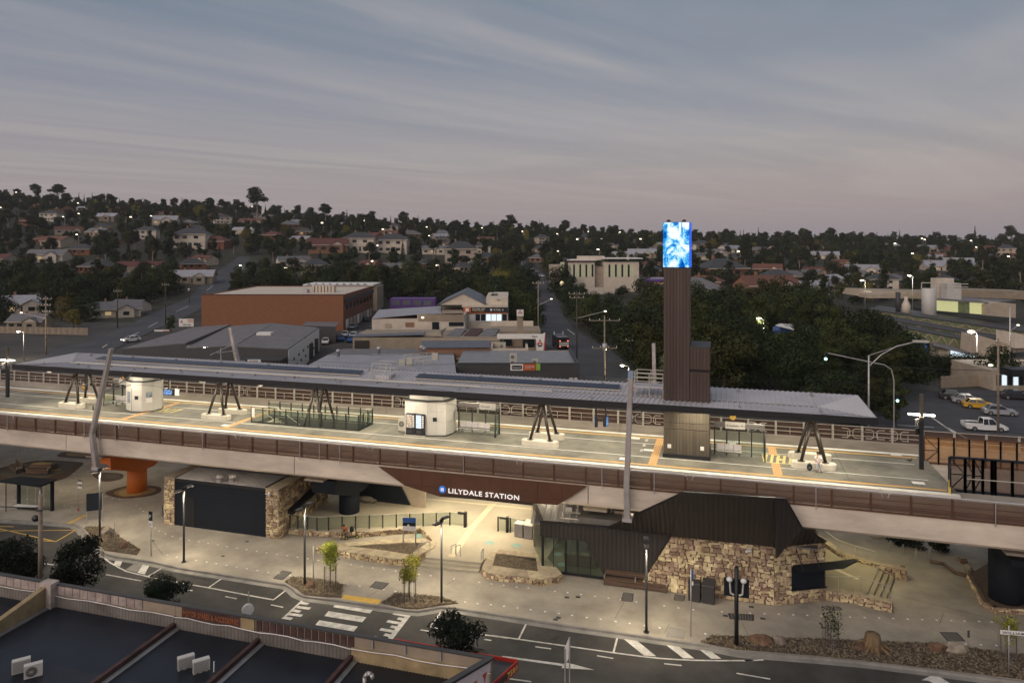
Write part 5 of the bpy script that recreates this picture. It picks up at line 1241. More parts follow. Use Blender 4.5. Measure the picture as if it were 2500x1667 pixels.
solo(m,'tree_stump',mat('stump_wood',(.17,.115,.06),.95,0,.4,2,.9,8,streak=(3,3,.5)),'weathered tree stump with splayed roots in the long bed','stump')
c=G(d5(800,900));solo(MB().path([c+Vector((-1.2,1.0,.3)),c+Vector((-.3,.7,.35)),c+Vector((.1,-.6,.3)),c+Vector((.8,-.9,.3))],.14,7),'log_seat',M['wood'],'dark zigzag log laid on the paving under the viaduct','log')
for k,(u,v,w) in enumerate(((1330,420,1.3),(1430,440,1.5),(1650,490,1.3))):
 c=G(b4(u,v));t=thing('low_shrub',['low grey shrub behind the first bicycle hoops','bushy grey shrub between the bicycle hoops','flat dark shrub right of the bicycle hoops'][k],'shrub',c,0,'low shrubs under the viaduct')
 mm=crown_mesh('foliage',lobes_round(random.Random(k),.8,w,.05,6,.5),700,.16,random.Random(k+5),M['leafbush']);link('foliage',mm,t)
 link('stem',MB().tube((0,0,-.05),(0,0,.4),.06,n=5).mesh('stem',M['bark']),t)
# ---- young trees in wire guards
def young(p,H,label,lit='leafyoung',nl=1900,seed=1):
 r=random.Random(seed);t=thing('young_tree',label,'tree',p,0,'young trees in wire guards')
 lo=[(r.uniform(-.38,.38),r.uniform(-.38,.38),lerp(H*.5,H*1.05,r.random()),.42,.46) for _ in range(12)]
 link('crown',crown_mesh('crown',lo,nl,.12,r,M[lit]),t);link('trunk',MB().tube((0,0,0),(.03,0,H*.8),.03,.015,6).mesh('trunk',M['bark']),t)
 for i in range(3):a=i*2.1;MB().tube(p+Vector((math.cos(a)*.45,math.sin(a)*.45,0)),p+Vector((math.cos(a)*.45,math.sin(a)*.45,1.7)),.03,n=5).build('stake',M['wood'],t)
 g=MB()
 for i in range(14):a=i*.4488;g.tube(p+Vector((math.cos(a)*.48,math.sin(a)*.48,0)),p+Vector((math.cos(a)*.48,math.sin(a)*.48,1.65)),.008,n=4)
 for k in range(6):
  for i in range(14):a,b=i*.4488,(i+1)*.4488;z=.1+k*.3;g.tube(p+Vector((math.cos(a)*.48,math.sin(a)*.48,z)),p+Vector((math.cos(b)*.48,math.sin(b)*.48,z)),.006,n=4)
 g.build('wire_guard',M['steel'],t);return t
young(G(b2(735,765)),3.0,'young yellow leafed tree in a wire guard left of the crossing',seed=3)
young(G(b2(1425,880)),2.9,'young yellow leafed tree in a wire guard right of the crossing',seed=4)
young(G(b4(765,1268)),2.1,'thin young tree in a wire guard in the middle of the long bed','leafmid',420,seed=5)
young(G(b4(2215,1388)),2.5,'thin young tree in a wire guard behind the street name sign','leafyoung',700,seed=6)
# ---- grates and covers
def grate(zn,pts,label,cover=False):
 q=[G(zn(*p)) for p in pts];t=thing('drain_grate' if not cover else 'access_cover',label,'grate' if not cover else 'cover',q[0],0,'grates and covers in the paving')
 z=.006;fr_=MB()
 for a,b in zip(q,q[1:]+q[:1]):fr_.bar(a+Vector((0,0,z+.004)),b+Vector((0,0,z+.004)),.05,.012)
 fr_.build('frame',M['kerb' if cover else 'char'],t);fl=MB().poly(flat([p+Vector((0,0,.005)) for p in q]));fl.build('pit' if not cover else 'lid',M['char' if not cover else 'kerb'],t)
 if not cover:
  for i in range(1,9):
   f=i/9;MB().bar(q[0].lerp(q[1],f)+Vector((0,0,.016)),q[3].lerp(q[2],f)+Vector((0,0,.016)),.035,.014).build('grate_bar',M['kerb'],t)
grate(b2,((1130,708),(1245,725),(1190,778),(1080,760)),'square drain grate before the triangular planter')
grate(b2,((320,615),(400,628),(320,695),(240,682)),'square drain grate left of the left lamp bed')
grate(b3,((1100,838),(1182,848),(1172,915),(1080,905)),'square drain grate in front of the timber bench')
grate(b3,((1528,855),(1610,865),(1602,908),(1520,900)),'faint drain grate by the dark bins')
grate(b3,((1970,1012),(2182,1022),(2182,1072),(1985,1058)),'long drain grate before the camera post')
grate(b4,((1662,1150),(1800,1153),(1865,1222),(1725,1222)),'slanting drain grate above the long bed')
grate(b4,((690,935),(760,938),(800,965),(730,968)),'left of two small grates by the stone corner');grate(b4,((785,940),(830,940),(860,968),(800,970)),'right of two small grates by the stone corner')
grate(b3,((1480,1122),(1612,1155),(1600,1222),(1455,1205)),'pale square access cover by the kerb',True)
grate(b4,((497,938),(565,938),(585,962),(515,965)),'pale access cover at the foot of the stone wall',True)
grate(b2,((440,688),(495,695),(475,722),(418,715)),'pale access cover in the lamp bed left of the crossing',True)
for k,(zn,u,v) in enumerate(((b1,1330,355),(b1,2150,360),(b1,1940,487),(b3,627,877),(b3,720,875),(b3,557,1046),(b3,533,1062),(b3,1947,1030),(b3,2162,957),(b4,210,1038))):
 c=G(zn(u,v),.005);solo(MB().box(c.x-.16,c.y-.12,.004,c.x+.16,c.y+.12,.012),'cover_plate',M['char'],'small dark cover plate in the paving, '+('at the foot of the blue parking sign','before the shutter of the black service block','beside the lamp of the black service block','left of two before the timber bench','right of two before the timber bench','upper of two by the kerb','lower of two by the kerb','at the left end of the long drain grate','beneath the stone wall behind the camera post','at the right end of the long drain grate')[k],'cover','small dark cover plates')
# ---- bus shelter
def camq(p,z=0):return G(p,z)
t=thing('bus_shelter','open black bus shelter with flat roof and white bench','shelter',G(d6(600,1450)),0)
f0,f1=G(d6(360,1415)),G(d6(1000,1460));dx=(f1-f0).normalized();dy=Vector((-dx.y,dx.x,0))
L=(f1-f0).length
for p in (f0,f1):MB().obox(p.x,p.y,0,.2,.25,2.75,math.atan2(dx.y,dx.x)).build('post',M['navy'],t)
for p in (f0-dx*.5-dy*.9,f1-dx*.55-dy*.7):MB().obox(p.x,p.y,0,.06,.06,2.7).build('thin_post',M['black'],t)
c0=f0-dx*1.3;MB().prism([(c0-dy*.9+dx*0).to_2d()[:] if False else ((c0-dy*1.0).x,(c0-dy*1.0).y),((f1+dx*.15-dy*1.6).x,(f1+dx*.15-dy*1.6).y),((f1+dx*.2+dy*.3).x,(f1+dx*.2+dy*.3).y),((c0+dx*.9+dy*.5).x,(c0+dx*.9+dy*.5).y)],2.72,2.86).build('roof',M['navy'],t)
b0_=f0+dx*.05-dy*.4;b1_=f1-dx*1.2-dy*.4
MB().bar(b0_+Vector((0,0,.45)),b1_+Vector((0,0,.45)),.5,.06).build('seat',M['white'],t);MB().bar(b0_+Vector((0,.2,.2)),b1_+Vector((0,.2,.2)),.08,.3).build('seat_frame',M['black'],t)
MB().bar(f0+Vector((0,0,.15)),f1+Vector((0,0,.15)),.06,.1).build('base_rail',M['black'],t)
for i in range(4):MB().slab([f0.lerp(f1,(i+.04)/4)+Vector((0,0,.25)),f0.lerp(f1,(i+.96)/4)+Vector((0,0,.25)),f0.lerp(f1,(i+.96)/4)+Vector((0,0,2.6)),f0.lerp(f1,(i+.04)/4)+Vector((0,0,2.6))],dy,.015).build('pane',M['glass'],t)
MB().slab([f1-dx*.75-dy*.7+Vector((0,0,1.5)),f1-dx*.55-dy*.7+Vector((0,0,1.5)),f1-dx*.55-dy*.7+Vector((0,0,2.1)),f1-dx*.75-dy*.7+Vector((0,0,2.1))],dy,.03).build('notice',M['white'],t)
# ---- notice board and small signs
p,q=G(b1(755,205)),G(b1(890,190));t=thing('notice_board','large dark notice board on two legs behind the left lamp','sign',p,0)
for s in (p,q):MB().tube(s,s+Vector((0,0,2.6)),.04,n=6).build('leg',M['galv'],t)
MB().slab([p+Vector((0,-.05,1.1)),q+Vector((0,-.05,1.1)),q+Vector((0,-.05,2.65)),p+Vector((0,-.05,2.65))],(0,1,0),.1).build('board',M['navy'],t)
def polesign(base,H,plates,label,cat='sign',name='sign_post',r=.035,m='galv',rz=0):
 t=thing(name,label,cat,base,0);MB().tube(base,base+Vector((0,0,H)),r,n=7).build('pole',M[m],t)
 for (z0,z1,w,mm,dx_) in plates:
  c_,s_=math.cos(rz),math.sin(rz)
  MB().obox(base.x+dx_*c_,base.y-.06+dx_*s_,base.z+z0,w,.025,z1-z0,rz).build('plate',M[mm],t)
 return t
t=polesign(G(d6(1505,1460)),2.9,((2.1,2.9,.5,'white',.2),(2.35,2.5,.5,'black',.2),(2.78,2.9,.5,'red',.2),(.0,.25,.14,'red',0)),'white and red bus stop pole sign near the bus shelter')
t=polesign(G(b1(1315,488)),3.6,((2.85,3.6,.36,'navy',0),(2.35,2.82,.36,'white',0)),'parking sign with a dark blue plate above a white one')
b_=G(b1(1315,488));font_obj('sign_text','P',.4,M['white'],t,(b_.x-.12,b_.y-.08,3.05),(1,0,0),(0,0,1),.004);font_obj('sign_text','2P',.2,M['black'],t,(b_.x-.12,b_.y-.08,2.5),(1,0,0),(0,0,1),.004)
polesign(G(b1(996,420)),2.9,((2.2,2.35,.06,'white',.1),),'thin bare steel sign pole at the edge of the left bed')
polesign(G(b2(588,775)),3.1,(),'thin bare steel pole with a bent top in the lamp bed')
t=polesign(G(b3(1660,1203)),4.3,((3.7,4.25,.1,'blue',.1),(3.3,3.55,.1,'white',.1)),'thin steel pole with a small blue plate near the dark bins')
polesign(G(b4(1893,1310)),1.4,((.9,1.35,.12,'char',0),),'short thin marker post in the long bed')
t=thing('wayfinding_sign','station sign on two legs, blue and black above white, in the triangular planter','sign',G(d2(1045,635),.4),0)
p,q=G(d2(1045,640),.4),G(d2(1157,645),.4)
for s in (p,q):MB().tube(s,s+Vector((0,0,2.4)),.05,n=7).build('leg',M['galv'],t)
for z0,z1,mm in ((2.02,2.4,'blue'),(1.72,2.0,'navy'),(1.35,1.7,'white')):MB().slab([p+Vector((-.02,-.07,z0)),q+Vector((.02,-.07,z0)),q+Vector((.02,-.07,z1)),p+Vector((-.02,-.07,z1))],(0,1,0),.04).build('plate',M[mm],t)
MB().tube((lerp(p.x,q.x,.5),p.y-.13,2.22),(lerp(p.x,q.x,.5),p.y-.11,2.22),.1,n=12).build('badge',M['white'],t)
font_obj('sign_text','Lilydale Station',.14,M['white'],t,(p.x+.1,p.y-.09,1.82),(q-p),(0,0,1),.004)
b_=G((2443+20,1648));t=polesign(b_,2.9,(),'white street name sign on a steel pole at the far right of the long bed',name='street_sign')
c_=W(b4(2155,1165),b_.y-.08);e_=W(b4(2470,1190),b_.y-.08)
MB().hexa([c_,e_,e_+Vector((0,.03,0)),c_+Vector((0,.03,0))],[c_+Vector((0,0,.24)),e_+Vector((0,0,.24)),e_+Vector((0,.03,.24)),c_+Vector((0,.03,.24))]).build('plate',M['white'],t)
font_obj('street_name','WILLIAM ST',.2,M['black'],t,(c_.x+.1,c_.y-.012,c_.z+.05),(e_-c_),(0,0,1),.003,width=1.55)
c=G(b1(1412,140));solo(MB().hexa([(c.x-.12,c.y-.06,0),(c.x+.12,c.y-.06,0),(c.x+.12,c.y+.06,0),(c.x-.12,c.y+.06,0)],[(c.x-.2,c.y-.2,1.0),(c.x+.1,c.y-.2,1.0),(c.x+.1,c.y-.08,1.0),(c.x-.2,c.y-.08,1.0)]).obox(c.x-.05,c.y-.15,1.0,.45,.3,.05),'drinking_fountain',M['steel'],'dark drinking fountain left of the stone pier of the service block','fountain')
# ---- street signs on the near kerb, drawn from behind
t=thing('road_sign','round white road sign seen edge on above the near lane','sign',G((606,1480),RZ),0);p=W(b1(2163,945),36.2)
MB().tube((p.x,36.2,RZ),(p.x,36.2,p.z+1.0),.035,n=6).build('pole',M['galv'],t);MB().tube((p.x-.03,36.14,p.z),(p.x+.12,36.0,p.z+.02),.33,n=18).build('disc',M['white'],t)
p=G(b3(612,1640),RZ);t=thing('road_sign','tall narrow white sign on two posts on the near side of the road','sign',p,0)
q=[D(b3(*u),33.2) for u in ((608,1300),(645,1210),(640,1390),(606,1450))]
q2=[D(b3(*u),33.2) for u in ((612,1560),(650,1560))]
for a,top in zip(q2,(q[0],q[1])):MB().tube((a.x,a.y,RZ),(a.x,a.y,top.z),.035,n=6).build('post',M['galv'],t)
MB().slab([q[3],q[2],q[1],q[0]],(0,1,0),.03).build('plate',M['white'],t)
# ---- dark bushes in the near footpath strip
for k,(zn,u,v,Y,ru,lab) in enumerate(((b1,150,480,37.5,225,'large black green street tree at the left edge by the pole'),(b1,710,590,36.8,245,'round black green street tree between pole and box markings'),(b1,1390,760,36.0,180,'small spiky dark street tree behind the shop parapet'),(b2,1840,1190,35.6,250,'spiky dark street tree beside the crossing, right of the red awning'))):
 p=W(zn(u,v),Y);zc=p.z;z=(Vector((p.x,p.y,0)).dot(Vector((-SY,CY,0))));R=ru/3.564*z/F;pr=PR['bush'][k % 2]
 t=thing('street_tree',lab,'tree',(p.x,p.y,RZ),0,'dark street trees on the near side');t.rotation_euler.z=k
 H=zc+R*.8;R*=1.45;s=R/2.5;cro=link('crown',pr[0],t);cro.scale=(s,s,R*1.75/4.2);cro.location=(0,0,zc-R*.95)
 link('trunk',MB().tube((0,0,0),(0,0,zc),.1,.05,7).mesh('trunk',M['bark']),t)
# ---- utility pole near left
p=W(d6(775,1150),37.2);t=thing('utility_pole','weathered timber power pole standing at the near left street corner','pole',(p.x,p.y,RZ),0)
MB().lathe([(.16,0),(.13,p.z-RZ)],(p.x,p.y,RZ),10).build('pole',M['barkpale'],t);MB().bar((p.x-.2,p.y-.15,p.z-1.0),(p.x+.3,p.y-.15,p.z-1.0),.12,.12).build('bracket',M['char'],t)
MB().ball((p.x-.3,p.y-.1,p.z-1.6),.28,.22,.22).build('insulator',M['black'],t)
e_=W(d6(-3000,1560),38);MB().path([Vector((p.x,p.y,p.z-.9)).lerp(Vector((e_.x,e_.y,p.z-1.2)),k/6)-Vector((0,0,.5*4*(k/6)*(1-k/6))) for k in range(7)],.035,5).build('cable',M['black'],t)
# ---- play circles and hexagonal bench at the left
for k,(col,z,pts) in enumerate((('ringbrown',.008,((-300,700),(0,640),(640,500),(1000,492),(1600,530),(1620,560),(1300,830),(1080,905),(100,905),(-300,860))),('ringdark',.012,((-100,760),(160,640),(640,545),(1000,520),(1420,545),(1430,590),(1180,740),(900,830),(350,850),(100,820))),('ringtan',.016,((990,690),(1120,660),(1190,640),(1150,690),(1010,705))),('ringbrown',.008,((1070,410),(1200,310),(1800,380),(1900,470),(1600,470),(1110,430))),('ringtan',.012,((1250,390),(1300,340),(1700,390),(1800,430),(1300,410))),('ringbrown',.008,((1750,770),(1850,720),(2400,740),(2352,860),(2100,905),(1950,905),(1820,830))),('ringdark',.012,((1960,770),(2300,760),(2300,840),(2050,850))),('ringbrown',.008,((1950,1120),(2352,985),(2700,960),(3100,1000),(3100,1100),(2900,1180),(2352,1240),(2100,1180))),('ringtan',.012,((2120,1120),(2352,1030),(2700,1000),(3000,1030),(2980,1100),(2700,1180),(2352,1210))),('ringgold',.016,((2230,1120),(2400,1060),(2750,1040),(2850,1090),(2600,1170),(2352,1185))))):
 cdef={'ringbrown':(.085,.048,.026),'ringdark':(.09,.078,.06),'ringtan':(.27,.165,.06),'ringgold':(.42,.30,.11)}[col]
 if col not in M:M[col]=mat(col,cdef,.85,0,.15,.6)
 g_=[G(d6(*p),z) for p in pts];cen=sum(g_,Vector())/len(g_)
 sm_=[]
 for i in range(len(g_)):
  a,b,c=g_[i-1],g_[i],g_[(i+1) % len(g_)]
  for tt in (.25,.5,.75):sm_.append((a.lerp(b,.5)*(1-tt)**2+b*2*tt*(1-tt)+b.lerp(c,.5)*tt**2))
 MB().poly(flat(sm_)).build('play_ring',M[col],plaza)
t=thing('hexagon_platform','low hexagonal timber platform with a gold top on the ringed surface','bench',G(d6(800,780)),0)
hexo=[G(d6(*p),.55) for p in ((440,610),(520,640),(990,595),(1110,540),(820,520),(600,540))]
MB().prism([(p.x,p.y) for p in hexo],.0,.5).build('base',M['wood'],t);MB().prism([(p.x,p.y) for p in hexo],.5,.56).build('top',M['ringdark'],t)
cen=sum(hexo,Vector())/6;MB().prism([(cen.x+(p.x-cen.x)*.72,cen.y+(p.y-cen.y)*.72) for p in hexo],.56,.575).build('inlay',M['ringgold'],t)
bench(G(d6(480,780)),G(d6(905,775)),'dark timber bench facing away from the hexagonal platform',seats=1)
bench(G(d6(160,660)),G(d6(290,770)),'short timber bench with a bright white arm left of the hexagonal platform',seats=1)
# ---- sleeping bag / pile by the stair flank
c=G(d2(715,238),TZ);solo(MB().ball((c.x,c.y,TZ+.25),.8,.4,.3).ball((c.x-.5,c.y-.1,TZ+.25),.35,.3,.28).ball((c.x+.7,c.y,TZ+.15),.4,.35,.18),'bundle',mat('cloth_bundle',(.2,.18,.15),.9,0,.4,3),'grey cloth bundle lying beside the dark stair flank','bundle')
# ================================================================ things on the platform
def oct_poly(cx,cy,rx,ry,n=8,a0=22.5):return [(cx+rx*math.cos(math.radians(a0+i*360/n)),cy+ry*math.sin(math.radians(a0+i*360/n))) for i in range(n)]
def kiosk(cx,cy,shape,label):
 oct_poly=lambda cx,cy,k=0,_=0,f=1.0:[(cx+(x+(k*.7 if x>0 else-k*.7))*f,cy+(y+(k*.7 if y>0 else-k*.7))*f) for x,y in shape]
 t=thing('platform_kiosk',label,'kiosk',(cx,cy,PZ),0,'white kiosks on the platform');p=oct_poly(cx,cy)
 MB().prism(oct_poly(cx,cy,-.07),PZ,PZ+3.0).build('core',M['joint'],t)
 MB().prism(oct_poly(cx,cy,.03),PZ,PZ+.1).build('plinth',M['char'],t)
 for a,b in zip(p,p[1:]+p[:1]):
  a,b=Vector((*a,0)),Vector((*b,0));d=b-a;k=2 if d.length>1.1 else 1;n=Vector((d.y,-d.x,0)).normalized()
  for i in range(k):
   for z0,z1 in ((.11,1.2),(1.215,2.1),(2.115,2.98)):
    q,r=a.lerp(b,(i+.008)/k),a.lerp(b,(i+.992)/k)
    MB().hexa([q+Vector((0,0,PZ+z0)),r+Vector((0,0,PZ+z0)),r-n*.05+Vector((0,0,PZ+z0)),q-n*.05+Vector((0,0,PZ+z0))],[q+Vector((0,0,PZ+z1)),r+Vector((0,0,PZ+z1)),r-n*.05+Vector((0,0,PZ+z1)),q-n*.05+Vector((0,0,PZ+z1))]).build('wall_panel',M['tile'],t)
 MB().prism(oct_poly(cx,cy,.09),PZ+3.0,PZ+3.1).build('roof_edge',M['char'],t)
 MB().prism(oct_poly(cx,cy,0,0,.82),PZ+3.1,12.3).build('neck',M['tile'],t)
 return t,p
def face_panel(t,a,b,f0,f1,z0,z1,name,m,th=.03):
 a,b=Vector((*a,0)),Vector((*b,0));d=(b-a);n=Vector((d.y,-d.x,0)).normalized()
 if n.y>0:n=-n
 q,r=a.lerp(b,f0),a.lerp(b,f1);Z0,Z1=Vector((0,0,PZ+z0)),Vector((0,0,PZ+z1))
 MB().hexa([q+n*th+Z0,r+n*th+Z0,r+n*.004+Z0,q+n*.004+Z0],[q+n*th+Z1,r+n*th+Z1,r+n*.004+Z1,q+n*.004+Z1]).build(name,M[m],t)
 return q+n*(th+.004),(r-q).normalized()
k1x=W(a1(1262,640),59.2).x
t,p=kiosk(k1x,59.3,[(.9,1.4),(-1.3,1.4),(-1.55,.4),(-1.5,-1.0),(-.3,-1.5),(.75,-1.3),(1.45,-.55),(1.5,.5)],'white panelled kiosk with a poster at the left part of the platform')
M['poster']=mat('poster_print',(.20,.22,.27),.5,0,.5,3)
M['redsign']=mat('red_print',(.5,.06,.04),.5,0,.1,3)
face_panel(t,p[3],p[4],.3,.75,.9,2.0,'poster','poster');face_panel(t,p[4],p[5],.3,.65,1.3,1.65,'door_plate','black');face_panel(t,p[4],p[5],.0,.02,.12,2.4,'door_edge','char')
face_panel(t,p[5],p[6],.35,.9,1.45,2.0,'map','poster',.05);face_panel(t,p[5],p[6],.35,.9,.95,1.42,'timetable','white',.05)
k2x=W(a2(1600,750),58.9).x
t,p=kiosk(k2x,59.3,[(1.3,1.5),(-1.6,1.5),(-2.0,.9),(-2.0,-1.25),(.2,-1.4),(1.75,-.95),(2.05,.1),(2.0,.9)],'white panelled kiosk holding two black vending machines')
MB().prism([(k2x-1.9,57.75),(k2x+.05,57.6),(k2x+.05,57.9),(k2x-1.9,58.3)],PZ,PZ+.08).build('machine_plinth',M['rail'],t)
for i in range(2):
 x0=k2x-1.75+i*.9;v=thing('vending_machine',['black vending machine with shelves of snacks, left of the pair','black vending machine with a lit drinks front, right of the pair'][i],'vending machine',(x0+.43,57.9,PZ+.08),0,'vending machines')
 MB().box(x0,57.72,PZ+.08,x0+.86,58.3,PZ+1.92).build('cabinet',M['black'],v)
 MB().box(x0+.06,57.705,PZ+.7,x0+.56,57.718,PZ+1.84).build('window',mat('vend_front',(.3,.35,.4),.2,0,.5,5,emit=(.55,.7,.95) if i else (1,.85,.6),estr=.75 if i else .16),v)
 MB().box(x0+.06,57.705,PZ+.25,x0+.56,57.718,PZ+.5).build('tray',M['char'],v)
 for k in range(6):MB().box(x0+.62,57.705,PZ+.75+k*.18,x0+.78,57.72,PZ+.88+k*.18).build('key',M['white'],v)
 if not i:
  for k in range(5):
   MB().box(x0+.08,57.69,PZ+.78+k*.21,x0+.54,57.704,PZ+.8+k*.21).build('shelf',M['galv'],v)
   for j in range(5):MB().box(x0+.09+j*.09,57.692,PZ+.80+k*.21,x0+.15+j*.09,57.703,PZ+.93+k*.21).build('packet',M[('white','yellow','redsign','rail','buff')[(j+k) % 5]],v)
face_panel(t,p[4],p[5],.3,.52,1.3,1.65,'door_plate','black')
def ac(loc,label,rz=0,w=.9,h=.75,d=.38,fans=1,grp='air conditioner units',m='rail'):
 t=thing('air_conditioner',label,'air conditioner',loc,rz,grp);Tm=WM[t]
 def ap(name,mb,mm):mb.v=[tuple(Tm @ Vector(v)) for v in mb.v];mb.build(name,M[mm],t)
 ap('casing',MB().box(-w/2,-d/2,.06,w/2,d/2,h),m);ap('foot',MB().box(-w/2+.05,-d/2-.03,0,-w/2+.12,d/2+.03,.06),'char');ap('foot',MB().box(w/2-.12,-d/2-.03,0,w/2-.05,d/2+.03,.06),'char')
 for f in range(fans):
  zc=h*.53 if fans==1 else h*(.28+.46*f);r=min(h*.36/fans**.6,.27)
  ap('fan_ring',MB().tube((-w*.1,-d/2-.012,zc),(-w*.1,-d/2,zc),r,n=16),'steel');ap('fan',MB().tube((-w*.1,-d/2-.02,zc),(-w*.1,-d/2-.01,zc),r*.85,n=16),'char')
  g=MB()
  for k in range(6):a=k*math.pi/6;g.bar((-w*.1-r*.85*math.cos(a),-d/2-.028,zc-r*.85*math.sin(a)),(-w*.1+r*.85*math.cos(a),-d/2-.028,zc+r*.85*math.sin(a)),.012,.012)
  ap('grille',g,'rail')
 for k in range(5):ap('side_louvre',MB().box(w/2,-d/2+.04,h*.2+k*h*.13,w/2+.008,d/2-.04,h*.2+k*h*.13+h*.08),'steel')
 for k in range(7):ap('back_louvre',MB().box(-w/2+.05,d/2,.12+k*(h-.15)/7,w/2-.05,d/2+.008,.12+(k+.45)*(h-.15)/7),'steel')
 return t
c=G(a2(1365,725),PZ);ac(c+Vector((0,.2,0)),'grey air conditioner unit on the platform left of the vending machines',0,.85,1.3,.5)
def shelter(x0,x1,y,label,sx,seat=(.1,.9),n=3,side=1):
 t=thing('waiting_shelter',label,'shelter',(lerp(x0,x1,.5),y,PZ),0,'glazed waiting shelters')
 for i in range(n+1):x=lerp(x0,x1,i/n);MB().box(x-.05,y-.05,PZ,x+.05,y+.05,PZ+2.2).build('post',M['black'],t)
 for i in range(n):MB().box(lerp(x0,x1,i/n)+.06,y-.01,PZ+.12,lerp(x0,x1,(i+1)/n)-.06,y+.01,PZ+2.1).build('pane',M['glass'],t)
 MB().box(x0-.05,y-.09,PZ+2.2,x1+.05,y+.09,PZ+2.6).build('beam',M['steel'],t)
 q=x0+(x1-x0)*sx;MB().box(q-.75,y-.13,PZ+2.13,q+.75,y-.095,PZ+2.68).build('name_board',M['white'],t);font_obj('board_text','Lilydale',.26,M['char'],t,(q-.6,y-.137,PZ+2.3),(1,0,0),(0,0,1),.003);font_obj('board_text','1',.3,M['char'],t,(q+.5,y-.137,PZ+2.3),(1,0,0),(0,0,1),.003)
 xe=x1 if side>0 else x0
 m=MB().path([(xe,y-1.25,PZ),(xe,y-1.15,PZ+1.7),(xe,y-.8,PZ+2.25),(xe,y,PZ+2.3)],.05);m.build('side_frame',M['black'],t);MB().box(xe-.01,y-1.1,PZ+.15,xe+.01,y-.08,PZ+1.75).build('pane',M['glass'],t);MB().bar((xe,y-1.2,PZ+.1),(xe,y,PZ+.1),.06).build('base_rail',M['black'],t)
 b0,b1=lerp(x0,x1,seat[0]),lerp(x0,x1,seat[1]);k=max(2,round((b1-b0)/.6))
 for i in range(k):
  u0,u1=lerp(b0,b1,i/k)+.02,lerp(b0,b1,(i+1)/k)-.02
  MB().hexa([(u0,y-.75,PZ+.43),(u1,y-.75,PZ+.43),(u1,y-.3,PZ+.41),(u0,y-.3,PZ+.41)],[(u0,y-.75,PZ+.46),(u1,y-.75,PZ+.46),(u1,y-.3,PZ+.44),(u0,y-.3,PZ+.44)]).build('seat',M['galv'],t)
  MB().hexa([(u0,y-.3,PZ+.5),(u1,y-.3,PZ+.5),(u1,y-.27,PZ+.5),(u0,y-.27,PZ+.5)],[(u0,y-.2,PZ+.92),(u1,y-.2,PZ+.92),(u1,y-.17,PZ+.92),(u0,y-.17,PZ+.92)]).build('seat_back',M['galv'],t)
 MB().box(b0,y-.55,PZ+.34,b1,y-.48,PZ+.4).build('seat_beam',M['steel'],t)
 for f in (.12,.88):x=lerp(b0,b1,f);MB().box(x-.04,y-.56,PZ,x+.04,y-.47,PZ+.34).box(x-.06,y-.8,PZ,x+.06,y-.25,PZ+.03).build('seat_leg',M['steel'],t)
 return t
shelter(k1x-5.2,k1x-1.7,60.4,'glazed shelter and steel bench left of the posted kiosk',.45,(.15,.98),side=-1)
shelter(k2x+2.2,k2x+6.0,60.4,'glazed shelter and steel bench right of the vending machines',.72,(.05,.8),side=1)
s0_,s1_=G(a3(1930,925),PZ),G(a4(205,880),PZ)
shelter(TX1+.35,s1_.x+.1,59.6,'glazed shelter and steel bench right of the bronze tower',.42,(.04,.55),4)
# hanging displays
def display(p,w,h,label,m,rz=0.0):
 t=thing('passenger_display',label,'display',p,rz,'hanging passenger displays');Tm=WM[t]
 def ap(name,mb,mm):mb.v=[tuple(Tm @ Vector(v)) for v in mb.v];mb.build(name,M[mm] if isinstance(mm,str) else mm,t)
 ap('hanger',MB().box(-.05,-.05,h,.05,.05,CZ-.45-p.z),'black');ap('casing',MB().box(-w/2,-.13,0,w/2,.13,h),'black')
 ap('screen',MB().box(-w/2+.06,-.14,.06,w/2-.06,-.132,h-.06),m)
 return t
def pixtext(name,base,glow,e):return mat(name,base,.3,0,.95,9,emit=None) if False else _dot(name,base,glow,e)
def _dot(name,base,glow,e):
 m=bpy.data.materials.new(name);m.use_nodes=True;t=m.node_tree;b=t.nodes['Principled BSDF'];b.inputs['Base Color'].default_value=(*base,1)
 tc=t.nodes.new('ShaderNodeTexCoord');mp=t.nodes.new('ShaderNodeMapping');mp.inputs['Scale'].default_value=(7,1,9);n=t.nodes.new('ShaderNodeTexNoise');n.inputs['Scale'].default_value=1.4;n.inputs['Detail'].default_value=1
 r=t.nodes.new('ShaderNodeValToRGB');r.color_ramp.elements[0].position=.5;r.color_ramp.elements[1].position=.56;r.color_ramp.elements[0].color=(*[c*.12 for c in glow],1);r.color_ramp.elements[1].color=(*glow,1)
 t.links.new(tc.outputs['Object'],mp.inputs[0]);t.links.new(mp.outputs[0],n.inputs['Vector']);t.links.new(n.outputs['Fac'],r.inputs[0]);t.links.new(r.outputs[0],b.inputs['Emission Color']);b.inputs['Emission Strength'].default_value=e;return m
M['dispb']=_dot('display_blue',(.01,.02,.05),(.25,.5,1),1.1);M['dispo']=_dot('display_amber',(.02,.01,0),(1,.42,.05),.9)
q=W(a1(1468,515),58.2);display(q,1.3,.62,'hanging display with a glowing blue screen right of the posted kiosk','dispb',-.15)
MB().box(q.x+.75,q.y-.02,q.z+.05,q.x+1.25,q.y+.02,q.z+.65).build('platform_sign',M['white'],None,None,'white platform number sign hanging beside the blue display','sign')
q=W(a1(740,465),58.6);display(q,1.0,.5,'hanging display with amber letters between the far supports','dispo',-.5)
q=W(a1(1085,385),58.4);display(q,1.0,.45,'hanging display with amber letters above the far shelter','dispo',-.6)
q=W(a3(910,680),58.6);display(q,.5,.85,'dark hanging display seen edge on, left of a pair before the tower','dispb',-1.35);display(q+Vector((.75,.3,0)),.5,.85,'dark hanging display seen edge on, right of a pair before the tower','dispb',1.35)
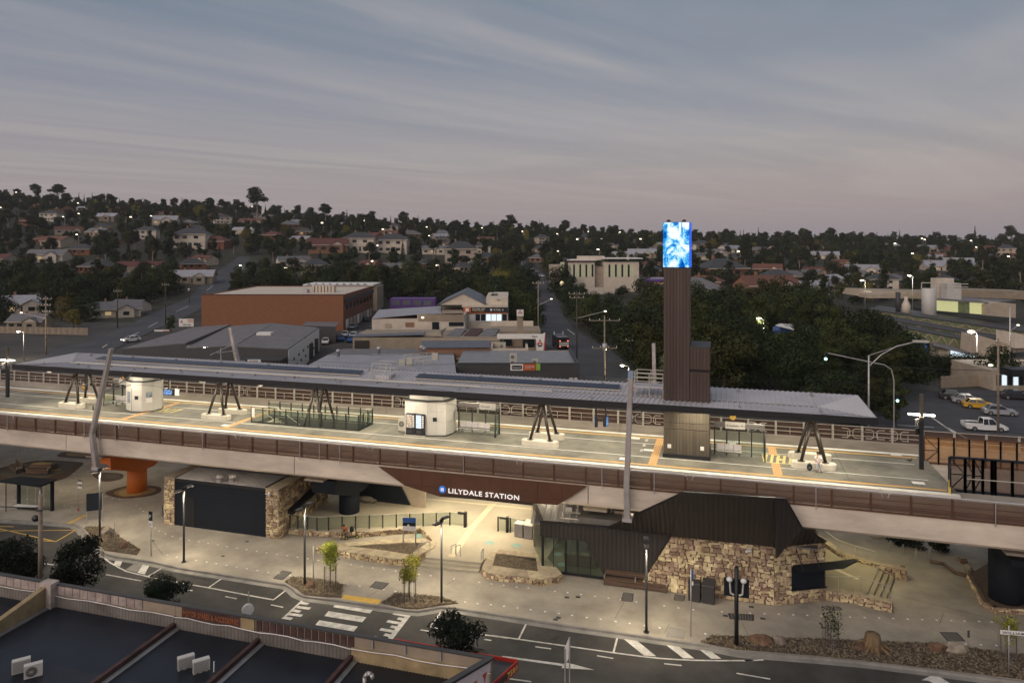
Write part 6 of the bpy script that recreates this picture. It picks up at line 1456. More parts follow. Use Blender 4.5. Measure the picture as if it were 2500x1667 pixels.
for k,(zn,u,v,wd) in enumerate(((a1,430,335,.5),(a1,1765,415,.7),(a1,1955,435,.5),(a2,130,320,.5))):
 q=W(zn(u,v),58.8);o=MB().box(q.x-wd/2,58.7,11.4,q.x+wd/2,58.8,11.8).box(q.x-.03,58.73,11.8,q.x+.03,58.77,CZ-.44).build('hanging_sign',M['white'],None,None,['small white hanging sign at the far left end of the canopy','white lit hanging sign left of the second support','small white hanging sign right of the second support','small white hanging sign left of the stairwell support'][k],'sign','white signs hung under the canopy')
q=W(a4(302,600-850+850),58.5)
c=W(a3(2100,597),58.9);MB().tube((c.x,58.86,c.z),(c.x,58.9,c.z),.24,n=16).box(c.x-.02,58.87,c.z+.2,c.x+.02,58.89,CZ-.44).build('round_sign',M['yellow'],None,None,'round yellow warning sign hanging right of the tower','sign')
# posts with lamps and loudspeakers at both ends
def endpost(b,H,label,extra=True):
 t=thing('platform_lamp_post',label,'lamp',b,0,'black lamp posts at the platform ends');z=b.z
 MB().box(b.x-.14,b.y-.14,z,b.x+.14,b.y+.14,z+3.9).build('pole',M['black'],t);MB().box(b.x-.11,b.y-.11,z+3.9,b.x+.11,b.y+.11,z+H).build('upper_pole',M['towerlow'],t)
 for s in (-1,1):MB().box(b.x+s*.5-.38,b.y-.14,z+4.0,b.x+s*.5+.38,b.y+.14,z+4.09).build('lamp_head',M['lampc'],t)
 arealamp('post_lamp',(b.x,b.y-.05,z+3.93),1.6,.3,90,(1,.84,.6))
 if extra:
  for k,dz in enumerate((3.3,2.6)):MB().obox(b.x-.3,b.y-.15,z+dz,.55,.08,.45,.9).build('sign_plate',M['black' if k else 'steel'],t)
 return t
endpost(G(a4(1468,962),PZ),5.6,'black lamp post by the gates at the right end of the platform')
endpost(G(a1(66,532),PZ),5.4,'black lamp post at the far left end of the platform')
# gates and fences at the right end
t=thing('platform_end_gate','black framed gates closing the right end of the platform','gate',(15.4,58,PZ))
g0,g1=G(d8(590,890),PZ),G(d8(960,915),PZ)
MB().box(15.0,54.3,7.1,44,63.9,PZ-.25).build('service_deck',M['concrete'],t)
def framed(p,q,H,m,diag=True,pm='mesh_screen',w=.1):
 z=PZ-.24;a,b=Vector((p.x,p.y,z)),Vector((q.x,q.y,z));U=Vector((0,0,H))
 for s,e in ((a,a+U),(b,b+U),(a+U,b+U),(a+Vector((0,0,.1)),b+Vector((0,0,.1)))):MB().bar(s,e,w).build('gate_frame',M[m],t)
 if diag:
  mid=b+U*.52;MB().bar(a+U,mid,.06).build('gate_brace',M[m],t);MB().bar(a+Vector((0,0,.1)),mid,.06).build('gate_brace',M[m],t);MB().bar(a+U*.5,mid,.06).build('gate_brace',M[m],t)
 d=(b-a).normalized();n=Vector((-d.y,d.x,0));MB().slab([a+n*.03,b+n*.03,b+n*.03+U,a+n*.03+U],n,.015).build('gate_mesh',M[pm],t)
ys=55.9;xs2=[W(d8(u,900),ys).x for u in (578,765,865,975,1085,1125,1330,1560,1790)]
for i,(a,b) in enumerate(zip(xs2[:-1],xs2[1:])):framed(Vector((a,ys,0)),Vector((b,ys,0)),2.35,'navy',i in (0,1,2),w=.15)
framed(Vector((xs2[0]-.3,ys-1.3,0)),Vector((xs2[0],ys-.2,0)),1.9,'black',False)
m=MB()
for i in range(7):y=ys-1.3+i*.18;m.box(xs2[0]-.32+i*.045,y-.02,PZ-.2,xs2[0]-.29+i*.045,y+.02,PZ+1.75)
m.build('picket',M['black'],t)
MB().bar((xs2[0]-.35,ys-1.35,PZ-.1),(xs2[0]-.3,ys-1.2,PZ+.9),.14).build('hazard_board',M['yellow'],t)
MB().bar((xs2[1]+.1,ys-.12,PZ+.75),(xs2[-1]+4,ys-.12,PZ+.8),.05).build('gate_rail',M['rail'],t)
t=thing('side_fence','translucent orange brown mesh fence along the far edge beyond the platform end','fence',(16,62.3,PZ))
yf=62.4;xs3=[W(d8(u,580),yf).x for u in (275,447,632,815,1005,1190,1385,1580,1780)]+[30+i*1.6 for i in range(8)]
for i,(a,b) in enumerate(zip(xs3[:-1],xs3[1:])):framed(Vector((a,yf,0)),Vector((b,yf,0)),2.1,'mesh_orange' if False else 'oransteel' if 'oransteel' in M else 'rustpost',i==0,'mesh_orange',.1)
# pigeon and a rucksack
c=G(a4(1375,905),PZ);m=MB().ball((c.x,c.y,PZ+.14),.16,.08,.08).ball((c.x+.12,c.y,PZ+.25),.05,.045,.055);m.tube((c.x+.16,c.y,PZ+.25),(c.x+.2,c.y,PZ+.24),.012,.003,5);m.hexa([(c.x-.3,c.y-.04,PZ+.11),(c.x-.12,c.y-.05,PZ+.12),(c.x-.12,c.y+.05,PZ+.12),(c.x-.3,c.y+.04,PZ+.11)],[(c.x-.3,c.y-.04,PZ+.13),(c.x-.12,c.y-.05,PZ+.17),(c.x-.12,c.y+.05,PZ+.17),(c.x-.3,c.y+.04,PZ+.13)])
for s in (-1,1):m.tube((c.x,c.y+s*.03,PZ),(c.x,c.y+s*.03,PZ+.09),.01,n=5)
solo(m,'pigeon',M['char'],'dark bird standing on the platform beyond the last support','bird')
# ---- people
def skin_mesh(name,joints,edges,mats,levels=1):
 me=bpy.data.meshes.new(name);me.from_pydata([j[0] for j in joints],edges,[]);o=bpy.data.objects.new(name+'_tmp',me);COL.objects.link(o)
 o.modifiers.new('s','SKIN');
 if not me.skin_vertices:me.skin_vertices.new() if hasattr(me.skin_vertices,'new') else None
 for i,j in enumerate(joints):
  r=j[1];me.skin_vertices[0].data[i].radius=(r,r) if not hasattr(r,'__len__') else r
 me.skin_vertices[0].data[0].use_root=True
 sb=o.modifiers.new('b','SUBSURF');sb.levels=levels;sb.render_levels=levels
 dg=bpy.context.evaluated_depsgraph_get();ev=o.evaluated_get(dg);out=bpy.data.meshes.new_from_object(ev);out.name=name
 bpy.data.objects.remove(o);out.materials.clear();out.materials.append(mats)
 for p in out.polygons:p.use_smooth=True
 return out
M['skin']=mat('skin',(.42,.25,.17),.55,0,.06,4);M['hair']=mat('dark_hair',(.02,.016,.013),.6,0,.2,8)
def person(loc,rz,label,shirt,trous,lean=0.0,head_down=0.0,seat=.46,hands=((-.06,-.34,.16),(.06,-.34,.16)),group=None,shoes='char',feet_y=-.5):
 """seated figure facing local -Y; loc is the point of the seat under the pelvis"""
 t=thing('person',label,'person',loc,rz,group)
 def up(x,y,z):
  ca,sa=math.cos(lean),math.sin(lean);return (x,y*ca-(z-.1)*sa,(z-.1)*ca+y*sa+.1)
 neck,chest,waist=up(0,.0,.60),up(0,-.01,.44),up(0,0,.26);hy=math.sin(head_down)
 head=Vector(up(0,-.03,.76))+Vector((0,-.06*hy,-.05*hy));J=[((0,0,.1),(.13,.11)),(waist,(.13,.10)),(chest,(.16,.11)),(neck,.055),(tuple(head),.085)];Ed=[(0,1),(1,2),(2,3),(3,4)]
 for s,hd in ((-1,hands[0]),(1,hands[1])):
  sh,el=Vector(up(s*.19,0,.52)),None;hd=Vector(hd);el=sh.lerp(hd,.5)+Vector((s*.10,.08,-.06));b=len(J)
  J+=[(tuple(sh),.062),(tuple(el),.045),(tuple(hd.lerp(el,.18)),.034),(tuple(hd),.036)];Ed+=[(2,b),(b,b+1),(b+1,b+2),(b+2,b+3)]
  for f in range(5):
   o_=Vector(((f-2)*.018,-.05 if f else-.02,-.02 if f else .0)) if f else Vector((-s*.045,-.03,.01));c_=hd+o_;e_=c_+Vector((0,-.035,-.03) if f else (-s*.02,-.02,-.01));q=len(J)
   J+=[(tuple(c_),.010),(tuple(e_),.009)];Ed+=[(b+3,q),(q,q+1)]
  kn,an,toe=Vector((s*.13,-.44,.09)),Vector((s*.14,feet_y,-seat+.08)),Vector((s*.16,feet_y-.17,-seat+.035));b=len(J)
  J+=[((s*.10,-.02,.08),.085),(tuple(kn),.062),(tuple(kn.lerp(an,.4)),.055),(tuple(an),.04),(tuple(toe),.035)];Ed+=[(0,b),(b,b+1),(b+1,b+2),(b+2,b+3),(b+3,b+4)]
 link('body',skin_mesh('body',J,Ed,M['skin']),t)
 S=[(J[0][0],(.15,.13)),(waist,(.15,.12)),(chest,(.18,.13)),(tuple(Vector(chest).lerp(Vector(neck),.6)),.08)];Es=[(0,1),(1,2),(2,3)]
 for k,s in ((5,-1),(5+14+5,1)):pass
 for s,hd in ((-1,hands[0]),(1,hands[1])):
  sh=Vector(up(s*.19,0,.52));hd=Vector(hd);el=sh.lerp(hd,.5)+Vector((s*.10,.08,-.06));b=len(S);S+=[(tuple(sh),.08),(tuple(sh.lerp(el,.75)),.066)];Es+=[(2,b),(b,b+1)]
 link('shirt',skin_mesh('shirt',S,Es,M[shirt]),t)
 Tt=[((0,0,.12),(.15,.13))];Et=[]
 for s in (-1,1):
  kn,an=Vector((s*.13,-.44,.09)),Vector((s*.14,feet_y,-seat+.08));b=len(Tt);Tt+=[((s*.10,-.02,.085),.105),(tuple(kn),.078),(tuple(kn.lerp(an,.5)),.068),(tuple(kn.lerp(an,.92)),.06)];Et+=[(0,b),(b,b+1),(b+1,b+2),(b+2,b+3)]
 link('trousers',skin_mesh('trousers',Tt,Et,M[trous]),t)
 sh_=MB()
 for s in (-1,1):sh_.ball((s*.155,feet_y-.10,-seat+.05),.055,.15,.05);
 o=sh_.build('shoes',M[shoes]);o.parent=t;
 hm_=MB().ball(tuple(head+Vector((0,.022,.035))),.105,.112,.105,10,7);o=hm_.build('hair',M['hair']);o.parent=t
 fm=MB().ball(tuple(head+Vector((0,-.095,-.005))),.018,.025,.022,6,4)
 for s in (-1,1):fm.ball(tuple(head+Vector((s*.098,.005,-.005))),.015,.025,.035,6,4)
 o=fm.build('nose_and_ears',M['skin']);o.parent=t
 em=MB()
 for s in (-1,1):em.ball(tuple(head+Vector((s*.035,-.085,.015))),.013,.01,.009,6,4)
 em.box(head.x-.028,head.y-.092,head.z-.055,head.x+.028,head.y-.082,head.z-.046);o=em.build('eyes_and_mouth',M['hair']);o.parent=t
 return t
M['tee']=mat('white_tee',(.72,.70,.68),.8,0,.05,3);M['jeans']=mat('pale_jeans',(.42,.43,.47),.85,0,.2,4);M['orangetop']=mat('orange_jumper',(.50,.12,.03),.85,0,.1,3);M['brownpants']=mat('dark_trousers',(.10,.07,.055),.85,0,.15,3)
px_=W(a4(645,930),57.5).x
person((px_,57.58,PZ+.46),0,'person in a white T-shirt and pale jeans sitting on the last support footing','tee','jeans')
c=Vector((px_-.62,57.2,PZ));t=thing('rucksack','dark rucksack standing on the platform beside the seated person','bag',c,0)
MB().ball((c.x,c.y,PZ+.26),.2,.14,.27,10,6).build('bag_body',M['navy'],t);MB().ball((c.x,c.y-.12,PZ+.18),.14,.07,.13,8,5).build('pocket',M['char'],t);MB().path([(c.x-.08,c.y,PZ+.5),(c.x,c.y,PZ+.6),(c.x+.08,c.y,PZ+.5)],.015,5).build('handle',M['black'],t)
c=G(d2(500,575));pc=Vector((c.x-.05,c.y+.62,TZ))
person(pc,.15,'person in an orange top leaning forward on the low stone wall beside a scooter','orangetop','brownpants',.55,.8,.45,((-.05,-.5,.12),(.12,-.5,.12)))
t=thing('electric_scooter','dark electric scooter with yellow wheel rims parked by the low stone wall','scooter',G(d2(580,575)),0);c=G(d2(535,578));e=G(d2(630,565));d=(e-c).normalized();n=Vector((-d.y,d.x,0))
M['neon']=mat('yellow_rim',(.6,.55,.05),.5,0,.05,1)
for q in (c,e):MB().tube(q+n*.04+Vector((0,0,.15)),q-n*.04+Vector((0,0,.15)),.15,n=14).build('tyre',M['tyre'],t);MB().tube(q+n*.05+Vector((0,0,.15)),q-n*.05+Vector((0,0,.15)),.085,n=12).build('rim',M['neon'],t)
MB().bar(c+Vector((0,0,.2)),e+Vector((0,0,.2))-d*.15,.2,.07).build('deck',M['char'],t);MB().tube(e+Vector((0,0,.2)),e-d*.2+Vector((0,0,1.15)),.03,n=7).build('stem',M['black'],t);MB().bar(e-d*.2+n*.3+Vector((0,0,1.15)),e-d*.2-n*.3+Vector((0,0,1.15)),.035).build('handlebar',M['black'],t)
c=pc+Vector((.62,-.05,0));MB().ball((c.x,c.y,TZ+.27),.2,.15,.27,10,6).ball((c.x,c.y-.14,TZ+.2),.13,.06,.12).build('rucksack',M['navy'],None,None,'dark blue rucksack on the low stone wall beside the orange top','bag')
# ================================================================ the row of shops in the foreground, seen over its roofs
M['shoproof']=mat('blue_black_corrugated',(.014,.017,.024),.34,.2,.3,.5,rnd=.12)
M['pinkpanel']=mat('weathered_pink_panel',(.36,.29,.26),.85,0,.3,1.6,rnd=.2)
M['ribgrey']=ribmat('ribbed_grey_sheet',(.15,.13,.115),'X',.22,.6,.75,0,.3)
M['ochre']=mat('ochre_render',(.30,.225,.12),.9,0,.3,1.0,.2,6)
M['rustcap']=mat('rusty_flashing',(.07,.035,.03),.8,.1,.35,1.5)
sh=thing('shop_row','row of low shops with dark corrugated roofs behind a weathered parapet','building',(-26,30,0))
SY_,SZ,RZ2=33.0,5.0,3.75
SX=[-75,-52,-38.0,-29.1,-23.7,-18.2,-10.7]
for a,b in zip(SX[:-1],SX[1:]):
 MB().box(a+.01,SY_-.16,RZ,b-.01,SY_,SZ-.03).build('front_wall',M['tanwall'],sh)
 MB().box(a,SY_-.2,SZ-.03,b,SY_+.06,SZ+.03).build('parapet_capping',M['char'],sh)
 nn=max(1,round((b-a)/.56))
 if b<=-29 and b>-60:
  for i in range(nn):
   x0,x1=lerp(a,b,i/nn),lerp(a,b,(i+1)/nn)
   if x1<-31.2 or b<-37:MB().box(x0+.02,SY_-.2,4.46,x1-.02,SY_-.17,4.95).build('parapet_panel',M['pinkpanel'],sh)
 MB().box(a+.02,SY_-.26,RZ2-.1,b-.02,SY_-.17,4.38 if b<-18.5 else 4.44).build('parapet_sheet',M['ribgrey' if b<-18 else 'ochre'],sh)
 MB().path([Vector((lerp(a,b,k/6),SY_-.3,4.42-.05*math.sin(k*2.1+a))) for k in range(7)],.03,5).build('flashing_pipe',M['galv'],sh)
 mb=MB();k=int((b-a-.3)/.19);z0,z1=RZ2-.02,RZ2-.30
 for i in range(k*2+1):
  x=a+.18+i*.095;h=.045 if i % 2 else 0;mb.v+=[(x,SY_-.27,z0+h),(x,20.0,z1+h)]
 for i in range(k*2):mb.f.append([2*i,2*i+1,2*i+3,2*i+2]);mb.mi.append(0);mb.smooth.append(True)
 mb.build('roof_sheet',M['shoproof'],sh)
 if b>-40 and b<-11:
  MB().hexa([(b-.12,20,RZ2-.3),(b+.14,20,RZ2-.3),(b+.14,SY_-.27,RZ2),(b-.12,SY_-.27,RZ2)],[(b-.10,20,RZ2+.05),(b+.12,20,RZ2+.05),(b+.12,SY_-.27,RZ2+.32),(b-.10,SY_-.27,RZ2+.32)]).build('dividing_wall',M['rustcap'],sh)
  MB().hexa([(b+.15,20,RZ2-.28),(b+.4,20,RZ2-.28),(b+.4,SY_-.27,RZ2-.0),(b+.15,SY_-.27,RZ2-.0)],[(b+.15,20,RZ2-.2),(b+.4,20,RZ2-.24),(b+.4,SY_-.27,RZ2+.06),(b+.15,SY_-.27,RZ2+.1)]).build('gutter',M['steel'],sh)
# high ochre dividing wall at the left
x=-38.0;MB().hexa([(x-.2,24,2.5),(x+.15,24,2.5),(x+.15,SY_-.27,2.5),(x-.2,SY_-.27,2.5)],[(x-.2,24,3.3),(x+.15,24,3.3),(x+.15,SY_-.27,5.05),(x-.2,SY_-.27,5.05)]).build('fire_wall',M['ochre'],sh)
MB().box(x-.35,SY_-.6,3.5,x+.5,SY_-.02,5.2).build('parapet_pier',M['pinkpanel'],sh)
# old name board, seen from the back of the parapet
p0,p1=W(b1(1588,960),SY_-.2),W(b1(2090,1060),SY_-.2)
MB().box(p0.x-.05,SY_-.2,4.40,p1.x+.02,SY_-.165,4.98).build('name_board',M['rustcap'],sh)
M['rusttext']=mat('orange_faded_letters',(.34,.10,.03),.8,0,.3,4)
font_obj('board_text','MOTOR SPARES & ACCESSORIES',.42,M['rusttext'],sh,(p0.x+.05,SY_-.215,4.52),(1,0,0),(0,0,1),.006,width=p1.x-p0.x-.15)
MB().box(p1.x+.05,SY_-.24,4.38,p1.x+.9,SY_-.17,4.95).build('parapet_panel',M['ochre'],sh)
for i in range(14):x=lerp(p1.x+1.0,-18.0,i/14);MB().box(x+.02,SY_-.22,4.42,x+.34,SY_-.17,4.94).build('parapet_panel',M['rustcap'],sh)
for x in (-17.0,-15.2,-13.3):MB().bar((x,SY_-.22,4.55),(x,SY_-.22,4.95),.06).build('parapet_stay',M['galv'],sh)
# awning over the pavement and its end with the telephone number
MB().hexa([(-75,SY_+.02,3.35),(-10.55,SY_+.02,3.35),(-10.15,35.25,3.3),(-75,35.25,3.3)],[(-75,SY_+.02,3.6),(-10.55,SY_+.02,3.6),(-10.15,35.25,3.55),(-75,35.25,3.55)]).build('awning',M['char'],sh)
MB().box(-17.0,35.26,3.2,-10.1,35.34,3.72).build('awning_fascia',M['red'],sh);MB().box(-75,35.26,3.2,-17.02,35.34,3.66).build('awning_fascia',M['char'],sh)
q0,q1=Vector((-10.75,33.1,3.2)),Vector((-10.1,35.25,3.2));MB().slab([q0,q1,q1+Vector((0,0,.52)),q0+Vector((0,0,.52))],(1,-.3,0),.06).build('awning_end',M['red'],sh)
M['goldtext']=mat('gold_letters',(.75,.55,.2),.6,0,.05,3)
font_obj('phone_text','9738 7501',.4,M['goldtext'],sh,q0+(q1-q0)*.03+Vector((.08,-.025,.1)),q1-q0,(0,0,1),.01,width=2.05)
w0_,w1_=Vector((-10.72,SY_,0)),Vector((-13.2,28.2,0));nn_=Vector((1,-.52,0)).normalized()
MB().slab([w1_+Vector((0,0,RZ)),w0_+Vector((0,0,RZ)),w0_+Vector((0,0,5.0)),w1_+Vector((0,0,5.0))],-nn_,.2).build('side_wall',M['char'],sh)
MB().bar(w0_+Vector((0,0,5.03)),w1_+Vector((0,0,5.03)),.3,.07).build('parapet_capping',M['char'],sh)
M['posterw']=mat('white_vinyl',(.62,.55,.55),.7,0,.1,2)
a_,b_=w0_.lerp(w1_,.03)+nn_*.02,w0_.lerp(w1_,.95)+nn_*.02
MB().slab([b_+Vector((0,0,2.0)),a_+Vector((0,0,2.0)),a_+Vector((0,0,4.85)),b_+Vector((0,0,4.85))],nn_,.03).build('wall_poster',M['posterw'],sh)
for i in range(14):
 f,z=(.10+.12*(i % 7)),4.3-.75*(i//7)-.12*(i % 2);c=w0_.lerp(w1_,f)+nn_*.055+Vector((0,0,z));u=(w0_-w1_).normalized()
 MB().poly([c-u*.16+Vector((0,0,.18)),c+Vector((0,0,-.16)),c+u*.16+Vector((0,0,.22))]).poly([c-u*.02-Vector((0,0,.3)),c+u*.03-Vector((0,0,.3)),c+u*.03,c-u*.02]).build('poster_mark',M['redsign'],sh)
MB().path([Vector((-16.6,31.2,3.4)),Vector((-16.6,31.2,4.1)),Vector((-16.45,31.2,4.3)),Vector((-16.25,31.2,4.3)),Vector((-16.15,31.2,4.1))],.1,9).build('vent_pipe',M['galv'],sh)
c=G(b1(1862,1500),3.65);MB().tube((c.x,c.y,3.5),(c.x,c.y,4.2),.03,n=6).build('vent_pipe',M['white'],sh)
for (u,v,lab) in ((185,1500,'air conditioner casing seen from its end at the far left of the shop roofs'),(290,1540,'air conditioner with round fan grille on the left shop roof'),(1618,1470,'air conditioner seen from behind on the middle shop roof, left of its pair'),(1750,1500,'air conditioner with ribbed side on the middle shop roof, right of its pair')):
 c=G(b1(u,v),3.6);f='fan' in lab;ac(c,lab,.85 if f else .85+math.pi,.78,.68,.3,grp='air conditioners on the shop roofs',m='tile')
MB().poly([(-75,SY_,RZ+.13),(-9,SY_,RZ+.13),(-9,36.8,RZ+.13),(-75,36.8,RZ+.13)]).build('near_footpath',M['plaza'],None,'structure')
MB().box(-75,36.8,RZ,-9,36.95,RZ+.14).build('near_kerb',M['kerb'],None,'structure')
# ================================================================ the town beyond the viaduct
rt=random.Random(23)
# ---- streets on the land
def street(name,left,right,m='asphalt2',lift=.12,nsub=10):
 L=[T(p) for p in left];R=[T(p) for p in right];mb=MB();prev=None
 for i in range(len(L)-1):
  for k in range(nsub+(i==len(L)-2)):
   a,b=L[i].lerp(L[i+1],k/nsub),R[i].lerp(R[i+1],k/nsub);cur=[]
   for j in range(5):
    p=a.lerp(b,j/4);x,z=CY*p.x+SY*p.y,-SY*p.x+CY*p.y;p.z=H0(x,z)+lift;cur.append(p)
   if prev:
    for j in range(4):mb.poly([prev[j],prev[j+1],cur[j+1],cur[j]])
   prev=cur
 return struct(mb,name,M[m])
street('hill_street',[(40,905),(134,856),(252,823),(365,767),(460,727),(513,672),(584,626)],[(230,905),(285,850),(385,803),(491,755),(561,705),(600,655),(612,627)])
street('main_street',[(1440,945),(1412,902),(1335,846),(1312,806),(1303,752),(1292,690),(1256,634)],[(1640,945),(1572,916),(1480,850),(1400,805),(1370,757),(1352,692),(1270,632)])
street('car_park',[(2130,1090),(2080,1010),(2170,960)],[(2700,1120),(2650,1000),(2500,950)],lift=.1,nsub=6)
street('verge_path',[(1400,795),(1480,848),(1575,916)],[(1425,795),(1530,848),(1660,930)],'grass',.14)
for a,b in (((300,830),(340,812)),((250,850),(262,842)),((362,800),(385,788)),((430,762),(460,748)),((505,710),(520,698)),((1385,805),(1403,818)),((2270,1018),(2330,1060)),((2190,1040),(2280,1046)),((2060,955),(2110,945)),((2040,975),(2100,962)),((2310,1045),(2390,1090))):
 p,q=T(a),T(b);d=(q-p);d.z=0;d.normalize();n=Vector((-d.y,d.x,0))*.14;u=Vector((0,0,.17));MB().poly([p-n+u,q-n+u,q+n+u,p+n+u]).build('lane_mark',M['linew'],None,'structure')
# ---- buildings: walls from a footprint in the town grid (across, away), with roof and openings
def blk(t,x0,x1,z0,z1,h0,h1,m,name='wall'):
 p=[E(x0,z0),E(x1,z0),E(x1,z1),E(x0,z1)];MB().prism([(a.x,a.y) for a in p],h0,h1).build(name,M[m],t)
def gx(px,z):return (px-1250)/F*z
def hz_(py,z):return CAMH-(py-HZ)*z/F
def fq(t,z,px0,py0,px1,py1,name,m,off=.04,th=.06):
 x0,x1=gx(px0,z),gx(px1,z);h0,h1=hz_(py1,z),hz_(py0,z);a=[E(x0,z-off-th),E(x1,z-off-th),E(x1,z-off),E(x0,z-off)]
 return MB().hexa([(p.x,p.y,h0) for p in a],[(p.x,p.y,h1) for p in a]).build(name,M[m],t)
XD=E(1,0)-E(0,0)
def ftext(t,txt,z,px,py,size,m,width=None,off=.13):
 p=E(gx(px,z),z-off);return font_obj('sign_text',txt,size,M[m],t,(p.x,p.y,hz_(py,z)),XD,(0,0,1),.01,width=width)
def shed(t,x0,x1,z0,z1,h,rise,m,along=True,over=.4,name='roof'):
 """gable roof; ridge across (along) or away"""
 a=lambda x,z,hh:Vector((*E(x,z).to_2d(),hh));mb=MB()
 if along:
  zm=(z0+z1)/2;A,B,C,D_=a(x0-over,z0-over,h),a(x1+over,z0-over,h),a(x1+over,zm,h+rise),a(x0-over,zm,h+rise);E1,F1=a(x1+over,z1+over,h),a(x0-over,z1+over,h)
  mb.slab([A,B,C,D_],(0,0,1),.12).slab([D_,C,E1,F1],(0,0,1),.12);g=[(x0,z0,x0,zm,x0,z1),(x1,z0,x1,zm,x1,z1)]
 else:
  xm=(x0+x1)/2;A,B,C,D_=a(x0-over,z0-over,h),a(x0-over,z1+over,h),a(xm,z1+over,h+rise),a(xm,z0-over,h+rise);E1,F1=a(x1+over,z1+over,h),a(x1+over,z0-over,h)
  mb.slab([A,D_,C,B],(0,0,1),.12).slab([D_,F1,E1,C],(0,0,1),.12);g=[(x0,z0,xm,z0,x1,z0),(x0,z1,xm,z1,x1,z1)]
 mb.build(name,M[m],t)
 gm=MB()
 for q in g:gm.poly([a(q[0],q[1],h),a(q[4],q[5],h),a(q[2],q[3],h+rise)])
 return gm
def bld(label,name,cat,px,z):return thing(name,label,cat,GX(px,z))
# brick store
z=205;t=bld('big windowless orange brown brick warehouse with a flat pale roof','brick_warehouse','building',660,z)
xa,xb=gx(492,z),gx(838,z);hb=hz_(720,z)
blk(t,xa,xb,z,z+.4,0,hb,'brick','front_wall');blk(t,xb-.4,xb,z+.4,z+44,0,hb,'brick','side_wall');blk(t,xa,xa+.4,z+.4,z+44,0,hb,'brick','side_wall');blk(t,xa+.4,xb-.4,z+43.6,z+44,0,hb,'brick','back_wall')
blk(t,xa+.4,xb-.4,z+.5,z+43.5,hb-1,hb-.25,'creamwall','roof');blk(t,xa-.1,xb+.1,z-.08,z+.5,hb,hb+.18,'rustcap','parapet_capping')
for i in range(8):blk(t,xb,xb+.06,z+3+i*5,z+6+i*5,hb-4.5,hb-3,'dglass','window');blk(t,xb,xb+.08,z+3+i*5,z+6.5+i*5,.2,3,'beige' if i % 3 else 'white','roller_door')
blk(t,xb,xb+.5,z+1,z+43,hb-2.2,hb-1.2,'char','gutter_band')
for i in range(7):blk(t,gx(728,z)+i*1.0,gx(728,z)+i*1.0+.7,z+14,z+17,hb-.25,hb+1.9,'creamwall','roof_louvre')
blk(t,gx(705,z),gx(720,z),z+12,z+15,hb-.25,hb+.8,'galv','roof_plant')
# dark warehouse group in front of it
z=150;t=bld('dark long warehouse with broad grey ribbed roof and a white side wall','roof_warehouse','building',600,z)
a=lambda px,py,zz:D((px,py),zz)
def roofpoly(t,pts,m='greyroof',name='roof',wall=None,wm='char'):
 P=[D((p[0],p[1]),p[2]) for p in pts];MB().slab(P,(0,0,1),.12).build(name,M[m],t)
 if wall:
  for i,j in wall:MB().slab([Vector((P[i].x,P[i].y,-.3)),Vector((P[j].x,P[j].y,-.3)),P[j]-Vector((0,0,.02)),P[i]-Vector((0,0,.02))],(SY,-CY,0),.15).build('wall',M[wm],t)
 return P
P=roofpoly(t,[(572,846,132),(703,853,130),(778,801,168),(668,790,178),(578,836,140)],wall=[(0,1)])
MB().slab([Vector((P[1].x,P[1].y,0)),Vector((P[2].x,P[2].y,0)),P[2]-Vector((0,0,.1)),P[1]-Vector((0,0,.1))],(1,0,0),.15).build('side_wall',M['white'],t)
P2=roofpoly(t,[(455,850,138),(572,845,133),(668,789.5,178),(560,797,182)],wall=[(0,1)])
P3=roofpoly(t,[(300,852,145),(455,838,141),(562,793,184),(470,800,186)],wall=[(0,1)])
MB().slab([P3[1]-Vector((0,0,1.2)),P3[2]-Vector((0,0,1.2)),P3[2],P3[1]],(1,0,0),.15).build('step_wall',M['char'],t)
MB().obox(P3[1].x+8,P3[1].y+14,P3[1].z-.4,3,2,1.2,YAW).build('roof_plant',M['white'],t)
c=D((643,872),128);MB().obox(c.x,c.y,c.z-.4,7.5,3,.25,YAW).build('door_canopy',M['char'],t)
p=D((606,888),126);q=D((635,888),126);MB().obox((p.x+q.x)/2,(p.y+q.y)/2,p.z-.1,2.3,.1,.85,YAW).build('exit_sign',M['white'],t)
font_obj('exit_text','EXIT ONLY',.38,M['redsign'],t,(p.x+.15,p.y-.1,p.z+.05),XD,(0,0,1),.01,width=1.8)
font_obj('exit_text','CUSTOMER',.26,M['black'],t,(p.x+.25,p.y-.1,p.z+.45),XD,(0,0,1),.01,width=1.6)
for i in range(12):
 f=.06+.07*i;c=P[1].lerp(P[2],f);MB().obox(c.x+.22,c.y,1.6+1.5*(i % 2),.06,.5,.5).build('wall_vent',M['black'],t)
for f in (.62,.82):c=P[1].lerp(P[2],f);MB().obox(c.x+.25,c.y,.2,.1,2.6,3.4).build('side_door',M['char'],t)
t=bld('dark open shed with ribbed roof behind the white walled warehouse','open_shed','building',790,185)
roofpoly(t,[(738,795,182),(820,797,180),(830,787,196),(748,786,198)],wall=[(0,1)]);
